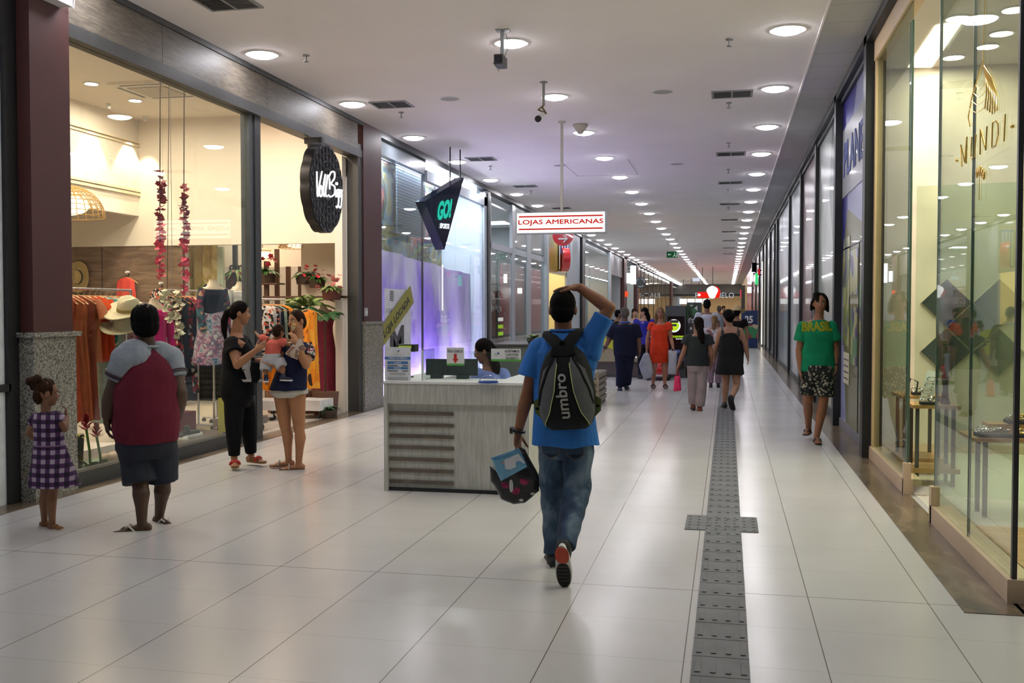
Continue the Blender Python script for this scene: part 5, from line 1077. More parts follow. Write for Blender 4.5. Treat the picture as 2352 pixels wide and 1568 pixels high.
def subdiv_text(o, n=2):
    bm = bmesh.new(); bm.from_mesh(o.data); bmesh.ops.triangulate(bm, faces=bm.faces)
    for _ in range(n):
        ed = [e for e in bm.edges if e.calc_length() > .02]
        if ed: bmesh.ops.subdivide_edges(bm, edges=ed, cuts=1); bmesh.ops.triangulate(bm, faces=bm.faces)
    bm.to_mesh(o.data); bm.free()
def hair_mat(nm, c1, c2):
    t = NT(nm); t.b.inputs['Roughness'].default_value = .8; t.b.inputs['Specular IOR Level'].default_value = .12
    w_ = t.n('TexNoise', Scale=110., Detail=3.); t.l(t.co((1, 1, .5)), w_.inputs['Vector']); t.l(t.ramp(w_.outputs[0], [(.3, hexc(c1)), (.75, hexc(c2))]), t.b.inputs['Base Color']); t.bump(w_.outputs[0], .4, .004); return t.m
H_blk = hair_mat('black_hair', '#040303', '#0d0a09'); H_brn = hair_mat('brown_hair', '#1c120c', '#3a2417'); H_drk = hair_mat('dark_hair', '#070504', '#18100c')
H_fair = hair_mat('fair_hair', '#5a4630', '#8a7050'); H_gry = hair_mat('grey_hair', '#3c3834', '#6a645e')
CAPF = ('e', (0, -.013, .034), (.0825, .094, .094))
SHORT = [('e', (0, -.012, .03), (.082, .096, .099)), ('e', (0, -.04, -.01), (.074, .07, .08))]
# ---------------------------------------------------------------- the man with the backpack
F = Fig('man seen from behind in blue tee with grey backpack, hand on his head', 6.0, 1.0, -3, '#8a5a3e', dict(
    head=(1293, 710), neck=(1294, 760), pelvis=(1297, 985), shL=(1238, 800), shR=(1352, 790), elL=(1211, 905, -.02), wrL=(1190, 992, .02),
    elR=(1399, 707, .0), wrR=(1330, 660, .0), hipL=(1268, 1005), hipR=(1327, 1005), knL=(1272, 1140, .06), knR=(1327, 1132, -.06), anL=(1272, 1275, .03), anR=(1297, 1262, -.42), toeL=(1258, 1262, .25), toeR=(1303, 1338, -.33)), (-4, -4, 0), vox=.0048)
J = F.J; jh = F.J['head']
F.body(hands={'L': dict(curl=.75, d=V3(-.05, .0, -1), n=V3(.9, -.3, .1), thumb=V3(-.2, .9, 0)), 'R': dict(d=V3(-.98, .05, .0), n=V3(0, .05, -1), curl=.22, thumb=V3(-.2, -1, -.1), k=1.0, spread=2.)}, bare=False, feet=False)
F.hair(H_blk, [('e', (0, -.010, .030), (.0805, .096, .097)), ('e', (0, -.035, -.015), (.074, .070, .075))], wr=(.0012, 140.))
shirt = cloth('blue_cotton', '#3572c0')
F.garment('shirt', shirt, [(-.16, .205, .13, .005), (0, .195, .142), (.25, .182, .132), (.55, .188, .125), (.78, .19, .12), (.9, .135, .095), (.985, .075, .07)],
          [F.sleeve('L', .072, .085, .62), F.sleeve('R', .073, .072, .78)], (.0105, 25.), 3, extra=lambda m: m.cap(J['shR']-UP*.04, J['shR']*.75+J['elR']*.25-UP*.0, .085, .072).cap(J['shR']*.8+J['pelvis']*.2, J['shR'], .09, .07))
MB().tube([J['neck']+F.R@V3(.078*math.cos(q), .068*math.sin(q), .004) for q in np.linspace(0, 6.28, 24)], .008, 8).obj('collar', shirt, F.t)
def jeans_mat():
    t = NT('blue_jeans'); t.b.inputs['Roughness'].default_value = .85
    n1 = t.n('TexNoise', Scale=5., Detail=5., Distortion=.4); t.l(t.co((1, 1, .8)), n1.inputs['Vector'])
    t.l(t.ramp(n1.outputs[0], [(.36, hexc('#223248')), (.50, hexc('#364c66')), (.66, hexc('#75889a'))]), t.b.inputs['Base Color'])
    n2 = t.n('TexNoise', Scale=320., Detail=2.); t.l(t.co(), n2.inputs['Vector']); t.bump(n2.outputs[0], .3, .002); return t.m
M_jean = jeans_mat()
jo = F.garment('jeans', M_jean, [(-.30, .145, .09), (-.2, .17, .118), (-.05, .172, .122), (.1, .165, .115)], [F.leg('L', .097, .082, .060, .98), F.leg('R', .097, .084, .060, .98)], (.0075, 34.), 8)
Bk = -F.R[:, 1]
pocket = mat('jean_pocket', '#34465c', rough=.85, var=.25, vs=12.)
for q in (-1, 1):
    pc = J['pelvis']+F.R@V3(.075*q, 0, -.10); P = [pc+F.R@V3(x, 0, z) for x, z in ((-.052, .06), (.052, .06), (.052, -.04), (0, -.07), (-.052, -.04))]
    o = MB().prism([p+Bk*.05 for p in P], Bk*.004).obj('back_pocket', pocket, jo); subdiv_text(o, 3); wrap(o, jo, F.R[:, 1], .005)
    st = MB().tube([p+Bk*.05 for p in (P[0], P[4], P[3], P[2], P[1], P[0])], .002, 6).obj('stitching', mat('stitch', '#7c6a4c'), jo)
    wrap(st, jo, F.R[:, 1], .007)
b0 = [J['pelvis']+F.R@V3(.168*math.cos(q), .120*math.sin(q), -.012) for q in np.linspace(0, 6.28, 40)]
MB().tube(b0, .014, 8, 1.).obj('waistband', M_jean, jo)
M_shoe = mat('black_mesh_shoe', (.018, .018, .02), rough=.7, bump=.3, bs=200); M_wsole = mat('white_sole', (.7, .7, .7), rough=.5)
F.shoe('L', M_shoe, M_wsole); so = F.shoe('R', M_shoe, M_wsole)
# tread of the lifted right shoe
d, sd, n = F.fdir('R'); an = J['anR']; c = an-n*.083
for x0, x1, cc, nm in ((-.075, .03, '#b5432c', 'heel_tread'), (.035, .19, '#1a1614', 'toe_tread')):
    P = []
    for q in np.linspace(0, 2*math.pi, 24, endpoint=False): P.append(c+d*((x0+x1)/2+(x1-x0)/2*math.cos(q))+sd*.040*math.copysign(abs(math.sin(q))**.6, math.sin(q)))
    MB().prism(P, -n*.004).obj(nm, mat(nm, cc, rough=.6, bump=.5, bs=60), so)
for k_ in range(6): MB().obox(c+d*(.05+.024*k_)-n*.005, (.028, .006, .003), np.stack([sd, d, n], 1)).obj('tread_block', mat('tread_block', '#2e2724'), so)
# watch
wd = nrm(J['wrL']-J['elL']); wc = J['wrL']-wd*.012
u_, v_, _ = frame(wd); MB().tube([wc+u_*.034*math.cos(q)+v_*.034*math.sin(q) for q in np.linspace(0, 6.28, 20)], .012, 8).obj('watch', M_black, F.t)
MB().cyl(wc-F.R[:, 0]*.034, wc-F.R[:, 0]*.052, .024, n=16).obj('watch_case', mat('black_plastic', (.015, .015, .017), rough=.4), F.t)
# backpack: a thing of its own, worn on the back
T = thing('backpack', 'grey and black backpack with lime piping on the man in blue', 'backpack', J['pelvis'])
bt, bb = aY(1296, 790, 5.84), aY(1306, 985, 5.82); ax_ = bt-bb; Rr = nrm(F.R[:, 0]-nrm(ax_)*np.dot(F.R[:, 0], nrm(ax_))); Fd = np.cross(nrm(ax_), Rr); Fd = Fd if np.dot(Fd, Bk) > 0 else -Fd
def bw(t): return np.interp(t, [0, .06, .2, .45, .7, .88, .96, 1], [.105, .145, .168, .170, .152, .115, .075, .03])
def bd(t): return np.interp(t, [0, .08, .3, .6, .85, 1], [.06, .12, .165, .155, .11, .05])
def bs_(u, t, o=0.): 
    u_c = max(-1, min(1, u)); return bb+ax_*t+Rr*u*bw(t)+Fd*(bd(t)*(1-abs(u_c)**2.6)**.55*1.0+o)
m_ = MB(); rs = []
for t_ in np.linspace(0, 1, 26):
    rs.append([bs_(u, t_) for u in np.linspace(-1, 1, 19)]+[bb+ax_*t_+Rr*u*bw(t_)*.97-Fd*.012 for u in (.9, .3, -.3, -.9)])
m_.rings(rs).obj('main_body', mat('pack_black', (.013, .014, .015), rough=.85, spec=.2, bump=.25, bs=240), T, 50)
M_pg = mat('pack_grey', '#5a5c5f', rough=.85, var=.1, bump=.3, bs=260)
def inner(t, q): return q*np.interp(t, [.05, .2, .45, .75, .84], [.93, .55, .33, .26, .34])
def outer(t, q): return q*np.interp(t, [.05, .2, .45, .7, .84], [.96, .97, .93, .80, .42])
for q in (-1, 1):
    MB().grid(lambda u, v: bs_(inner(.05+.79*v, q)*(1-u)+outer(.05+.79*v, q)*u, .05+.79*v, .004), 8, 22, .004).obj('side_panel', M_pg, T, 60)
    MB().tube([bs_(inner(t_, q), t_, .007) for t_ in np.linspace(.05, .78, 26)], .0028, 8).obj('lime_piping', mat('lime_piping', '#b9c77a'), T)
    MB().tube([bs_(np.interp(t_, [.3, .5, .7, .84], [.93, .80, .62, .45])*q, t_, .006) for t_ in np.linspace(.3, .84, 16)], .009, 8).obj('zip_seam', mat('pack_black', (.013, .014, .015), rough=.85, spec=.2, bump=.25, bs=240), T)
txt = text('umbro', 'lettering', bb+ax_*.14+Rr*.03+Fd*.3, nrm(ax_)-Rr*.06, -Rr, .26, .068, mat('pack_print', '#d8d8cf'), T, .002, .02); subdiv_text(txt, 3)
m2 = [o for o in T.children if o.name.startswith('main_body')][0]; wrap(txt, m2, -Fd, .006)
# lower ends of the grey panels leave a smooth black base; straps and grab handle
M_st = mat('strap_black', (.009, .0095, .010), rough=.9, spec=.15, bump=.2, bs=200)
def strap(pts, w_, nm='shoulder_strap'):
    pts = [V3(p) for p in pts]; rs = []; m = len(pts)
    for i, p in enumerate(pts):
        d = nrm(pts[min(i+1, m-1)]-pts[max(i-1, 0)]); u = nrm(Rr-d*np.dot(Rr, d)); v = np.cross(d, u)
        rs.append([p+u*w_*_sp(math.cos(a), .6)+v*.008*_sp(math.sin(a), .8) for a in np.linspace(0, 2*math.pi, 16, endpoint=False)])
    MB().rings(rs).obj(nm, M_st, T, 50)
for (x1, y1, x2, y2, S) in ((1252, 790, 1240, 772, -1), (1330, 775, 1322, 752, 1)):
    a_ = bs_(.42*S, .93, -.03); tp = J['neck']*.45+J['sh'+('R' if S > 0 else 'L')]*.55+UP*.035
    P = [bs_(.30*S, .86, .0), bs_(.45*S, .98, .02), tp+Bk*.065, tp+UP*.018, tp-Bk*.09-UP*.04, tp-Bk*.135-UP*.18, tp-Bk*.10-UP*.36+Rr*.03*S, bb+ax_*.25+Rr*.15*S+Fd*.0]
    strap(P, .042)
MB().tube([bs_(-.3, .97, .0), bs_(-.15, 1.0, .03)+UP*.02, bs_(.15, 1.0, .03)+UP*.02, bs_(.3, .97, .0)], .011, 8, .6).obj('grab_handle', M_st, T)
for q in (-1, 1): MB().prism([bs_(.98*q, t_, -.06)+Rr*q*w_ for t_, w_ in ((.12, .0), (.38, .0), (.34, .035), (.2, .03))], Fd*.02).obj('side_pocket', mat('olive_mesh', '#5c6a32'), T)
# plastic bag and pouch in his left hand
hb = F.J['wrL']+V3(-.02, 0, -.09)
YB_ = J['wrL'][1]
T2 = thing('plastic_bag', 'black plastic bag with pink flowers hanging from his left hand', 'bag', aY(1185, 1100, YB_))
P = [aY(x, y, YB_-.0) for x, y in ((1124, 1069), (1132, 1071), (1150, 1095), (1168, 1060), (1186, 1022), (1207, 1030), (1222, 1062), (1240, 1102), (1241, 1128), (1222, 1142), (1205, 1153), (1180, 1157), (1152, 1145), (1136, 1118), (1126, 1105))]
M_bb = mat('black_plastic_bag', (.012, .012, .014), rough=.28, bump=.6, bs=14)
mb_ = MB().pillow(P, (0, 1, 0), .05); bo = robj('bag_body', mb_, .006, M_bb, T2, 2, wrinkle(.006, 28, 5))
M_pk = mat('pink_flower', '#d0417e', rough=.4, var=.3, vs=40); 
for (x, y, a_, s_) in ((1152, 1125, .4, 1.), (1183, 1140, -.3, 1.15), (1198, 1118, .2, 1.1)):
    o = MB(); c0 = aY(x, y, YB_-.1)
    for k_ in range(4):
        q = a_+(k_-1.5)*.42; L = .045*s_; tip = c0+V3(math.sin(q)*L, 0, math.cos(q)*L); sx = V3(math.cos(q), 0, -math.sin(q))*.011*s_
        o.prism([c0, (c0+tip)/2+sx, tip, (c0+tip)/2-sx], (0, -.002, 0))
    o = o.obj('flower_print', M_pk, bo); subdiv_text(o, 2); wrap(o, bo, V3(0, 1, 0), .003)
o = MB().prism([aY(1170+4.5*math.cos(q)*(1), 1119+15*math.copysign(abs(math.sin(q))**.6, math.sin(q)), YB_-.1) for q in np.linspace(0, 6.2, 20)], (0, -.002, 0)).obj('handle_cutout', mat('cutout_white', (.62, .62, .58)), bo); wrap(o, bo, V3(0, 1, 0), .003)
for x, y in ((1192, 1153), (1218, 1139)):
    o = MB().prism([aY(x+5*math.cos(q), y+3.5*math.sin(q), YB_-.1) for q in np.linspace(0, 6.2, 14)], (0, -.002, 0)).obj('white_print', mat('cutout_white', (.62, .62, .58)), bo); wrap(o, bo, V3(0, 1, 0), .003)
T3 = thing('zip_pouch', 'small light-blue zip pouch with a white paper held over the black bag', 'pouch', aY(1170, 1070, YB_-.07))
P = [aY(x, y, YB_-.075) for x, y in ((1128, 1052), (1150, 1047), (1175, 1038), (1192, 1028), (1203, 1050), (1212, 1072), (1182, 1088), (1151, 1105), (1139, 1080))]
po = robj('pouch_body', MB().pillow(P, (0, 1, 0), .012), .004, mat('pouch_blue', '#69a9cc', rough=.2, coat=.6, bump=.4, bs=30), T3, 1)
o = MB().prism([aY(x, y, YB_-.1) for x, y in ((1147, 1062), (1158, 1056), (1190, 1042), (1205, 1064), (1172, 1078), (1160, 1078), (1158, 1068))], (0, -.002, 0)).obj('paper', M_pap, po); wrap(o, po, V3(0, 1, 0), .003)
MB().tube([aY(1128, 1053, YB_-.085), aY(1192, 1031, YB_-.085)], .004).obj('zip', mat('zip_blue', '#3c86b8'), T3)
# ---------------------------------------------------------------- heavy man in the maroon raglan tee
FH = 1
F = Fig('heavy man seen from behind in maroon and grey raglan tee and navy shorts', 6.5, 1.02, -45, '#4a3222', dict(
    head=(332, 738), neck=(338, 797), pelvis=(336, 990), shL=(288, 826, -.12), shR=(389, 826, .13), elL=(257, 905, -.12), wrL=(246, 960, -.14), elR=(411, 900, .1), wrR=(407, 960, .18),
    hipL=(308, 1010), hipR=(366, 1005, .05), knL=(322, 1108, -.05), knR=(374, 1102, .1), anL=(326, 1200, -.12), anR=(366, 1183, .18), toeL=(270, 1214, -.18), toeR=(385, 1195, .12)), (-42, 0, 0), fat=1.22, vox=.0065)
J = F.J; F.hk = 1.12
F.body(hands={'L': dict(curl=.6, d=V3(-.05, .1, -1), k=1.15), 'R': dict(curl=.5)}, armr=1.32)
F.hair(H_blk, [('e', (0, -.012, .018), (.089, .10, .098)), ('e', (0, -.04, -.03), (.084, .07, .075))], wr=(.0035, 130.))
M_mar = cloth('maroon_jersey', '#641f30'); M_rg = cloth('grey_jersey', '#9097a2')
F.garment('shirt', M_mar, [(-.12, .21, .185), (0, .222, .20), (.25, .23, .205), (.5, .22, .18), (.75, .19, .15), (.9, .13, .11), (.975, .08, .08)], (), (.009, 20.), 5)
for S in 'LR':
    sl = F.garment('sleeve', M_rg, None, [([J['neck']-UP*.02+F.R[:, 0]*(.05 if S == 'R' else -.02), J['sh'+S]*.55+J['neck']*.45-UP*(.0 if S == 'R' else .02), J['sh'+S], J['sh'+S]+(J['el'+S]-J['sh'+S])*.57], [.07, .1 if S == 'R' else .128, .105, .09])], (.004, 20.), 6)
    for q, ww in ((.41, .0055), (.47, .0055)):
        c_ = J['sh'+S]+(J['el'+S]-J['sh'+S])*q; u_, v_, _ = frame(J['el'+S]-J['sh'+S]); rr = np.interp(q, [0, .57], [.105, .09])*F.s+.003
        MB().tube([c_+u_*rr*math.cos(a_)+v_*rr*math.sin(a_) for a_ in np.linspace(0, 6.28, 28)], ww, 8).obj('cuff_stripe', mat('dark_stripe', '#3a1c2c'), sl)
MB().tube([J['neck']+F.R@V3(.088*math.cos(q), .085*math.sin(q), .006) for q in np.linspace(0, 6.28, 24)], .01, 8).obj('collar', M_rg, F.t)
F.garment('shorts', cloth('navy_shorts', '#30333c'), [(-.32, .17, .12), (-.2, .205, .165), (.05, .21, .17)], [F.leg('L', .125, .112, 0, .47), F.leg('R', .125, .112, 0, .47)], (.006, 18.), 9, extra=lambda m: m.cyl(J['hipL'], J['knL']+(J['hipL']-J['knL'])*.0, .125, .118).cyl(J['hipR'], J['knR'], .12, .115))
for S in 'LR': F.flipflop(S, mat('flip_sole', '#6a5a50'), mat('flip_strap', '#c9c4bb'))
# ---------------------------------------------------------------- little girl in gingham
F = Fig('little girl in purple gingham dress standing by the granite pillar', 6.3, .64, 8, '#8a6045', dict(
    head=(108, 903), neck=(106, 947), pelvis=(116, 1038), shL=(84, 962, .02), shR=(128, 958, -.02), elL=(66, 995, .06), wrL=(82, 1010, .12), elR=(148, 985, .02), wrR=(152, 955, .1),
    hipL=(106, 1050), hipR=(126, 1050), knL=(104, 1130), knR=(121, 1135), anL=(102, 1196, .06), anR=(120, 1204), toeL=(124, 1203, .05), toeR=(152, 1212, -.03)), (48, -4, 0), fat=1.0, vox=.0055, fem=True)
J = F.J; F.hk = 1.25   # a child's head is larger for her body
F.body(hands={'L': dict(curl=.5, k=.95), 'R': dict(curl=.8, d=V3(-.2, .3, .9), k=.95)}, legs=True)
hm = hair_mat('curly_brown_hair', '#1a110b', '#4a3120')
F.hair(hm, [('e', (0, -.012, .036), (.086, .096, .094)), ('e', (0, -.07, -.02), (.07, .05, .07)), ('e', (-.03, -.12, .10), (.055, .055, .05)), ('e', (.01, -.09, .12), (.05, .05, .04)), ('e', (-.05, -.1, .05), (.04, .04, .04))], wr=(.012, 75.))
F.face()
def gingham():
    t = NT('purple_gingham'); t.b.inputs['Roughness'].default_value = .85
    tc = t.n('TexCoord'); sp = t.n('SeparateXYZ'); mp = t.n('Mapping'); mp.inputs['Rotation'].default_value = (0, 0, math.radians(-30)); t.l(tc.outputs['Object'], mp.inputs[0]); t.l(mp.outputs[0], sp.inputs[0]); st = []
    for ax, per in (('X', .062), ('Z', .062)):
        b = t.n('Math', operation='PINGPONG'); b.inputs[1].default_value = per/2; t.l(sp.outputs[ax], b.inputs[0]); c = t.n('Math', operation='GREATER_THAN'); c.inputs[1].default_value = per/4; t.l(b.outputs[0], c.inputs[0]); st.append(c.outputs[0])
    a = t.n('Math', operation='ADD'); t.l(st[0], a.inputs[0]); t.l(st[1], a.inputs[1]); m = t.n('Math', operation='MULTIPLY'); m.inputs[1].default_value = .5; t.l(a.outputs[0], m.inputs[0])
    t.l(t.ramp(m.outputs[0], [(0, hexc('#a898a8')), (.33, hexc('#4a2a56')), (.75, hexc('#20122c'))], True), t.b.inputs['Base Color']); return t.m
M_gi = gingham()
F.garment('dress', M_gi, [(-.85, .29, .26, 0, 0), (-.45, .25, .21), (0, .19, .16), (.18, .165, .135), (.5, .18, .14), (.8, .175, .13), (.93, .12, .10), (1.0, .07, .07)], [F.sleeve('L', .07, .085, .28), F.sleeve('R', .07, .085, .28)], (.008, 24.), 4)
MB().tube([J['pelvis']+(J['neck']-J['pelvis'])*.18+F.R@V3(.078*math.cos(q)*1.4, .068*1.35*math.sin(q), 0) for q in np.linspace(0, 6.28, 24)], .006).obj('sash', mat('mauve_sash', '#7a5c80'), F.t)
for S in 'LR': F.sandal(S, mat('tan_sole', '#7a5530'), mat('tan_strap', '#9a6c3a'))
# ---------------------------------------------------------------- woman in black
F = Fig('woman in black top and leggings with a ponytail supporting the baby', 9.1, .97, 62, '#9a6b4c', dict(
    head=(552, 719), neck=(543, 765), pelvis=(546, 890), shR=(532, 790, -.12), shL=(557, 785, .16), elR=(545, 838, -.22), wrR=(586, 806, -.2), elL=(575, 835, .14), wrL=(622, 826, -.02),
    hipR=(540, 905, -.07), hipL=(556, 900, .09), knR=(537, 975, -.06), knL=(570, 970, .12), anR=(538, 1052, -.04), anL=(577, 1045, .2), toeR=(541, 1080, -.2), toeL=(618, 1062, .12)), (68, -6, 0), fat=1.12, vox=.0065, fem=True)
J = F.J
F.body(hands={'R': dict(d=V3(.75, 0, .55), n=V3(.2, .9, -.1), curl=.12, thumb=V3(-.3, 0, 1)), 'L': dict(d=V3(.95, -.1, -.05), n=V3(0, 0, 1), curl=.35, thumb=V3(0, 1, .2))})
F.hair(H_drk, [CAPF, ('e', (0, -.05, -.01), (.07, .06, .07)), ('t', [(0, -.085, .02), (0, -.13, 0), (0, -.15, -.09), (0, -.14, -.2), (0, -.12, -.28)], [.03, .034, .036, .03, .014])], wr=(.002, 70.))
F.face()
M_bk = cloth('black_cotton', '#0c0c10')
tp = F.garment('blouse', M_bk, [(-.14, .185, .175, 0, .0), (.1, .175, .17), (.35, .155, .155, 0, .01), (.65, .165, .165, 0, .02), (.82, .165, .12), (.92, .11, .09)], [F.sleeve('R', .078, .085, .42), F.sleeve('L', .078, .085, .42)], (.006, 18.), 7)
F.garment('leggings', M_bk, [(-.35, .13, .11), (-.2, .185, .16), (0, .185, .165), (.15, .16, .14)], [F.leg('R', .115, .088, .058, .96), F.leg('L', .115, .088, .058, .96)], (.002, 18.), 7)
fw_ = F.R[:, 1]; rt_ = -F.R[:, 0]; pc = J['pelvis']*.60+J['neck']*.40-rt_*.075
for k_ in (-1, 1):
    o = MB().add([pc+fw_*.3+rt_*x+UP*z for x, z in ((k_*.055-.018, -.15), (k_*.055+.018, -.15), (k_*.055+.018, .13), (k_*.055-.035, .10), (k_*.055-.035, .075), (k_*.055-.018, .09))], [(0, 1, 2, 3, 4, 5)]).add([pc+fw_*.3+rt_*x+UP*z for x, z in ((k_*.055-.045, -.15), (k_*.055+.045, -.15), (k_*.055+.045, -.125), (k_*.055-.045, -.125))], [(0, 1, 2, 3)]).obj('shirt_number', mat('print_white', (.6, .6, .6)), F.t, recalc=False); subdiv_text(o, 5); wrap(o, tp, -fw_, .005, 1.)
for S in 'LR':
    so = F.sandal(S, mat('tan_sole', '#7a5530'), mat('red_strap', '#b8322a'), False); d, sd, n = F.fdir(S); c_ = J['an'+S]-n*.02+d*.1
    MB().ell(c_+sd*.02, (.022, .016, .014)).ell(c_-sd*.02, (.022, .016, .014)).ell(c_, .01).obj('bow', mat('red_strap', '#b8322a'), so)
tb_ = thing('shoulder_bag', 'black fringed bag hanging at the hip of the woman in black', 'bag', aY(590, 860, 9.0)); MB().pillow([aY(x, y, 8.98) for x, y in ((578, 828), (595, 832), (598, 868), (590, 880), (578, 878))], (0, 1, 0), .03).obj('bag_body', M_bk, tb_)
# ---------------------------------------------------------------- woman in the navy top
F = Fig('woman in navy printed top and frayed white shorts eating a snack', 9.15, .93, -135, '#a5734f', dict(
    head=(681, 738), neck=(684, 779), pelvis=(664, 880), shL=(657, 800, -.06), shR=(706, 806, .0), elL=(650, 848, -.14), wrL=(630, 838, -.2), elR=(703, 838, -.12), wrR=(680, 790, -.24),
    hipL=(647, 898), hipR=(682, 898), knL=(655, 978), knR=(687, 982), anL=(663, 1056, .06), anR=(686, 1064), toeL=(622, 1067, .02), toeR=(654, 1077, -.05)), (-158, 0, -6), fat=1.22, vox=.0065, fem=True)
J = F.J
F.body(hands={'R': dict(d=V3(-.25, -.1, .95), n=V3(-.6, .3, 0), curl=.7, thumb=V3(0, -1, 0)), 'L': dict(curl=.5, d=V3(-1, 0, .1), n=V3(0, 0, 1))})
F.hair(H_brn, [CAPF, ('e', (0, -.065, -.01), (.068, .05, .08)), ('e', (.0, -.09, .02), (.04, .04, .04))], wr=(.002, 70.))
F.face()
M_nv = cloth('navy_print', '#161c38'); M_pr = patches('black_white_print', ('#101018', '#c4c4c0', '#1a1a28', '#8a3040', '#b8b8b4', '#14141c'), 46., .8)
F.garment('blouse', M_nv, [(-.14, .24, .185), (.05, .22, .17), (.3, .185, .15), (.6, .195, .16), (.82, .185, .135), (.93, .11, .09)], [F.sleeve('L', .07, .08, .2)], (.006, 20.), 11)
F.garment('printed_sleeve', M_pr, None, [([J['shR']*.7+J['neck']*.3, J['shR'], J['shR']+(J['elR']-J['shR'])*.45], [.074, .084, .088])], (.004, 20.), 11)
F.garment('shorts', cloth('white_denim', '#b9b6ae'), [(-.32, .15, .12), (-.22, .21, .165), (-.05, .20, .16)], [([J['hipL']+UP*.03, J['hipL']-UP*.025], [.118, .12]), ([J['hipR']+UP*.03, J['hipR']-UP*.025], [.118, .12])], (.003, 20.), 12)
for S in 'LR': F.sandal(S, mat('tan_sole2', '#6c4f38'), mat('white_strap', '#c9c8c2'), False)
sn = thing('snack', 'small golden wrapped snack in the raised hand of the woman in navy', 'food', aY(676, 748, 8.9)); MB().cyl(aY(671, 759, 8.86), aY(674, 749, 8.86), .008, .022, 14).obj('wrapper', mat('paper_cone', '#b8a888', rough=.5), sn); MB().ell(aY(675, 747, 8.86), (.021, .02, .018)).obj('filling', mat('gold_food', '#b48b3c', rough=.4, bump=.5, bs=60), sn)
cl = thing('burp_cloth', 'cream printed cloth draped on the shoulder of the woman in navy', 'cloth', aY(682, 800, 8.9))
robj('cloth', MB().pillow([aY(x, y, 8.90) for x, y in ((672, 790), (690, 775), (700, 792), (702, 806), (688, 802), (684, 828), (668, 822), (655, 812))], (0, 1, 0), .012), .006, patches('cream_print', ('#bfae9c', '#c8bcae', '#b9a894', '#8a6a5c', '#c4b5a4'), 26.), cl, 2, wrinkle(.006, 30, 2))
# ---------------------------------------------------------------- baby
F = Fig('baby in coral tee and white shorts held between the two women', 8.98, .43, 12, '#8f6144', dict(
    head=(640, 761), neck=(630, 779), pelvis=(624, 822), shL=(606, 778), shR=(648, 785), elL=(597, 775, .03), wrL=(588, 765, .08), elR=(660, 790, .03), wrR=(668, 795, .06),
    hipL=(614, 832), hipR=(640, 832), knL=(610, 850, -.03), knR=(650, 846, -.03), anL=(611, 866, -.03), anR=(651, 864, -.03), toeL=(611, 882, -.08), toeR=(668, 875, -.06)), (25, 0, -8), fat=1.15, vox=.005, name='baby', cat='baby')
J = F.J; F.hk = 1.42
F.hair(H_brn, [('e', (0, -.012, .02), (.08, .094, .1)), ('e', (0, -.04, -.02), (.07, .06, .07))], wr=(.002, 90.))
F.body(hands={'L': dict(k=.8), 'R': dict(k=.8)})
F.garment('tee', cloth('coral_cotton', '#d4685c'), [(.12, .175, .15), (.5, .185, .16), (.8, .18, .14), (.96, .10, .1)], [F.sleeve('L', .09, .095, .6), F.sleeve('R', .09, .095, .6)], (.004, 30.), 2)
F.garment('shorts', cloth('white_cotton', '#b8b9bd'), [(-.35, .2, .17), (-.1, .22, .19), (.25, .19, .17)], [([J['hipL']+UP*.01, J['knL']], [.15, .14]), ([J['hipR']+UP*.01, J['knR']*.8+J['hipR']*.2], [.15, .13])], (.005, 34.), 2)
for S in 'LR': F.s = .55; F.shoe(S, mat('navy_baby_shoe', '#22263c'), M_wsole)
# ---------------------------------------------------------------- kiosk clerk
F = Fig('clerk with long black hair and glasses in light-blue shirt behind the kiosk', 8.98, .95, -130, '#8a5c44', dict(
    head=(1112, 806), neck=(1122, 846), pelvis=(1130, 975, .15), shL=(1098, 862, -.03), shR=(1156, 862, .03), elL=(1092, 925, -.12), wrL=(1070, 905, -.25), elR=(1172, 905, -.05), wrR=(1145, 893, -.2),
    hipL=(1118, 985, .1), hipR=(1145, 985, .1), knL=(1100, 980, -.22), knR=(1135, 985, -.22), anL=(1108, 1080, -.2), anR=(1138, 1080, -.2), toeL=(1100, 1090, -.3), toeR=(1130, 1090, -.3)), (-105, -18, 0), vox=.0065, fem=True)
J = F.J; F.body()
F.hair(H_blk, [CAPF, ('e', (0, -.07, -.03), (.08, .06, .1)), ('t', [(.055, -.02, .02), (.075, -.01, -.08), (.075, 0, -.2), (.07, .02, -.28)], [.04, .042, .045, .025]), ('t', [(-.055, -.04, .02), (-.075, -.06, -.08), (-.07, -.06, -.18), (-.06, -.05, -.26)], [.04, .045, .045, .02])], wr=(.002, 60.))
F.face(glasses='#15151a')
F.garment('shirt', cloth('light_blue_shirt', '#7d8fd0'), [(-.1, .16, .13), (.3, .15, .125), (.7, .175, .14), (.85, .165, .11), (.96, .08, .08)], [F.sleeve('L', .075, .07, .9), F.sleeve('R', .075, .07, .9)], (.005, 22.), 4)
F.garment('trousers', M_bk, [(-.2, .16, .14), (.1, .16, .13)], [F.leg('L', .1, .075, .06, .96), F.leg('R', .1, .075, .06, .96)], (.003, 20.), 4)
for S in 'LR': F.shoe(S, M_shoe, M_shoe)
st = thing('office_stool', 'grey round stool under the seated kiosk clerk', 'stool', (J['pelvis'][0], J['pelvis'][1], 0)); z_ = J['pelvis'][2]-.14
MB().cyl((*J['pelvis'][:2], z_-.06), (*J['pelvis'][:2], z_), .18, n=24).obj('seat', M_dark, st); MB().cyl((*J['pelvis'][:2], .06), (*J['pelvis'][:2], z_-.06), .025).obj('column', M_chrome, st)
for k_ in range(5): MB().tube([(*J['pelvis'][:2], .08), (J['pelvis'][0]+.24*math.cos(k_*1.257), J['pelvis'][1]+.24*math.sin(k_*1.257), .03)], .018).obj('leg', M_dark, st)
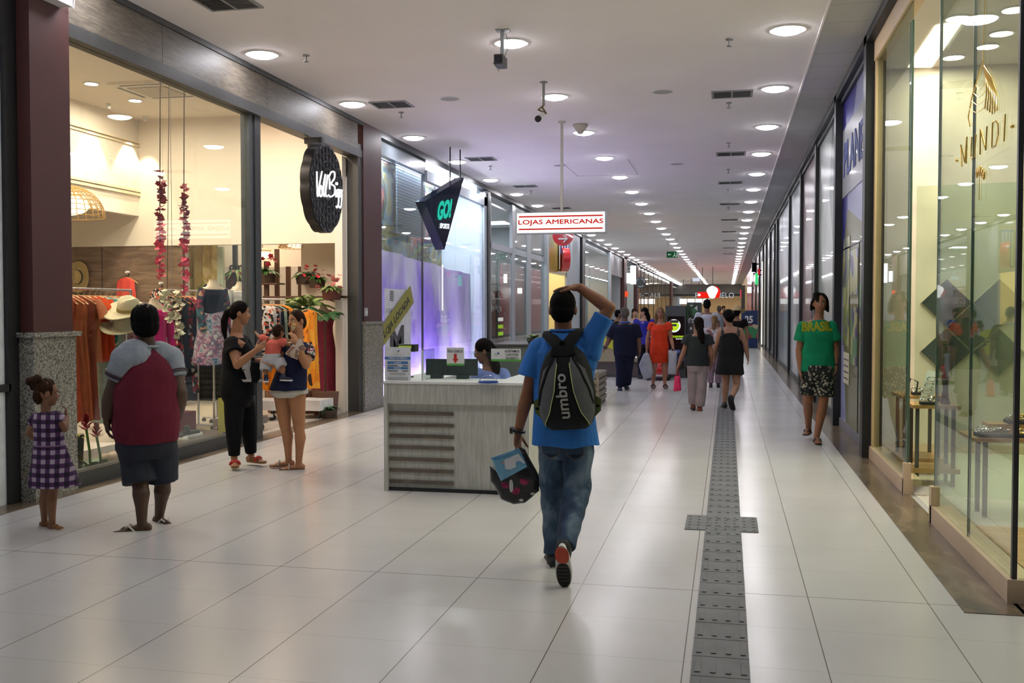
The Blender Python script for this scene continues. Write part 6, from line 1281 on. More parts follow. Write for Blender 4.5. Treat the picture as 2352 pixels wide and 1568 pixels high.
# ---------------------------------------------------------------- young man in the green BRASIL tee
F = Fig('young man walking this way in green tee and dark floral shorts', 12.3, 1.02, 178, '#8a5b40', dict(
    head=(1883, 697), neck=(1880, 733), pelvis=(1879, 840), shL=(1845, 750), shR=(1910, 750), elL=(1835, 803, .03), wrL=(1838, 848, -.02), elR=(1919, 800, .03), wrR=(1919, 838, -.03),
    hipL=(1861, 858), hipR=(1897, 858), knL=(1856, 922, .05), knR=(1890, 930, -.04), anL=(1857, 982, .34), anR=(1876, 1002, -.05), toeL=(1849, 1000, .14), toeR=(1881, 1016, -.25)), (180, 0, 0), fat=.98, vox=.0075)
J = F.J; F.body(hands={'L': dict(curl=.45), 'R': dict(curl=.6)})
F.hair(H_drk, [('e', (0, -.016, .036), (.084, .094, .092)), ('e', (0, -.06, -.02), (.08, .055, .08)), ('e', (.03, .0, .10), (.05, .06, .035)), ('t', [(.05, 0, .08), (.078, -.01, .02), (.082, -.02, -.04), (.094, -.015, -.075)], [.026, .030, .032, .018]), ('t', [(-.05, 0, .08), (-.080, -.01, .02), (-.084, -.02, -.05), (-.098, -.015, -.09)], [.026, .030, .032, .018])], wr=(.010, 60.))
F.face()
M_gr = cloth('green_cotton', '#0f7a55')
sh = F.garment('shirt', M_gr, [(-.12, .20, .13), (.1, .19, .125), (.4, .172, .12), (.7, .18, .125), (.84, .178, .115), (.93, .115, .09), (.985, .075, .075)], [F.sleeve('L', .07, .085, .62), F.sleeve('R', .07, .085, .62)], (.007, 24.), 5)
a_, b_ = aY(1843, 762, 12.15), aY(1913, 739, 12.15)
o = text('BRASIL', 'lettering', V3(a_[0], 12.15, a_[2]), (1, 0, .03), (0, 0, 1), b_[0]-a_[0], b_[2]-a_[2], mat('yellow_print', '#b3b81e'), F.t, .002, .055); subdiv_text(o, 3); wrap(o, sh, V3(0, 1, 0), .005, 1.2)
M_fl = patches('floral_print', ('#0e1312', '#12201c', '#0c1010', '#1a2622', '#101616', '#7c766a', '#0e1412', '#a09888', '#161c1a'), 48., .85)
F.garment('shorts', M_fl, [(-.3, .15, .11), (-.15, .19, .14), (.02, .18, .13)], [F.leg('L', .115, .105, 0, .36), F.leg('R', .115, .105, 0, .36)], (.005, 22.), 5, extra=lambda m: m.cyl(J['hipL'], J['hipL']*.4+J['knL']*.6, .11, .105).cyl(J['hipR'], J['hipR']*.4+J['knR']*.6, .11, .105))
for S in 'LR': F.flipflop(S, mat('black_flip', '#15110f'), mat('dark_strap', '#2a1512'))
wd = nrm(J['wrR']-J['elR']); wc = J['wrR']; u_, v_, _ = frame(wd); MB().tube([wc+u_*.033*math.cos(q)+v_*.033*math.sin(q) for q in np.linspace(0, 6.28, 16)], .009, 8).obj('wristband', M_black, F.t)
# ---------------------------------------------------------------- man in navy
F = Fig('broad man in navy tee and trousers walking away past the kiosk', 19.4, 1.04, -6, '#6e4c3a', dict(
    head=(1435, 720), neck=(1435, 740), pelvis=(1436, 803), shL=(1411, 752), shR=(1461, 752), elL=(1398, 783), wrL=(1390, 797, .1), elR=(1468, 783), wrR=(1469, 806, .1),
    hipL=(1426, 812), hipR=(1446, 812), knL=(1427, 851), knR=(1441, 849, .05), anL=(1424, 890), anR=(1439, 884, .15), toeL=(1421, 893, .2), toeR=(1441, 884, .4)), (-6, 0, 0), fat=1.2, vox=.01)
F.body(); F.hair(H_gry, SHORT, wr=(.002, 80.), vox=.008)
M_n = cloth('navy_cotton', '#10152a'); J = F.J
F.garment('shirt', M_n, [(-.22, .22, .16), (.1, .22, .17), (.5, .22, .16), (.8, .215, .14), (.93, .12, .1)], [F.sleeve('L', .085, .095, .75), F.sleeve('R', .085, .095, .75)], (.006, 14.), 5)
F.garment('trousers', M_n, [(-.35, .17, .12), (-.1, .2, .15), (.1, .2, .15)], [F.leg('L', .115, .1, .085, .97), F.leg('R', .115, .1, .085, .97)], (.006, 14.), 6)
MB().tube([J['neck']+F.R@V3(.085*math.cos(q), .08*math.sin(q), .0) for q in np.linspace(0, 6.28, 18)], .018, 8).obj('collar', mat('blue_collar', '#31559a'), F.t)
for S in 'LR': F.shoe(S, mat('blue_shoe', '#1d2c44'), M_shoe)
wd = nrm(J['wrL']-J['elL']); wc = J['wrL']; u_, v_, _ = frame(wd); MB().tube([wc+u_*.036*math.cos(q)+v_*.036*math.sin(q) for q in np.linspace(0, 6.28, 16)], .012, 8).obj('watch', M_black, F.t)
# ---------------------------------------------------------------- woman in orange
F = Fig('woman in orange dress with glasses carrying white shopping bags', 20.1, .96, 172, '#9a6a52', dict(
    head=(1516, 718), neck=(1515, 740), pelvis=(1514, 800), shL=(1496, 747), shR=(1536, 747), elL=(1487, 778), wrL=(1486, 804, -.03), elR=(1541, 778), wrR=(1546, 798, -.1),
    hipL=(1505, 808), hipR=(1524, 808), knL=(1502, 848), knR=(1527, 848), anL=(1500, 882), anR=(1527, 882), toeL=(1501, 890, -.15), toeR=(1530, 890, -.15)), (170, 0, 0), fat=1.12, vox=.01, fem=True)
F.body(); F.hair(H_fair, [CAPF, ('e', (0, -.06, -.03), (.08, .055, .09)), ('t', [(.07, -.01, .02), (.085, 0, -.08), (.09, .03, -.2)], [.03, .035, .025]), ('t', [(-.07, -.01, .02), (-.085, 0, -.08), (-.09, .03, -.2)], [.03, .035, .025])], vox=.008)
F.face(glasses='#2a1a16', lip='#8a3438')
F.garment('dress', cloth('orange_cotton', '#c83a1c'), [(-.55, .185, .14), (-.2, .20, .16), (.1, .195, .16), (.4, .175, .145), (.7, .18, .15), (.84, .16, .12), (.92, .11, .09)], [F.sleeve('L', .075, .08, .35), F.sleeve('R', .075, .08, .35)], (.005, 16.), 5); J = F.J
for S in 'LR': F.sandal(S, M_black, M_black)
def carrier(lab, poly, Y, m, cat='bag', name='shopping_bag', th=.05, hx=None):
    t = thing(name, lab, cat, aY(*poly[0], Y)); robj('bag_body', MB().pillow([aY(x, y, Y) for x, y in poly], (0, 1, 0), th, edge=.4), .009, m, t, 2, wrinkle(.008, 20, 3))
    if hx: MB().tube([aY(x, y, Y) for x, y in hx], .008).obj('handle', m, t)
carrier('knotted white plastic bag in the orange woman\'s lower hand', ((1479, 812), (1490, 811), (1497, 830), (1500, 858), (1494, 868), (1480, 870), (1473, 858), (1468, 838)), 19.95, cloth('white_plastic', '#a9adb4'), th=.1, hx=((1480, 814), (1485, 806), (1490, 814)))
carrier('white paper carrier bag hanging from the orange woman\'s other hand', ((1535, 804), (1556, 806), (1554, 845), (1552, 860), (1534, 858), (1536, 830)), 19.95, mat('white_paper_bag', '#a8a9b2'), th=.06, hx=((1540, 806), (1545, 797), (1550, 806)))
# ---------------------------------------------------------------- woman in grey top
F = Fig('dark-haired woman in charcoal top and beige trousers walking away', 15.8, .93, -6, '#8a604a', dict(
    head=(1604, 744), neck=(1603, 766), pelvis=(1601, 828), shL=(1581, 778), shR=(1626, 778), elL=(1569, 812), wrL=(1558, 841, -.03), elR=(1634, 812), wrR=(1632, 840, .1),
    hipL=(1591, 842), hipR=(1613, 842), knL=(1592, 888), knR=(1611, 888), anL=(1592, 929, .05), anR=(1607, 936), toeL=(1591, 928, .25), toeR=(1610, 935, .2)), (-20, 0, 0), fat=1.12, vox=.009, fem=True)
F.body(); F.hair(H_drk, [('e', (0, -.015, .03), (.086, .098, .096)), ('e', (0, -.06, -.03), (.08, .06, .09)), ('t', [(0, -.08, -.02), (0, -.11, -.1), (0.02, -.12, -.22), (0.03, -.12, -.3)], [.05, .055, .06, .04])], vox=.008)
F.garment('top', cloth('charcoal_jersey', '#2a2f31'), [(-.2, .20, .15), (.1, .19, .15), (.4, .175, .14), (.75, .18, .13), (.9, .13, .1)], [F.sleeve('L', .085, .1, .4), F.sleeve('R', .085, .1, .4)], (.006, 16.), 5); J = F.J
F.garment('trousers', cloth('beige_linen', '#8f8285'), [(-.4, .16, .12), (-.15, .18, .14), (.05, .175, .14)], [F.leg('L', .105, .088, .078, .96), F.leg('R', .105, .088, .078, .96)], (.006, 16.), 6)
for S in 'LR': F.shoe(S, mat('rust_shoe', '#6e3224'), M_shoe)
carrier('bright pink gift bag carried low by the woman in charcoal', ((1549, 864), (1562, 863), (1565, 897), (1547, 898)), 15.75, mat('pink_bag', '#c81e5a'), name='gift_bag', th=.04, hx=((1552, 865), (1557, 842), (1560, 864)))
# ---------------------------------------------------------------- woman in black dress
F = Fig('woman in black sleeveless dress and black flats walking away on the guide strip', 16.3, .98, -4, '#a0765e', dict(
    head=(1672, 727), neck=(1676, 750), pelvis=(1676, 815), shL=(1655, 762), shR=(1700, 760), elL=(1645, 793), wrL=(1641, 820, .1), elR=(1712, 790), wrR=(1717, 818, .05),
    hipL=(1666, 830), hipR=(1688, 830), knL=(1667, 880, .02), knR=(1692, 882, -.05), anL=(1664, 926, .02), anR=(1681, 914, -.42), toeL=(1660, 930, .2), toeR=(1688, 936, -.32)), (-24, 0, 0), fat=1.15, vox=.009, fem=True)
F.body(hands={'R': dict(curl=.4)}); F.hair(H_blk, [('e', (0, -.015, .035), (.09, .1, .09)), ('e', (0, -.07, -.01), (.08, .06, .08)), ('e', (.02, -.11, .01), (.06, .05, .06))], vox=.008)
F.garment('dress', mat('black_dress', '#060607', rough=.85, var=.3, vs=30), [(-.68, .235, .2), (-.3, .215, .17), (.1, .19, .15), (.45, .172, .14), (.7, .165, .135), (.80, .12, .12)], (), (.007, 16.), 5); J = F.J
for q in (-1, 1): MB().tube([J['pelvis']+(J['neck']-J['pelvis'])*u+F.R@V3(.125*q*w_, d_, 0) for u, w_, d_ in ((.68, 1., -.13), (.85, 1., -.115), (.955, .98, -.02), (.9, .95, .09), (.7, .9, .13))], .022, 8, .4, tuple(F.R[:, 1])).obj('strap', M_black, F.t)
for S in 'LR': F.shoe(S, M_black, M_shoe, 0)
# ---------------------------------------------------------------- people farther away
def simple(label, Y0, sc, face, skin, x, ytop, yfeet, top, bottom, hair, topn='shirt', wx=1., arms=None, dress=False, head=None, hparts=None, fat=1.05, fem=False):
    yfeet = proj(aY(x, 711.5, Y0)*V3(1, 1, 0))[1]; H_ = yfeet-ytop; y = lambda f: ytop+H_*f; hw = H_*.115*wx; c = math.cos(math.radians(face)); J = dict(
        head=(x, y(.068)), neck=(x, y(.165)), pelvis=(x, y(.475)), shL=(x-hw, y(.2)), shR=(x+hw, y(.2)), elL=(x-hw*1.3, y(.35)), elR=(x+hw*1.3, y(.35)), wrL=(x-hw*1.35, y(.48), -.05), wrR=(x+hw*1.35, y(.48), -.05),
        hipL=(x-hw*.5, y(.5)), hipR=(x+hw*.5, y(.5)), knL=(x-hw*.45, y(.73)), knR=(x+hw*.45, y(.73)), anL=(x-hw*.45, y(.955)), anR=(x+hw*.45, y(.955)), toeL=(x-hw*.5, y(.97), .15*c), toeR=(x+hw*.5, y(.97), .15*c))
    J.update(arms or {})
    f = Fig(label, Y0, sc, face, skin, J, (head if head is not None else face, 0, 0), fat=fat, vox=.012); f.body(); f.hair(hair, hparts or SHORT, vox=.01)
    f.garment(topn, top, ([(-.75, .2, .16)] if dress else [(-.12, .19, .14)])+[(.1, .18, .14), (.45, .17, .13), (.8, .175, .12), (.93, .1, .09)], [f.sleeve('L', .075, .085, .45), f.sleeve('R', .075, .085, .45)], (.005, 16.), 5)
    if not dress: f.garment('trousers', bottom, [(-.3, .15, .12), (-.1, .17, .13), (.1, .165, .13)], [f.leg('L', .1, .08, .07, .96), f.leg('R', .1, .08, .07, .96)], (.004, 16.), 6)
    for S in 'LR': f.shoe(S, M_shoe, M_shoe)
    return f
LONG = SHORT+[('t', [(0, -.07, -.02), (0, -.1, -.1), (0, -.11, -.2)], [.05, .055, .04])]
simple('tall man in white tee walking away in the middle distance', 22.5, 1.03, 0, '#7a5440', 1624, 687, 869, cloth('white_tee', '#a6a9b4'), cloth('khaki', '#8f7f80'), H_blk, wx=.95)
simple('woman with light-brown hair and pale print top just ahead of the white-tee man', 20.6, .82, 8, '#9a7058', 1641, 724, 872, patches('pale_print', ('#b0a8b4', '#c0bcc4', '#7a5048', '#a8a4b0'), 20.), cloth('mauve_trousers', '#84707c'), H_fair, 'blouse', hparts=LONG)
f = simple('woman in violet-blue shirt bending her arm beside the orange woman', 22.8, .93, -80, '#a07860', 1480, 706, 866, cloth('violet_blue', '#2c2c8c'), cloth('dark_trousers', '#191a22'), H_blk, arms=dict(elL=(1472, 757, -.1), wrL=(1458, 748, -.1)), hparts=LONG)
f = simple('person in a straw hat behind the woman in the black dress', 24.5, .95, 20, '#8a604a', 1693, 708, 850, cloth('black_top', '#0c0c0e'), cloth('dark_trousers', '#191a22'), H_drk)
M_straw = mat('straw', '#b09a6c', rough=.8, var=.15, vs=60, bump=.4, bs=180)
def hat(lab, c, R, s_=1., m=M_straw, band=None, col='hat', rb=.19, group=None):
    t = thing('straw_hat', lab, 'hat', c); n = 28; P = []
    for r_, z in ((.0, .118), (.03, .125), (.06, .12), (.078, .10), (.086, .05), (.09, .012), (.095, .0), (.13, -.004), (rb, .006), (rb+.004, .0), (.13, -.012), (.09, -.008), (.0, -.006)):
        P.append([V3(c)+R@(V3(max(r_, .001)*math.cos(q)*1.0, max(r_, .001)*math.sin(q)*1.15, z+(.02*math.cos(2*q)*(r_/rb)**2 if r_ > .1 else (-.022*math.exp(-(math.cos(q)*r_/.03)**2) if z > .09 else 0)))*s_) for q in np.linspace(0, 2*math.pi, n, endpoint=False)])
    MB().rings(P).obj('hat_body', m, t, 50)
    if band: MB().rings([[V3(c)+R@(V3(r_*math.cos(q), r_*math.sin(q)*1.15, z)*s_) for q in np.linspace(0, 2*math.pi, n, endpoint=False)] for r_, z in ((.093, .005), (.0915, .035), (.087, .035), (.088, .005), (.093, .005))], cap=False).obj('hat_band', band, t)
    return t
hat('straw hat worn by the person behind the black-dress woman', f.J['head']+V3(0, 0, .05), head_frame(20, -10), 1.05)
simple('brown-haired woman facing this way behind the navy man', 25.5, .93, 150, '#b08468', 1458, 708, 852, cloth('white_blouse', '#9a9aa2'), cloth('dark_trousers', '#191a22'), H_brn, hparts=LONG)
simple('grey-haired person among the far crowd under the round lit sign', 33., .95, 10, '#9a7058', 1652, 702, 818, cloth('grey_tee', '#7c8088'), cloth('dark_trousers', '#191a22'), H_gry)
simple('person in a red top in the far crowd by the end shop', 44., .95, 170, '#9a6a50', 1662, 702, 790, cloth('red_top', '#8a2420'), cloth('dark_trousers', '#191a22'), H_drk)
simple('dark-haired person at the far left behind the navy man', 26., .95, 60, '#7a5440', 1420, 712, 850, cloth('black_top', '#0c0c0e'), cloth('dark_trousers', '#191a22'), H_blk)
# ================================================================= goods in the fashion shop
M_hw = wood('hanger_wood', '#a8743c', '#c8935a', (3, 3, 3)); M_fx = mat('steel_rail', (.55, .55, .57), rough=.25, metal=.9)
_hp = [None]
def hanger(lab, c, R, grp, m=None):
    """c = top of the hook"""
    t = thing('clothes_hanger', lab, 'hanger', c, grp); c = V3(c); b = c-UP*.085
    for q in (-1, 1): MB().tube([b, b+R[:, 0]*q*.06-UP*.012, b+R[:, 0]*q*.14-UP*.055, b+R[:, 0]*q*.205-UP*.10], [.013, .015, .016, .012], 8, .5).obj('arm', m or M_hw, t)
    MB().tube([b, b+UP*.03, b+UP*.045+R[:, 0]*.018, b+UP*.07+R[:, 0]*.018, c+R[:, 0]*.0, b+UP*.07-R[:, 0]*.016], .0028, 6).obj('hook', M_chrome, t); return t
def garm(name, lab, c, R, prof, m, grp, folds=7, sleeves=None, seed=0, cat=None, amp=.16, tilt=0.):
    """c = neck point; prof = (drop, half width, half depth)"""
    rg = random.Random(seed); ph = rg.random()*6; n = 40; rs = []; c = V3(c)
    for d, w_, dd in prof:
        fa = min(1, d/.35); k = []
        for i in range(n):
            q = 2*math.pi*i/n; f = 1+amp*fa*math.sin(folds*q+ph+d*2)
            k.append(c-UP*(d+.012*fa*math.sin(3*q+ph))+R[:, 0]*(w_*math.cos(q)*f+tilt*d)+R[:, 1]*dd*math.sin(q)*(1+2.*amp*fa*math.sin(folds*q+ph)))
        rs.append(k)
    o = MB().rings(rs)
    if sleeves:
        L, r_ = sleeves
        for q in (-1, 1): a = c-UP*.05+R[:, 0]*q*.16; o.tube([a, a+R[:, 0]*q*.06-UP*L*.4, a+R[:, 0]*q*.09-UP*L], [r_, r_*1.05, r_*1.1], 12, .5)
    return tag(o.obj(name, m, None, 60), lab, cat or name.replace('_', ' '), grp)
DRESS = [(0, .05, .02), (.02, .12, .025), (.06, .19, .03), (.2, .17, .04), (.4, .15, .04), (.7, .18, .06), (1.0, .2, .07), (1.25, .22, .08)]
BLOUSE = [(0, .05, .02), (.02, .12, .025), (.06, .195, .03), (.25, .19, .04), (.5, .19, .05), (.72, .2, .06)]
TOP = [(0, .06, .02), (.02, .10, .025), (.05, .15, .03), (.25, .16, .04), (.42, .17, .05)]
C_ = lambda n, c: cloth(n, c, vs=12.)
M_gf = [patches('red_black_floral', ('#0c0c10', '#8a1420', '#14161a', '#a42a30', '#0e1010', '#c8c0b8'), 26., .85), patches('teal_floral', ('#1f7f84', '#2a949a', '#1f7f84', '#c9c09a', '#23898c'), 28., .85),
        patches('denim_floral', ('#8a97a6', '#b8bcc0', '#5a6e86', '#c8c4c0', '#8c7a78'), 30., .85), patches('monkey_print', ('#c8c4bc', '#15151a', '#b8563c', '#d0ccc6', '#1a1a1e'), 32., .85)]
def rack(lab, p0, p1, m, base=True, r_=.014):
    t = thing('clothes_rack', lab, 'clothes rack', (p0[0], p0[1], 0)); p0, p1 = V3(p0), V3(p1)
    MB().cyl(p0, p1, r_, n=12).obj('rail', m, t)
    for p in (p0, p1): MB().cyl((p[0], p[1], .06), p, r_, n=12).obj('post', m, t)
    d = nrm(p1-p0); s_ = nrm(np.cross(d, UP))
    for p in (p0, p1):
        MB().cyl(V3(p[0], p[1], .07)-s_*.22, V3(p[0], p[1], .07)+s_*.22, r_, n=10).obj('foot_bar', m, t)
        for q in (-1, 1): MB().cyl(V3(p[0], p[1], .03)+s_*q*.2-d*.012, V3(p[0], p[1], .03)+s_*q*.2+d*.012, .028, n=14).obj('caster', M_black, t)
    return t
# rack A by the near window
za = 1.80; rack('chrome rack of rust, orange and teal clothes just inside the first window', (-6.95, 8.9, za), (-6.95, 10.72, za), M_fx)
Ra = head_frame(0)
itemsA = [('rust', 'rust-red long dress', '#8a3c24', DRESS, 'dress'), ('clay', 'clay-brown long dress', '#9a5236', DRESS, 'dress'), ('terracotta', 'terracotta pleated dress', '#a85c3c', DRESS, 'dress'), ('brick', 'brick-brown gown', '#7c3a28', DRESS, 'dress'),
          ('tan rust', 'pale rust tunic', '#b0694a', BLOUSE, 'tunic'), ('orange', 'bright orange blouse', '#cf4a14', BLOUSE, 'blouse'), ('deep orange', 'deep orange loose blouse', '#c23e10', BLOUSE, 'blouse'), ('teal', 'teal flowered blouse', 1, BLOUSE, 'blouse'),
          ('mint', 'pale mint long skirt dress', '#9fb0a4', DRESS, 'dress'), ('white', 'white long dress', '#c8c6c0', DRESS, 'dress'), ('ivory', 'ivory lace vest', '#b9ad96', TOP, 'vest'), ('denim', 'blue and white floral denim shorts set', 2, BLOUSE, 'shorts set'), ('plum', 'plum knit top', '#6c2a34', TOP, 'top')]
for i, (nm, lab, c, pr, kd) in enumerate(itemsA):
    y = 9.42+i*.102; R = head_frame(rnd.uniform(-10, 10)); L = pr if pr is not DRESS else [(d*(1.08 if i < 4 else 1.15), w_, e) for d, w_, e in pr]
    hanger('wooden hanger holding the %s on the near chrome rack' % lab, (-6.95, y, za+.012), R, 'wooden hangers on the near rack')
    garm(kd.replace(' ', '_'), lab+' hanging on the near chrome rack', (-6.95, y, za-.082), R, L, C_(nm.replace(' ', '_')+'_cloth', c) if isinstance(c, str) else M_gf[c], 'clothes on the near chrome rack', seed=i, sleeves=(.2, .07) if pr is BLOUSE else None)
# rack B deeper by the mannequins
rack('steel rack of floral and pink dresses behind the white blossoms', (-6.95, 11.45, 1.82), (-6.95, 12.75, 1.82), M_fx)
for i, (nm, lab, c, pr) in enumerate([('f1', 'black and red striped floral dress', 0, DRESS), ('blk', 'black wrap dress', '#121216', DRESS), ('f2', 'red-flowered black gown', 0, DRESS), ('crm', 'crimson long dress', '#8c1a24', DRESS), ('prt', 'black and white graphic blouse', 3, BLOUSE),
                                 ('blush', 'blush pink long trousers', '#c48a86', DRESS), ('rose', 'rose pink long dress', '#b86a70', DRESS), ('cam', 'camel blouse', '#a87a50', BLOUSE), ('wht', 'white cotton tunic', '#bdb9b2', BLOUSE)]):
    y = 11.55+i*.13; R = head_frame(rnd.uniform(-8, 8)); hanger('wooden hanger holding the %s on the steel rack' % lab, (-6.95, y, 1.832), R, 'wooden hangers on the steel rack')
    garm('dress' if pr is DRESS else 'blouse', lab+' hanging on the steel rack', (-6.95, y, 1.738), R, pr, C_(nm+'_clothB', c) if isinstance(c, str) else M_gf[c], 'clothes on the steel rack', seed=20+i)
# racks C, D behind the entrance
Mw_ = mat('white_rack', (.75, .73, .7), rough=.4)
for nm, y0, n, x, its in (('left', 11.95, 7, -6.75, [('black crepe', '#101014')]*7), ('right', 13.05, 9, -6.45, [('black and white graphic', 3), ('white', '#b8b4ac'), ('black graphic', 3), ('grey', '#77777a'), ('navy', '#1a1e30'), ('pale green', '#8a9c88'), ('black', '#121216'), ('orange patterned', '#d07a1c'), ('yellow-orange long', '#e08a18')])):
    pe = y0+n*.085+.05; rack('white frame rack inside the open entrance, %s one' % nm, (x, y0-.05, 1.72), (x, pe, 1.72), Mw_)
    for i in range(n):
        y = y0+i*.085; R = head_frame(rnd.uniform(-14, 8)-12); lab = '%s garment' % its[i][0] if nm == 'right' else '%s dress' % its[i][0]
        hanger('light wooden hanger, %s along the %s white rack' % (ORD[i], nm), (x, y, 1.732), R, 'light wooden hangers in the entrance')
        c = its[i][1]; long_ = nm == 'left' or i > 6
        garm('dress' if long_ else 'blouse', '%s hung %s from the front of the %s white rack' % (lab, ORD[i], nm), (x, y, 1.638), R, DRESS if long_ else BLOUSE, C_('c_%s' % its[i][0].replace(' ', '_'), c) if isinstance(c, str) else M_gf[c], 'clothes on the white racks', seed=50+i)
# mannequins
M_skin_m = mat('mannequin_cream', '#c9b79f', rough=.5, var=.02)
def mannequin(lab, px, py, X, top_m, sh=.19, skirt=None, arms=None, zb=0, bottom=.62, head=True, R=None, leglen=0, cat='mannequin'):
    n = aX(px, py, X); R = head_frame(115) if R is None else R; t = thing('mannequin', lab, 'mannequin', (n[0], n[1], 0), 'mannequins')
    MB().loft([(n-UP*.62, .14, .1), (n-UP*.5, .15, .11), (n-UP*.36, .12, .095), (n-UP*.2, .155, .115), (n-UP*.1, .165, .09), (n-UP*.05, .09, .065), (n-UP*.01, .052, .052), (n+UP*.02, .05, .05)], R, 24).obj('torso', M_skin_m, t)
    MB().cyl((n[0], n[1], .02), (n[0], n[1], n[2]-.6), .016).obj('pole', M_chrome, t); MB().cyl((n[0], n[1], .012), (n[0], n[1], .03), .16, n=24).obj('base', M_chrome, t)
    for k_ in range(7): q = 2*math.pi*k_/7; MB().ell(n+V3(.047*math.cos(q), .047*math.sin(q), .012), .006).obj('neck_stud', M_black, t) if X > -6.5 else None
    g = MB().loft([(n-UP*bottom, .165, .13), (n-UP*.42, .145, .115), (n-UP*.3, .142, .115), (n-UP*.18, .172, .13), (n-UP*.11, .178, .10)], R, 30); top = robj('top', g, .01, top_m, t, 3, wrinkle(.004, 24, 2))
    for q in (-1, 1): MB().tube([n-UP*.13+R[:, 0]*q*.13+R[:, 1]*.05, n-UP*.055+R[:, 0]*q*.1, n-UP*.12+R[:, 0]*q*.12-R[:, 1]*.06], .03, 10, .4).obj('shoulder', top_m, top)
    if arms:
        for q in (-1, 1): MB().tube([n-UP*.1+R[:, 0]*q*.16, n-UP*.3+R[:, 0]*q*.21, n-UP*arms[0]+R[:, 0]*q*.19+R[:, 1]*.04], [.05, .048, .05], 12).obj('sleeve', arms[1], top)
    if skirt:
        rs = []
        for d, w_ in skirt[1]: rs.append([n-UP*(d+.02*math.sin(2*q))+R[:, 0]*w_*math.cos(q)*(1+.05*math.sin(9*q)*(d > .7))+R[:, 1]*w_*.75*math.sin(q)*(1+.05*math.sin(9*q)*(d > .7)) for q in np.linspace(0, 2*math.pi, 60, endpoint=False)])
        MB().rings(rs).obj('skirt', skirt[0], t, 60)
    return t
mannequin('headless mannequin in magenta jacket behind the straw hats', 354, 690, -6.55, cloth('magenta_jacket', '#c01872'), arms=(.55, cloth('magenta_jacket', '#c01872')), skirt=(cloth('white_blouse_m', '#c9bfb8'), ((.45, .15), (.7, .17), (.9, .19))))
M_dk = patches('navy_rose_print', ('#1c2230', '#232c3e', '#2a5a64', '#b08a6a', '#8a3048', '#1a2030'), 20., .8)
mannequin('headless mannequin in dark patterned kimono top and tropical skirt', 489, 645, -6.45, cloth('deep_navy', '#141826'), arms=(.62, M_dk), skirt=(patches('tropic_skirt', ('#2e5a78', '#7a8ea0', '#b8b0b4', '#a86a88', '#3c4a66', '#c8c4c4'), 11., .8, kind='noise', sharp=False), ((.4, .15), (.55, .18), (.8, .24), (1.05, .27))))
mannequin('headless mannequin in plain white long-sleeved top', 552, 650, -6.45, cloth('white_top_m', '#d0ccc6'), arms=(.62, cloth('white_top_m', '#d0ccc6')), skirt=(cloth('grey_skirt', '#8c8a90'), ((.45, .15), (.8, .2), (1.0, .22))))
mannequin('headless mannequin in raspberry sleeveless jumpsuit by the entrance edge', 743, 705, -6.12, cloth('raspberry', '#8e3a4e'), skirt=(cloth('raspberry', '#8e3a4e'), ((.4, .145), (.62, .18), (.9, .2), (1.15, .2), (1.35, .21))), R=head_frame(140))
# hats
hat('cream panama hat with olive band behind the heavy man', aX(296, 712, -6.5), head_frame(30, 14, -18), 1.25, mat('panama', '#c9c0a2', rough=.8, bump=.4, bs=180), mat('olive_band', '#8a7a3c'))
hat('second olive-cream hat lying under the panama hat', aX(283, 752, -6.55), head_frame(0, 10, -10), 1.2, mat('panama_dark', '#a39a7e', rough=.8, bump=.4, bs=180))
p = aY(178, 636, YB-.06); hat('straw hat hung flat on the board wall near the pillar', p, np.stack([V3(1, 0, 0), V3(0, 0, 1), V3(0, -1, 0)], 1), 1.15, M_straw, M_dark)
t = thing('hat_stand', 'thin steel stand carrying the two hats', 'stand', (*aX(290, 740, -6.53)[:2], 0)); a = aX(290, 745, -6.53); MB().cyl((a[0], a[1], .02), a, .012).cyl((a[0], a[1], 0), (a[0], a[1], .02), .14, n=20).obj('pole', M_chrome, t)
# tops on the board wall
for px, py, lab, m, nm in ((291, 625, 'coral sleeveless top on a hanger on the board wall', cloth('coral_top', '#cc4a40'), 'coral'), (368, 650, 'black and white printed top on a hanger on the board wall', M_gf[3], 'printed')):
    c = aY(px, py, YB-.05); hanger('wooden hanger on the board wall holding the %s top' % nm, c, head_frame(0), 'hangers on the board wall'); garm('top', lab, c-UP*.09+V3(0, -.03, 0), head_frame(0), TOP, m, 'tops on the board wall', seed=3)
    MB_ = MB().cyl(c+V3(0, .06, .0), c+V3(0, -.02, .0), .02); tag(MB_.obj('wall_hook', M_white), 'round white wall hook over the %s top' % nm, 'hook', 'hooks on the board wall')
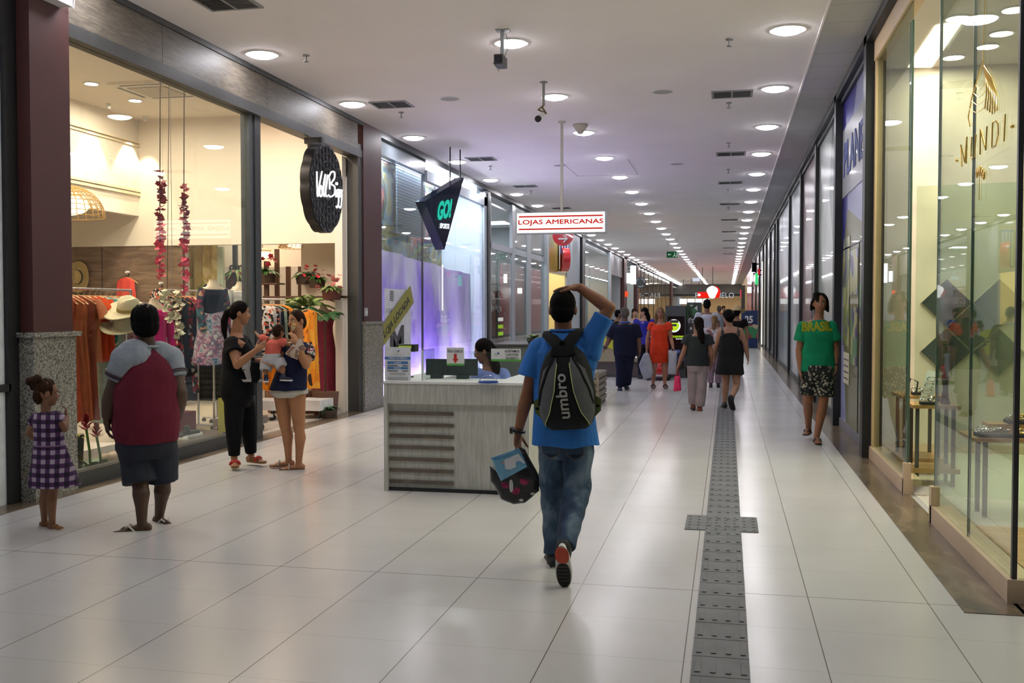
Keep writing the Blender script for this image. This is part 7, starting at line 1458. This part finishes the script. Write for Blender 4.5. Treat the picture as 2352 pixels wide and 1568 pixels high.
# flower garlands hanging from the ceiling
def petals(mb, c, r_, seed, n=5):
    rg = random.Random(seed); R = head_frame(rg.uniform(0, 360), rg.uniform(-50, 70), rg.uniform(-40, 40))
    for k_ in range(n):
        q = 2*math.pi*k_/n; d = R@V3(math.cos(q), math.sin(q), .25); s_ = R@V3(-math.sin(q), math.cos(q), 0); a = V3(c)
        n0 = len(mb.v); mb.v += [tuple(a), tuple(a+d*r_*.55+s_*r_*.42), tuple(a+d*r_), tuple(a+d*r_*.55-s_*r_*.42)]; mb.f += [(n0, n0+1, n0+2, n0+3)]
M_fl1 = mat('dark_red_petal', '#8a1c34', rough=.6, var=.3, vs=30); M_fl2 = mat('pink_petal', '#e04a6a', rough=.6, var=.3, vs=30); M_fw = mat('white_petal', '#d4cfb4', rough=.6, var=.1)
for px, ytop, y0, y1, lab in ((369, 170, 395, 640, 'hanging garland of dark red to pink blossoms, left of the pair'), (424, 190, 430, 675, 'hanging garland of dark red to pink blossoms, right of the pair')):
    X = -6.1; t = thing('flower_garland', lab, 'flower garland', aX(px, 500, X), 'hanging flower garlands'); a = aX(px, ytop, X); a = V3(X, a[1], HS); b = aX(px-2, y1, X)
    MB().tube([a, b], .006).obj('cord', mat('cord_brown', '#4a3a2c'), t); rg = random.Random(px)
    for seg, m in ((0, M_fl1), (1, M_fl2)):
        mb = MB(); lo, hi = (y0, y0+.5*(y1-y0)) if seg == 0 else (y0+.5*(y1-y0), y1); yy = lo
        while yy < hi:
            for _ in range(2): petals(mb, aX(px+rg.uniform(-7, 7), yy+rg.uniform(-3, 3), X+rg.uniform(-.04, .04)), rg.uniform(.03, .055), rg.random())
            yy += rg.choice((4, 5, 6, 12)) if seg == 0 else rg.choice((4, 5, 9))
        mb.obj('blossoms', m, t, recalc=False)
t = thing('white_blossom_garland', 'drooping string of white artificial blossoms in front of the floral dresses', 'flower garland', aX(408, 720, -6.25)); rg = random.Random(5)
for x0, y0, x1, y1 in ((375, 668, 392, 738), (412, 668, 408, 775)):
    mb = MB()
    for k_ in range(34): u = k_/33; petals(mb, aX(x0+(x1-x0)*u+rg.uniform(-9, 9), y0+(y1-y0)*u, -6.25+rg.uniform(-.05, .05)), rg.uniform(.03, .05), rg.random())
    mb.obj('blossoms', M_fw, t, recalc=False)
MB().tube([V3(-6.25, aX(395, 640, -6.25)[1], HS), aX(384, 668, -6.25), aX(408, 775, -6.25)], .004).obj('cord', mat('cord_brown', '#4a3a2c'), t)
MB().tube([V3(-5.9, aX(395, 600, -5.9)[1], HS), aX(396, 700, -5.9)], .003, 6).obj('wire', M_grey, t)
# wicker lamp and pendants
def wicker(lab, c, r_, h, e=9.):
    t = thing('wicker_lamp', lab, 'pendant lamp', c); c = V3(c); mb = MB()
    for k_ in range(26):
        q = 2*math.pi*k_/26; mb.tube([c+V3(r_*math.sin(a)*math.cos(q), r_*math.sin(a)*math.sin(q), h*math.cos(a)) for a in np.linspace(.12, 1.57, 9)], .006, 5)
    for k_ in range(9): a = .17+1.4*k_/8; mb.tube([c+V3(r_*math.sin(a)*math.cos(q), r_*math.sin(a)*math.sin(q), h*math.cos(a)) for q in np.linspace(0, 6.283, 33)], .005, 5)
    mb.obj('woven_shade', mat('wicker', '#b08a50', rough=.7), t); MB().ell(c+UP*h*.35, (r_*.55, r_*.55, h*.3), None, 18).obj('bulb', emit('warm_bulb', (1, .78, .42), e), t)
    MB().cyl(c+UP*h, (c[0], c[1], HS if c[1] < YB else 3.55), .006).obj('cord', M_dark, t); return t
c = aY(158, 498, 12.); wicker('large woven wicker dome lamp glowing behind the maroon pillar', c, .46, .42, 5.)
c = aY(682, 570, 15.6); wicker('flat woven wicker lamp glowing beyond the white bulkhead', c, .30, .12, 9.)
c = aY(603, 583, 16.2); t = thing('pendant_lamp', 'small bright yellow pendant beyond the bulkhead beside the mullion', 'pendant lamp', c); MB().ell(c, (.13, .13, .08), None, 18).obj('bulb', emit('warm_bulb', (1, .78, .42), 9.), t); MB().ell(c+UP*.06, (.15, .15, .05), None, 18).obj('shade', M_gold, t); MB().cyl(c, (c[0], c[1], 3.55), .006).obj('cord', M_dark, t)
# curtains, frame and shelf in the back room
def drapeY(name, lab, x0, x1, y, zb, zt, m, nf=20, amp=.03, cat='curtain', gather=0.):
    def fn(u, v):
        z = zb+(zt-zb)*v; x = x0+(x1-x0)*u; g = gather*math.sin(v*math.pi); x = x+(x0+(x1-x0)*.5-x)*g
        return (x, y+amp*math.sin(u*nf+.6*math.sin(v*4)), z)
    return tag(MB().grid(fn, 90, 14, .005).obj(name, m, None, 80), lab, cat)
a, b = aY(432, 567, 15.2), aY(500, 690, 15.2); drapeY('printed_curtain', 'yellow leaf-printed curtain in the shop back room', a[0], b[0], 15.2, .05, 2.75, patches('leaf_print', ('#c8b074', '#d8c690', '#cdb880', '#9a9a50', '#d4c08a', '#bfa868'), 8., .8), gather=.12)
a, b = aY(500, 565, 15.1), aY(514, 700, 15.1); t = thing('door_frame_panel', 'pale narrow standing mirror frame beside the printed curtain', 'mirror', (a[0], 15.1, 0)); MB().box((a[0], 15.08, 0), (b[0], 15.14, 2.6)).obj('frame', mat('mint_frame', '#b9c4b0'), t)
a, b = aY(518, 600, 15.8), aY(575, 720, 15.8); t = thing('display_shelf', 'grey shelf unit with dark posts and greenery behind the white mannequin', 'shelf', (a[0], 15.8, 0)); MB().box((a[0], 15.8, 0), (b[0], 16.1, a[2]-.22)).obj('cabinet', mat('mauve_grey', '#6a5c58'), t)
for x in (a[0]+.1, (a[0]+b[0])/2+.05): MB().box((x-.05, 15.95, 0), (x+.03, 16.0, 2.9)).obj('post', mat('slate_post', '#4a4c54'), t)
text('ema', 'lettering', V3(a[0]+.06, 15.82, a[2]-.21), (1, 0, 0), (0, 0, 1), .36, .15, M_dark, t, .02, .01)
t = thing('trailing_plant', 'trailing greenery with pink flowers on the grey shelf unit', 'plant', (b[0]-.2, 15.7, a[2]-.25)); mb = leafy(MB(), (b[0]-.2, 15.72, a[2]-.16), 60, .32, .03, 8, .5, .9); mb.obj('foliage', M_pale, t, recalc=False); mb = MB(); [petals(mb, (b[0]-.2+rnd.uniform(-.2, .2), 15.6, a[2]-.3+rnd.uniform(-.15, .15)), .05, k_) for k_ in range(9)]; mb.obj('flowers', mat('rose_petal', '#c0405a'), t, recalc=False)
# dark wooden posts and shelves with flowers in the room seen through the entrance
for i, (px, y0, y1, Y) in enumerate(((612, 600, 800, 16.0), (636, 572, 800, 16.3), (662, 612, 800, 16.2), (690, 612, 800, 16.4))):
    a = aY(px, y0, Y); t = thing('wooden_post', 'dark brown wooden post in the back room, %s beyond the mullion' % ORD[i], 'post', (a[0], Y, 0), 'wooden posts in the back room'); MB().box((a[0]-.035, Y-.03, 0), (a[0]+.035, Y+.03, a[2])).obj('post', mat('dark_wood', '#4a2f20'), t)
def flowerpot(lab, px, py, Y, s_=1., fl='#c03048', pot='#5a2f24', leaf=None, n=70):
    c = aY(px, py, Y); t = thing('potted_flowers', lab, 'plant', c, 'pots in the entrance'); MB().cyl(c-UP*.16*s_, c-UP*.02*s_, .13*s_, .15*s_, 16).obj('pot', mat('pot'+pot[1:], pot), t)
    leafy(MB(), c, n, .28*s_, .03*s_, px, 1.0, .6).obj('foliage', leaf or M_leaf, t, recalc=False)
    if fl: mb = MB(); rg = random.Random(px); [petals(mb, c+V3(rg.uniform(-.2, .2), rg.uniform(-.2, 0), rg.uniform(-.02, .24))*s_, .05*s_, rg.random()) for _ in range(12)]; mb.obj('flowers', mat('fl'+fl[1:], fl, var=.25), t, recalc=False)
    return t, c
flowerpot('pink and green potted flowers in a brown basket above the raspberry jumpsuit', 762, 664, 14.2, 1.0, '#c06a6a', '#5a2a22', M_pale)
t = thing('plant_shelf', 'wooden wall shelf holding potted flowers over the palms', 'shelf', aY(700, 670, 14.5)); a, b = aY(610, 674, 14.45), aY(800, 684, 14.45); MB().box((a[0], 14.35, b[2]), (b[0], 14.6, b[2]+.03)).obj('board', mat('dark_wood', '#4a2f20'), t)
flc = aY(612, 625, 15.0)
t = thing('plant_shelf', 'small dark shelf on a post under the red potted flowers', 'shelf', (flc[0], 15, 0)); MB().box((flc[0]-.25, 14.85, flc[2]-.2), (flc[0]+.25, 15.15, flc[2]-.175)).obj('board', mat('dark_wood', '#4a2f20'), t); MB().box((flc[0]-.03, 14.97, 0), (flc[0]+.03, 15.03, flc[2]-.2)).obj('post', mat('dark_wood', '#4a2f20'), t)
flowerpot('red potted flowers behind the mullion in the entrance', 612, 625, 15.0, 1.1, '#b02840', '#3a2a20'); flowerpot('crimson potted flowers beside the wooden posts', 728, 640, 14.9, .9, '#c03040', '#3a2a20'); flowerpot('green potted shrub near the middle posts', 700, 630, 15.2, 1., None, '#3a2a20')
def palm(lab, c, n, L, seed, m=M_leaf2, up=1.1, lw=.02, a0=0, a1=6.28):
    t = thing('palm_plant', lab, 'palm', (c[0], c[1], 0)); rg = random.Random(seed); c = V3(c)
    MB().cyl((c[0], c[1], 0), (c[0], c[1], .35), .17, .2, 20).obj('pot', mat('pot_clay', '#6a4a3a'), t)
    st = MB()
    for i in range(n):
        q = a0+(a1-a0)*(i+rg.random()*.5)/n; e = up*rg.uniform(.5, 1.2); d = nrm(V3(math.cos(q), math.sin(q), e)); l = L*rg.uniform(.75, 1.1); P = [c+d*l*u-UP*(.55*l*u*u) for u in np.linspace(0, 1, 11)]; mb = MB()
        st.tube([V3(c[0], c[1], .35), c, c+d*.1], .008, 6)
        mb.tube(P, .005, 5)
        for j in range(2, 11):
            T_ = nrm(P[j]-P[j-1]); s_ = nrm(np.cross(T_, UP))
            for qq in (-1, 1):
                for h in (0, .5):
                    b0 = P[j-1]*(1-h)+P[j]*h; ll = .26*L*(1-.5*abs(j/10-.45)*2); e1 = b0+(s_*qq*.8+T_*.7-UP*.25)*ll; w_ = T_*lw*.5
                    n0 = len(mb.v); mb.v += [tuple(b0-w_*.5), tuple((b0+e1)/2+w_+UP*.01), tuple(e1), tuple((b0+e1)/2-w_+UP*.01)]; mb.f += [(n0, n0+1, n0+2, n0+3)]
        mb.obj('frond', m, t, recalc=False)
    st.obj('stem', M_leaf, t); return t
a = aY(640, 700, 14.1); palm('bushy palm behind the white racks, by the mullion', (a[0], 14.1, 1.5), 13, .62, 3, lw=.035)
a = aY(765, 690, 13.9); palm('dark green palm spreading behind the raspberry jumpsuit', (a[0]-.15, 13.95, 1.45), 15, .62, 9, lw=.035, a0=1.2, a1=5.6)
a = aY(705, 700, 14.15); palm('middle palm with pale upright fronds behind the racks', (a[0], 14.15, 1.6), 11, .6, 12, M_pale, lw=.03)
y_ = aY(708, 712, 13.15); garm('dress', 'yellow-orange long dress with black squiggles at the end of the right white rack', y_, head_frame(-20), [(0, .04, .02), (.02, .09, .03), (.06, .12, .04), (.3, .11, .05), (.7, .125, .06), (1.1, .14, .07)], patches('yellow_black_print', ('#e0881a', '#e59a22', '#dc8014', '#e6a030', '#2a2018', '#e28e1e', '#df8418'), 16., .85, stretch=(1, 1, .45)), 'clothes on the white racks', seed=91)
hanger('light wooden hanger holding the yellow-orange long dress', y_+UP*.094, head_frame(-20), 'light wooden hangers in the entrance')
a = aX(160, 640, -7.3); palm('palm whose fronds show just beside the maroon pillar', (-7.4, 9.3, 1.75), 7, .5, 15)
flowerpot('low leafy plant on the floor under the raspberry jumpsuit', 752, 938, 13.6, .9, None, '#4a3a30', M_leaf2, 50)
# floor items
t = thing('display_platform', 'low white display platform inside the first window', 'platform', (-6.35, 8.4, 0)); MB().box((-6.9, 7.9, .013), (-6.1, 9.2, .2)).obj('block', mat('platform_white', (.75, .66, .6)), t)
def ginger(lab, px, py, s_):
    X = -5.82; c = aX(px, py, X); b = aX(px+10, 1075, X); b[2] = .02; t = thing('red_ginger_flower', lab, 'flower', b, 'torch ginger flowers'); MB().tube([b, (b+c)/2+V3(0, .02, 0), c], .012).obj('stem', M_leaf, t); mb = MB()
    for k_ in range(46):
        q = k_*2.4; u = k_/46; d = nrm(V3(math.cos(q), math.sin(q), .4+1.2*u)); p = c+UP*(.14*u-.02)*s_; r_ = (.075-.045*u)*s_; e = p+d*r_*1.5; w_ = nrm(np.cross(d, UP))*.016*s_; n0 = len(mb.v); mb.v += [tuple(p), tuple((p+e)/2+w_), tuple(e), tuple((p+e)/2-w_)]; mb.f += [(n0, n0+1, n0+2, n0+3)]
    mb.obj('bracts', mat('ginger_red', '#8a1626', var=.3), t, recalc=False); leafy(MB(), b+UP*.05, 7, .34, .045, px, 1.6, .4).obj('leaves', M_leaf, t, recalc=False)
ginger('deep red torch ginger bloom in the window behind the girl, taller one', 198, 985, 1.); ginger('deep red torch ginger bloom in the window behind the girl, lower one', 222, 1002, .9)
for i, (px, py, c) in enumerate(((240, 1055, '#a08a74'), (262, 1050, '#c0a890'), (280, 1048, '#8a7564'))): p = aX(px, py, -5.85); tag(MB().pillow([p+V3(0, .1*math.cos(q), .06*math.sin(q)) for q in np.linspace(0, 6, 12)], (1, 0, 0), .06).obj('shell', mat('shell%d' % i, c, bump=.3, bs=20), None), '%s shell-like stone in the window corner, %s from the flowers' % (('brown', 'pale', 'dark')[i], ORD[i]), 'stone', 'stones in the window corner')
c = aX(170, 990, -6.0); t = thing('yellow_plant', 'yellow-green leafy plant behind the girl', 'plant', c); leafy(MB(), c-UP*.05, 26, .16, .03, 4, 1., .5).obj('foliage', mat('yellow_leaf', '#a8a040', var=.2), t, recalc=False); MB().cyl((c[0], c[1], .013), (c[0], c[1], c[2]-.03), .07, .09).obj('pot', M_dark, t)
struct('floor_window_ledge', MB().box((-6.35, 9.3, .013), (XL-.14, 11.0, .12)), mat('ledge_grey', '#5c5350', rough=.4))
for i, (px, lab) in enumerate(((410, 'grey canvas sneaker with white sole in the window, left of the pair'), (440, 'grey canvas sneaker with white sole in the window, right of the pair'))):
    p = aX(px, 980, -5.95); t = thing('sneaker', lab, 'shoe', (p[0], p[1], .12), 'sneakers'); y = p[1]; d = V3(.25, .97, 0) if i else V3(.9, -.4, 0)
    robj('upper', MB().cap(V3(p[0], y, .17)-d*.09, V3(p[0], y, .165)+d*.09, .048, .036).cap(V3(p[0], y, .18)-d*.08, V3(p[0], y, .23)-d*.07, .045, .04), .006, cloth('canvas_grey', '#3f4648'), t, 3); MB().cap(V3(p[0], y, .135)-d*.1, V3(p[0], y, .135)+d*.11, .05, .045).obj('sole', M_wsole, t); t.children[1].scale = (1, 1, 1)
for i, (x, y, h, c) in enumerate(((-6.6, 10.6, .42, '#5c1f2c'), (-6.75, 11.2, .30, '#6a2030'))): tag(MB().box((x-.22, y-.3, .013), (x+.22, y+.25, h)).obj('display_box', mat('maroon_box', c, rough=.4), None), 'maroon display box on the shop floor, ' + ('taller' if i == 0 else 'shorter') + ' one', 'box', 'maroon display boxes')
a, b = aX(503, 985, -5.75), aX(557, 905, -5.75); t = thing('yellow_sign', 'yellow window sign with black letters behind the woman in black', 'sign', (a[0], a[1], .14)); MB().box((-5.76, a[1], .14), (-5.745, b[1], b[2])).obj('panel', mat('sign_yellow', '#c8b422', rough=.4), t); text('RE', 'lettering', V3(-5.743, a[1]+.12, .24), (0, 1, 0), (0, 0, 1), .22, .13, M_dark, t, .003, .02)
MB().box((-5.8, (a[1]+b[1])/2-.1, .12), (-5.70, (a[1]+b[1])/2+.1, .14)).obj('foot', M_dark, t)
for i, (px0, px1, py0, py1, Y) in enumerate(((596, 622, 921, 942, 13.0), (697, 727, 920, 943, 13.3))):
    a, b = aY(px0, py1, Y), aY(px1, py0, Y); t = thing('white_podium', 'white low podium on casters in the entrance, ' + ('left' if i == 0 else 'right') + ' one', 'podium', a, 'white podiums'); MB().box((a[0]-.15, Y, a[2]), (b[0]+.05, Y+.5, b[2])).obj('box', M_white, t)
    for x in (a[0]-.1, b[0]): MB().cyl((x-.015, Y+.1, .045), (x+.015, Y+.1, .045), .032, n=14).cyl((x, Y+.1, .05), (x, Y+.1, a[2]+.01), .01).obj('caster', M_black, t)
a = aX(597, 1000, -5.95); t = thing('wooden_dolly', 'grey wooden dolly on casters just inside the entrance by the mullion', 'dolly', (a[0], 11.75, 0)); MB().box((-6.3, 11.45, .10), (-5.85, 12.05, .2)).obj('deck', mat('grey_wood', '#7a7068'), t)
for x, y in ((-6.25, 11.5), (-5.9, 11.5), (-6.25, 12.), (-5.9, 12.)): MB().cyl((x-.012, y, .047), (x+.012, y, .047), .034, n=14).cyl((x, y, .05), (x, y, .105), .01).obj('caster', M_black, t)
fin()
